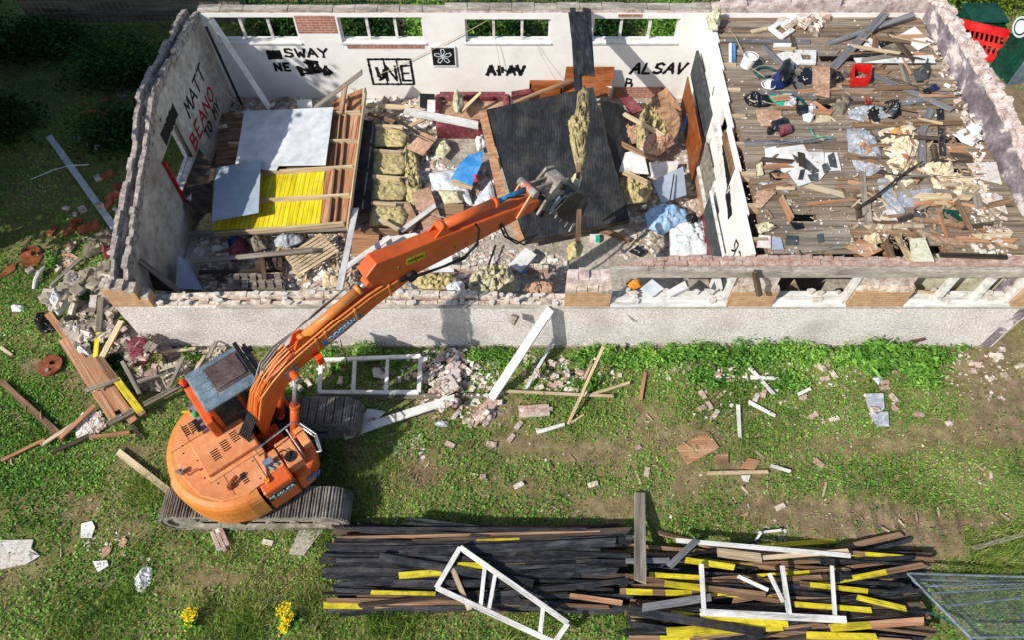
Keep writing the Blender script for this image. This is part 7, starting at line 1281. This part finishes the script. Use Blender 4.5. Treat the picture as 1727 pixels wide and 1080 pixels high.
# ================================================================ outside: in front of the wall
def wframe(name, corners, z, wd, mats, label, bars=(), t=.05, tz=.0):
    e_ = empty(name, at(corners[0][0], corners[0][1], 0), label, 'window frame'); n = len(corners); zz = z if isinstance(z, list) else [z] * n; pt = [at(x, y, h + t) - Vector((0, 0, t)) for (x, y), h in zip(corners, zz)]
    for i in range(n): place_plank('frame_rail', pt[i], pt[(i + 1) % n], wd, t if i % 2 else t + .006, mats, parent=e_, ragged=0)
    for (i, f, j, g_, w2) in bars: place_plank('mullion', pt[i].lerp(pt[(i + 1) % n], f), pt[j].lerp(pt[(j + 1) % n], g_), w2, t - .008, mats, parent=e_, ragged=0)
    return e_
wframe('window_frame', [(541, 608), (709, 601), (706, 662), (538, 662)], [.28, .3, .2, .2], .09, 'wood_white', 'white three pane window frame lying in front of the wall beside the boom', [(0, .34, 2, .66, .08), (0, .67, 2, .33, .08)])
P(528, 668, 826, 668, 7, 'wood_grey', 'long grey timber along the lower edge of the white window frame', z=.1, t=.07); P(580, 735, 768, 672, 15, 'wood_white', 'long white board slanting up from the far track to the brick heap', z=(.12, .35), t=.04, bend=.01)
P(829, 672, 931, 517, 15, 'wood_white', 'broad white board leaning against the pebbledashed wall', z=(.12, 1.8), t=.06); P(866, 540, 872, 525, 12, 'wood_grey', 'timber stub at the top of the leaning white board', z=(1.5, 1.72), t=.1, name='timber_stub', cat='timber')
P(852, 660, 1035, 669, 5, 'wood_pale', 'thin pale lath lying level in the grass right of the leaning board', z=.12); P(958, 716, 1018, 584, 5, 'wood_pale', 'thin pole leaning on the wall across the level lath', z=(.05, .9), t=.03); P(1000, 665, 1063, 646, 5, 'wood_pale', 'pale lath to the right of the leaning pole', z=.12); P(905, 730, 953, 716, 6, 'wood_white', 'short white lath below the leaning pole', z=.08)
P(1080, 675, 1088, 628, 6, 'wood_orange', 'short orange lath standing alone in the grass', z=.08); P(888, 655, 935, 572, 5, 'metal_white', 'bent white strip under the leaning board', z=(.15, .5), t=.02, name='trim_strip', cat='strip'); P(985, 640, 998, 612, 5, 'wood_pale', 'short lath by the bricks below the wall', z=.15)
P(963, 714, 985, 700, 3, 'wood_pale', 'small splinter at the foot of the leaning pole', z=.05); P(800, 720, 822, 693, 4, 'wood_pale', 'small lath at the lower right of the brick heap', z=.1)
for (x0, y0, x1, y1, w_, lab) in [(1266, 622, 1306, 666, 6, 'white lath under the crossing one in the grass'), (1266, 637, 1314, 639, 6, 'white lath lying level across another'), (1262, 678, 1308, 702, 6, 'white lath slanting below the crossed pair'), (1245, 683, 1248, 738, 6, 'white lath standing upright left of the slanting one'), (1346, 666, 1368, 656, 5, 'short white lath right of the crossed pair')]: P(x0, y0, x1, y1, w_, 'wood_white', lab, z=.06)
P(1192, 799, 1296, 796, 6, 'wood_pale', 'long pale lath below the reddish boards', z=.06); P(1300, 786, 1334, 796, 5, 'wood_white', 'short white lath right of the reddish boards', z=.05); P(1388, 838, 1394, 814, 3, 'wood_pale', 'tiny splinter in the grass at the middle right', z=.04); P(1640, 926, 1727, 902, 8, 'wood_grey', 'grey board lying in the grass at the right edge', z=.06)
P(1080, 985, 1079, 832, 19, 'wood_grey', 'broad weathered plank lying across the end of the left timber stack', z=(.75, .1), t=.05); P(1536, 578, 1562, 572, 5, 'wood_dark', 'dark stick leaning on the wall by the big plant', z=(.3, .5))
BH = 'bricks in the big heap in front of the wall'
pile([(700, 640), (720, 610), (760, 590), (800, 595), (812, 640), (800, 660), (730, 665)], 66, 'brick_pink', 'pinkish brick in the big heap right of the white window frame', BH, mats=['brick_pink', 'brick_dusty', 'brick_dusty'], tilt=.55, halves=.3)
pile([(740, 672), (835, 668), (850, 700), (800, 722), (745, 700)], 18, 'brick_pink', 'pinkish brick spilled below the big heap', BH, mats=['brick_pink', 'brick_dusty'], tilt=.3)
pile([(620, 632), (700, 630), (700, 655), (640, 650)], 5, 'brick_dusty', 'grey brick inside the panes of the white window frame', BH, mats=['brick_dusty'], tilt=.4); pile([(560, 640), (600, 640), (605, 658), (560, 658)], 3, 'brick_dusty', 'grey brick inside the left pane of the frame', BH)
pile([(880, 620), (960, 600), (990, 610), (980, 660), (900, 655), (880, 650)], 22, 'brick_pink', 'pinkish brick in the heap right of the leaning board', 'bricks right of the leaning board', mats=['brick_pink', 'brick_dusty'], tilt=.5)
pile([(1200, 615), (1235, 612), (1240, 638), (1205, 642)], 9, 'brick_pink', 'brick in the small heap in the weeds at the middle', 'bricks in the weeds', tilt=.4, mats=['brick_pink', 'brick_dusty'])
pile([(1372, 604), (1400, 600), (1425, 606), (1410, 640), (1375, 635)], 8, 'brick_pink', 'brick in the small heap left of the big plant', 'bricks left of the big plant', tilt=.2, mats=['brick_pink', 'brick_dusty'])
pile([(1620, 600), (1660, 588), (1695, 600), (1700, 640), (1650, 650), (1625, 630)], 9, 'brick_dusty', 'pale brick near the right end of the wall', 'bricks near the right end', tilt=.15, mats=['brick_dusty', 'brick_pink'])
for x, y, yaw in [(759, 751, -.5), (829, 750, -.2), (862, 740, .9), (875, 718, .9), (1077, 756, .6), (1091, 797, 1.3), (1381, 782, 2.3), (1185, 667, 2.0), (1196, 685, 1.9), (1207, 699, .9), (1183, 690, .4), (1275, 672, 1.0), (1288, 665, 1.2), (1372, 702, .5), (1407, 708, .3), (1391, 640, .2), (1355, 672, .3), (1492, 646, .1), (1492, 655, .1), (1507, 672, 2.0), (1510, 690, 2.2), (1472, 695, 0), (1550, 699, -.3), (1600, 715, .2), (452, 916, -.2), (628, 715, 1.4), (602, 735, 1.3), (1000, 818, .3), (815, 805, .1), (875, 820, .5), (1316, 856, .4), (1690, 590, -.1), (1720, 618, .3)]:
    brick_at(x, y, yaw, R.choice(['brick_pink', 'brick_dusty']), R.random() < .25, 'single pinkish brick lying apart in the trampled grass', 'single bricks strewn over the grass', z=.0)
def slab_b(px, py, yaw, n, label):
    p = at(px, py, .02); e_ = empty('brick_lump', p, label, 'masonry'); mb = MB()
    for i in range(n):
        for j in range(3):
            u = (i - n / 2) * .22 + (j % 2) * .11; v_ = (j - 1) * .085; c_, s_ = cos(yaw), sin(yaw); q_ = [(u, v_), (u + .212, v_), (u + .212, v_ + .078), (u, v_ + .078)]
            mb.hexa([(p.x + a * c_ - b_ * s_, p.y + a * s_ + b_ * c_, .02) for a, b_ in q_], [(p.x + a * c_ - b_ * s_, p.y + a * s_ + b_ * c_, .13 + R.uniform(-.01, .01)) for a, b_ in q_])
    mb.build('bonded_bricks', 'brick_pink', e_, bevel=.008); mb = MB(); c_, s_ = cos(yaw), sin(yaw); q_ = [(-n * .105, -.09), (n * .115, -.09), (n * .115, .15), (-n * .105, .15)]; mb.hexa([(p.x + a * c_ - b_ * s_, p.y + a * s_ + b_ * c_, .01) for a, b_ in q_], [(p.x + a * c_ - b_ * s_, p.y + a * s_ + b_ * c_, .115) for a, b_ in q_]); mb.build('mortar', 'plaster_chip', e_)
slab_b(900, 698, .08, 3, 'lump of bonded bricks lying in the grass below the leaning board'); slab_b(370, 912, -1.0, 2, 'small bonded lump of brick just below the near track'); slab_b(822, 695, .9, 3, 'bonded lump of bricks at the foot of the leaning white board')
for (poly, lab) in [([(750, 620), (768, 605), (778, 640), (765, 655)], 'grey slab on the big brick heap, upper one'), ([(735, 640), (760, 632), (775, 655), (755, 668)], 'grey slab on the big brick heap, lower one'), ([(628, 622), (650, 620), (652, 640), (630, 636)], 'white slab showing in the middle pane of the frame')]: S(poly, 'plaster_chip', lab, t=.05, name='plaster_slab', cat='plaster')
S([(605, 715), (620, 690), (650, 695), (625, 722)], 'metal_white', 'thin white sheet beneath the long slanting board', z=.08)
LMP([(732, 716), (745, 710), (760, 714), (756, 722), (738, 722)], 'plastic_film', 'clear plastic bottle crushed in the grass below the brick heap', h=.08, z=.02, name='plastic_bottle', cat='bottle'); LMP([(1470, 640), (1478, 632), (1490, 640), (1482, 652)], 'plastic_film', 'small clear plastic scrap above the broken glass', h=.05, z=.05, name='plastic_scrap', cat='plastic')
bits('grass_crumbs', [([(700, 590), (850, 590), (850, 720), (700, 700)], 500, .03, .13), ([(880, 600), (1000, 600), (980, 670), (880, 660)], 200, .03, .12), ([(560, 600), (1700, 600), (1700, 900), (600, 900)], 420, .015, .06), ([(660, 735), (715, 735), (715, 780), (660, 775)], 160, .02, .09), ([(1150, 600), (1450, 600), (1430, 720), (1160, 720)], 150, .03, .09), ([(500, 592), (1640, 595), (1640, 640), (500, 640)], 420, .03, .11), ([(1620, 590), (1720, 600), (1700, 700), (1600, 660)], 90, .02, .08), ([(1270, 890), (1330, 888), (1320, 930), (1275, 925)], 110, .02, .08), ([(130, 900), (230, 900), (260, 960), (160, 960)], 90, .02, .07), ([(0, 400), (250, 700), (230, 1000), (20, 1000)], 120, .015, .05)], 'rubble_bits', 'mortar crumbs and chips strewn over the grass', tilt=.2)
bits('grass_splinters', [([(560, 600), (1700, 600), (1700, 930), (600, 900)], 260, .06, .22), ([(0, 600), (250, 700), (230, 1000), (20, 1000)], 60, .05, .2)], 'rubble_brown', 'wood splinters and dry stalks strewn over the grass', tilt=.15, sliver=True)
# ================================================================ timber stacks at the bottom
def stack(zone, n, mats, weights, ang, lens, label, group, seed, wr=(.045, .13)):
    rs = random.Random(seed); k = 0
    while k < n:
        px, py = rs.uniform(zone[0], zone[2]), rs.uniform(zone[1], zone[3]); p = at(px, py, .15); L_2 = rs.uniform(*lens) / 2; a = rs.gauss(0, ang); d = Vector((cos(a), sin(a), 0))
        xa, xb = at(zone[0], py, .15).x, at(zone[2], py, .15).x; c = Vector((min(max(p.x, xa + L_2), xb - L_2) + rs.uniform(-.15, .15), p.y, 0)); w = rs.uniform(*wr); t = rs.uniform(.025, .05)
        a_, b_ = c - d * L_2, c + d * L_2; hA = hq(quad_of(a_, c, w), 80); hB = hq(quad_of(c, b_, w), 80); hA, hB = min(hA, .42), min(hB, .42); hA += rs.uniform(0, .03); hB += rs.uniform(0, .03); m_ = rs.choices(range(len(mats)), weights)[0]; spec = mats[m_]
        a_.z, b_.z = hA + .004, hB + .004; o = place_plank('board', a_, b_, w, t, spec[0], bands=[(lo, hi, 1) for lo, hi in spec[1](rs)] if spec[1] else None, ragged=1.3, roll=rs.gauss(0, .3), bend=rs.uniform(-.004, .008)); o['_'] = 0; del o['_']
        hset(quad_of(a_, b_, w), (hA + hB) / 2 + t); tag(o, spec[2], 'board', group); k += 1
yb = lambda rs: [(lambda a_: (a_, a_ + rs.uniform(.2, .5)))(rs.uniform(0, .6))]
stack((560, 893, 1055, 1030), 140, [('wood_black', None, 'black painted board in the left timber stack'), ('wood_dark', None, 'dark brown board in the left timber stack'), (['wood_dark', 'wood_yellow'], yb, 'board with a yellow painted length in the left timber stack'), ('wood_brown', None, 'bare brown board in the left timber stack')], [74, 10, 7, 9], .05, (2.0, 5.2), '', 'boards in the left timber stack', 3)
stack((1050, 925, 1555, 1090), 140, [('wood_black', None, 'black painted board in the right timber stack'), (['wood_brown', 'wood_yellow'], yb, 'board with a yellow painted length in the right timber stack'), ('wood_brown', None, 'bare brown board in the right timber stack'), ('wood_dark', None, 'dark brown board in the right timber stack')], [46, 22, 20, 12], .11, (1.5, 4.4), '', 'boards in the right timber stack', 4)
def SB(x0, y0, x1, y1, w_, m_, lab, z=.5, t=.04, bands=None): P(x0, y0, x1, y1, w_ * (.78 if 'yellow' in lab else .92), m_, lab, z=z, t=t, bands=bands, name='board', cat='board')
SB(742, 918, 560, 914, 10, 'wood_brown', 'brown board at the top left of the left timber stack', .3); SB(565, 932, 608, 930, 11, 'wood_yellow', 'short bright yellow board at the left end of the left stack', .35); SB(650, 932, 608, 927, 12, 'wood_orange', 'orange board end left of the long black ones', .42); SB(670, 934, 1040, 915, 15, 'wood_black', 'long black board on top of the left timber stack', .5); SB(537, 946, 605, 941, 12, 'wood_black', 'black board sticking out left of the left timber stack', .3)
SB(672, 972, 745, 966, 14, 'wood_yellow', 'bright yellow board left of the white ladder frame', .52); SB(770, 955, 825, 955, 14, 'wood_yellow', 'bright yellow board under the upper bar of the ladder frame', .5); SB(625, 1000, 735, 1002, 8, 'wood_yellow', 'thin yellow board low in the left timber stack', .5); SB(632, 1022, 745, 1015, 12, 'wood_orange', 'orange brown board at the lower left of the left stack', .35); SB(640, 940, 900, 985, 14, 'wood_black', 'black board slanting down over the left timber stack', .55); SB(660, 985, 870, 985, 13, 'wood_black', 'black board level across the middle of the left stack', .52)
SB(680, 884, 1058, 905, 5, 'wood_black', 'black edge board along the top of the left timber stack', .35, .1); SB(960, 1005, 1050, 1018, 9, 'wood_orange', 'orange board between the two timber stacks', .4)
SB(1045, 998, 1200, 1003, 12, ['wood_brown', 'wood_yellow'], 'brown board with a yellow patch left in the right stack', .5, bands=[(.1, .35, 1), (.5, .75, 1)]); SB(1120, 985, 1292, 1005, 13, ['wood_brown', 'wood_yellow'], 'long brown and yellow board in the upper right stack', .55, bands=[(0, .45, 1)]); SB(1095, 970, 1180, 975, 10, 'wood_yellow', 'yellow board in the upper left of the right stack', .5); SB(1155, 945, 1240, 958, 12, 'wood_yellow', 'yellow board just below the grey crossing plank', .5)
SB(1055, 1030, 1290, 1068, 15, 'wood_black', 'broad black board across the lower right stack', .55); SB(1125, 1068, 1320, 1056, 20, 'wood_yellow', 'broad yellow board at the bottom of the right stack', .5); SB(1180, 1040, 1330, 1054, 12, 'wood_yellow', 'yellow board under the white window frame', .52); SB(1350, 985, 1465, 998, 10, ['wood_brown', 'wood_yellow'], 'yellow board right of the white frame uprights', .5, bands=[(.15, 1, 1)]); SB(1340, 1020, 1470, 1030, 11, 'wood_yellow', 'yellow board below the frame uprights', .5); SB(1445, 1008, 1530, 1028, 11, 'wood_yellow', 'yellow board at the right end of the right stack', .55)
SB(1400, 1060, 1560, 1048, 13, ['wood_orange', 'wood_yellow'], 'orange brown board ending the right stack near the mesh panels', .58, bands=[(0, .45, 1)]); SB(1360, 1072, 1480, 1075, 14, 'wood_yellow', 'lowest yellow board at the right of the stack', .5); SB(1082, 1026, 1200, 1008, 13, 'wood_slate', 'short dark grey block board in the right stack', .6, .06); SB(1128, 957, 1175, 912, 12, 'wood_slate', 'grey plank crossing the top of the right stack', (.6, .5)); SB(1055, 947, 1130, 946, 9, 'wood_slate', 'grey board left of the grey crossing plank', .45)
SB(1140, 912, 1435, 938, 8, 'wood_white', 'splintered white board along the top of the right stack', .45); SB(1210, 932, 1285, 942, 16, 'wood_pale', 'pale board with bark colour at the top of the right stack', .48); SB(1280, 942, 1432, 930, 8, 'wood_pale', 'long pale board reaching past the right stack', .42); SB(1266, 925, 1284, 899, 4, 'wood_white', 'small white lath standing above the right stack', .2); SB(1280, 899, 1318, 895, 4, 'wood_white', 'small white lath lying above the right stack', .1); SB(1244, 972, 1296, 996, 6, 'wood_white', 'thin white lath inside the broken frame', .6)
wframe('window_frame', [(776, 924), (958, 1052), (935, 1085), (736, 992)], [.62, .6, .55, .6], .09, 'wood_white', 'white ladder like window frame lying over the left timber stack', [(0, .24, 2, .62, .075), (0, .34, 2, .55, .07), (0, .78, 2, .12, .08)], t=.06)
P(762, 958, 792, 1030, 8, 'wood_pale', 'pale lath inside the ladder like frame', z=.56)
wf = empty('window_frame', at(1300, 1030, 0), 'white window frame with one side missing lying over the right timber stack', 'window frame')
for (x0, y0, x1, y1, w_) in [(1182, 1033, 1428, 1046, .12), (1183, 952, 1188, 1030, .08), (1320, 955, 1332, 1036, .08), (1404, 955, 1409, 1038, .06), (1298, 968, 1322, 1016, .06)]: a, b_ = at(x0, y0, .7), at(x1, y1, .7); a.z = b_.z = .64; place_plank('frame_rail', a, b_, w_, .055, 'wood_white', parent=wf, ragged=0)
# mesh fence panels bottom right
for q_, (cs, z, lab) in enumerate([([(1530, 968), (1760, 975), (1760, 1075), (1637, 1076)], .5, 'uppermost grey mesh site fence panel at the bottom right corner'), ([(1538, 978), (1760, 985), (1760, 1100), (1650, 1092)], .36, 'grey mesh site fence panel underneath the uppermost one')]):
    e_ = empty('mesh_fence_panel', at(1640, 1010, z), lab, 'fence panel', 'stacked mesh fence panels'); pt = [at(x, y, z) for x, y in cs]
    for i in range(4): mb = MB(); mb.tube([pt[i], pt[(i + 1) % 4]], .022, 10); mb.build('tube_frame', 'galv', e_)
    mb = MB(); A, B, C_, D = pt; n1, n2 = (60, 34) if q_ == 0 else (24, 14)
    for k in range(1, n1): f = k / n1; mb.tube([A.lerp(B, f), D.lerp(C_, f)], .0012, 3, cap=False)
    for k in range(1, n2): f = k / n2; mb.tube([A.lerp(D, f), B.lerp(C_, f)], .0012, 3, cap=False)
    mb.build('wire_mesh', 'galv', e_)
for (y0, y1, lab) in [(990, 985, 'loose grey tube under the mesh, upper'), (1002, 990, 'loose grey tube under the mesh, middle'), (1024, 1005, 'loose grey tube under the mesh, lower')]:
    mb = MB(); mb.tube([at(1552 + (y0 - 990), y0, .42), at(1760, y1, .44)], .02, 8); o = mb.build('fence_tube', 'galv'); tag(o, lab, 'tube')
mb = MB(); mb.tube([at(1560, 1028, .3), at(1620, 1060, .32), at(1680, 1110, .3)], .02, 8); o = mb.build('fence_tube', 'hose_green'); tag(o, 'green painted tube sticking out under the mesh panels', 'tube')
# ================================================================ top right corner beyond the gable
bc = empty('plastic_barrier', at(1665, 70, 0), 'red plastic pedestrian barrier behind the gable', 'barrier'); T0, T1 = at(1618, 33, 1.0), at(1703, 52, 1.0); D_ = Vector((.15, -.35, -.95)); mb = MB()
def bq(f0, f1, g0, g1): return [T0.lerp(T1, f0) + D_ * g0, T0.lerp(T1, f0) + D_ * g1, T0.lerp(T1, f1) + D_ * g1, T0.lerp(T1, f1) + D_ * g0]
for (a, b_, c_, d_) in [(0, 1, 0, .22), (0, 1, .8, 1), (0, .06, .22, .8), (.94, 1, .22, .8), (.06, .94, .47, .55)]: mb.prism(bq(a, b_, c_, d_), Vector((.02, .05, .02)))
mb.build('barrier_frame', 'red_plastic', bc); mb = MB()
for k in range(1, 9): f = .06 + .88 * k / 9; mb.prism(bq(f - .02, f + .02, .22, .47), Vector((.018, .045, .018))); mb.prism(bq(f - .02, f + .02, .55, .8), Vector((.018, .045, .018)))
mb.build('slots', 'red_plastic', bc)
gb = empty('green_bin', at(1665, 35, 0), 'dark green lidded bin beside the hedge at the top right', 'bin'); p = at(1668, 38, .9); mb = MB(); mb.box(p.x - .5, p.x + .55, p.y, p.y + .9, 0, .9); mb.build('bin_body', 'green_paint', gb); mb = MB(); mb.box(p.x - .55, p.x + .6, p.y - .05, p.y + .95, .903, .98); mb.build('lid', 'green_paint', gb, bevel=.03)
A_, B_ = at(1668, 112, 0), at(1697, 143, 0); d_ = (B_ - A_).normalized(); n_ = Vector((-d_.y, d_.x, 0)); n_ = n_ if n_.x > 0 else -n_
cbn = empty('site_cabin', A_, 'dark green site cabin with a round white emblem at the right edge', 'cabin'); mb = MB(); mb.prism([A_, B_, B_ + n_ * 2.2, A_ + n_ * 2.2] if d_.cross(n_).z > 0 else [A_ + n_ * 2.2, B_ + n_ * 2.2, B_, A_], (0, 0, 2.3)); mb.build('cabin_shell', 'green_paint', cbn)
mb = MB(); C2 = B_ + n_ * 2.2; mb.prism([B_ + d_ * .02, C2 + d_ * .02, C2 + d_ * .05, B_ + d_ * .05], (0, 0, 1.9)); mb.build('side_door', 'grey_paint', cbn)
pc = A_.lerp(B_, .5); c_ = ray(1722, 45); t_ = (pc - CAM).dot(n_) / c_.dot(n_); e0 = CAM + c_ * t_ - n_ * .012; up_ = Vector((0, 0, 1)); mb = MB(); mb.prism([e0 + (d_ * cos(a) + up_ * sin(a)) * .3 for a in [k * 2 * pi / 28 for k in range(28)]], n_ * .01); em = mb.build('emblem', 'white_paint', cbn)
mb = MB(); mb.prism([e0 - n_ * .004 + (d_ * cos(a) * .24 + up_ * sin(a) * .24) for a in [k * 2 * pi / 28 for k in range(28)]], n_ * .003); mb.build('emblem_ring', 'green_paint', em); mb = MB(); mb.prism([e0 - n_ * .008 + (d_ * cos(a) * .19 + up_ * sin(a) * .19) for a in [k * 2 * pi / 28 for k in range(28)]], n_ * .003); mb.build('emblem_centre', 'white_paint', em)
P(1704, 165, 1716, 225, 7, 'wood_brown', 'rotten brown timber leaning on the outside of the gable', z=(.9, .6), t=.06); 
# loose wires hanging across the roofless room
def wire(pts, label, r_=.007, mat='wood_pale', name='wire', cat='wire'):
    mb = MB(); mb.tube(pts, r_, 5); o = mb.build(name, mat); tag(o, label, cat)
def sag(a, b_, s, n=10): return [a.lerp(b_, k / n) + Vector((0, 0, -s * 4 * (k / n) * (1 - k / n))) for k in range(n + 1)]
wire(sag(atY(640, 125, 17.2), atY(822, 34, 17.2), .05), 'thin pale wire stretched from the painted frame up to the third window', .008)
wire(sag(atY(845, 120, 17.1), atY(830, 35, 17.2), .0), 'thin pale wire hanging straight down by the third window', .007)
wire(sag(at(950, 150, .9), atY(905, 75, 17.2), .1), 'thin wire from the third window down to the cabinet', .006)
wire(sag(at(252, 150, 3.3), at(272, 205, 2.9), .1), 'dark cable dangling over the top of the broken gable', .012, 'rubber')
wire(sag(at(375, 150, 1.8), at(410, 180, .5), .05), 'thin pale stick in the back left corner', .012)
wire(sag(at(660, 215, 1.0), at(722, 238, .9), -.05), 'bent black cable over the plaster rubble', .014, 'rubber')
wire([at(x, y, z) for x, y, z in [(590, 640, .05), (585, 610, .6), (578, 590, .9), (574, 575, 1.1)]], 'thin bent stalk in front of the pebbledashed wall beside the boom', .012, 'wood_dark', 'stalk', 'stalk')
wire([at(x, y, z) for x, y, z in [(1395, 230, 3.2), (1340, 240, 3.15), (1300, 236, 3.1)]], 'short wire beside the red and black device', .008, 'rubber')
# broken boards in every direction over the roof deck, and loose slats along the timber stacks
rs = random.Random(21)
for k in range(150):
    px, py = rs.uniform(1230, 1690), rs.uniform(60, 432)
    if not inpoly(px, py, DECKP): continue
    p = at(px, py, DZ + .02); 
    if p.x > XR - .5 or p.x < 5.6: continue
    right = px > 1430 or py > 330
    if not right and rs.random() < .5: continue
    L_2 = rs.uniform(.2, .75 if right else .45); a = rs.choice([0, 0, 0, pi / 2]) + rs.gauss(0, .18); d = Vector((cos(a), sin(a), 0)); w = rs.uniform(.06, .17); t = rs.uniform(.018, .03)
    a_, b_ = p - d * L_2, p + d * L_2
    if min(a_.x, b_.x) < 5.4 or max(a_.x, b_.x) > XR - .12 or max(a_.y, b_.y) > 17.1 or min(a_.y, b_.y) < 9.3: continue
    h1, h2 = min(hq(quad_of(a_, p, w), 70), DZ + .1), min(hq(quad_of(p, b_, w), 70), DZ + .1); a_.z, b_.z = h1 + rs.uniform(.002, .03), h2 + rs.uniform(.002, .03)
    m_ = rs.choice(['wood_brown', 'wood_grey', 'wood_dark', 'wood_orange', 'wood_brown', 'wood_pale']); o = place_plank('broken_board', a_, b_, w, t, m_, ragged=1.5, roll=rs.gauss(0, .12))
    tag(o, {'wood_brown': 'broken brown board end lying loose on the roof deck', 'wood_grey': 'weathered grey board end lying loose on the roof deck', 'wood_dark': 'dark rotten board end lying loose on the roof deck', 'wood_orange': 'orange tan board end lying loose on the roof deck', 'wood_pale': 'pale snapped board end lying loose on the roof deck'}[m_], 'board', 'broken boards on the roof deck')
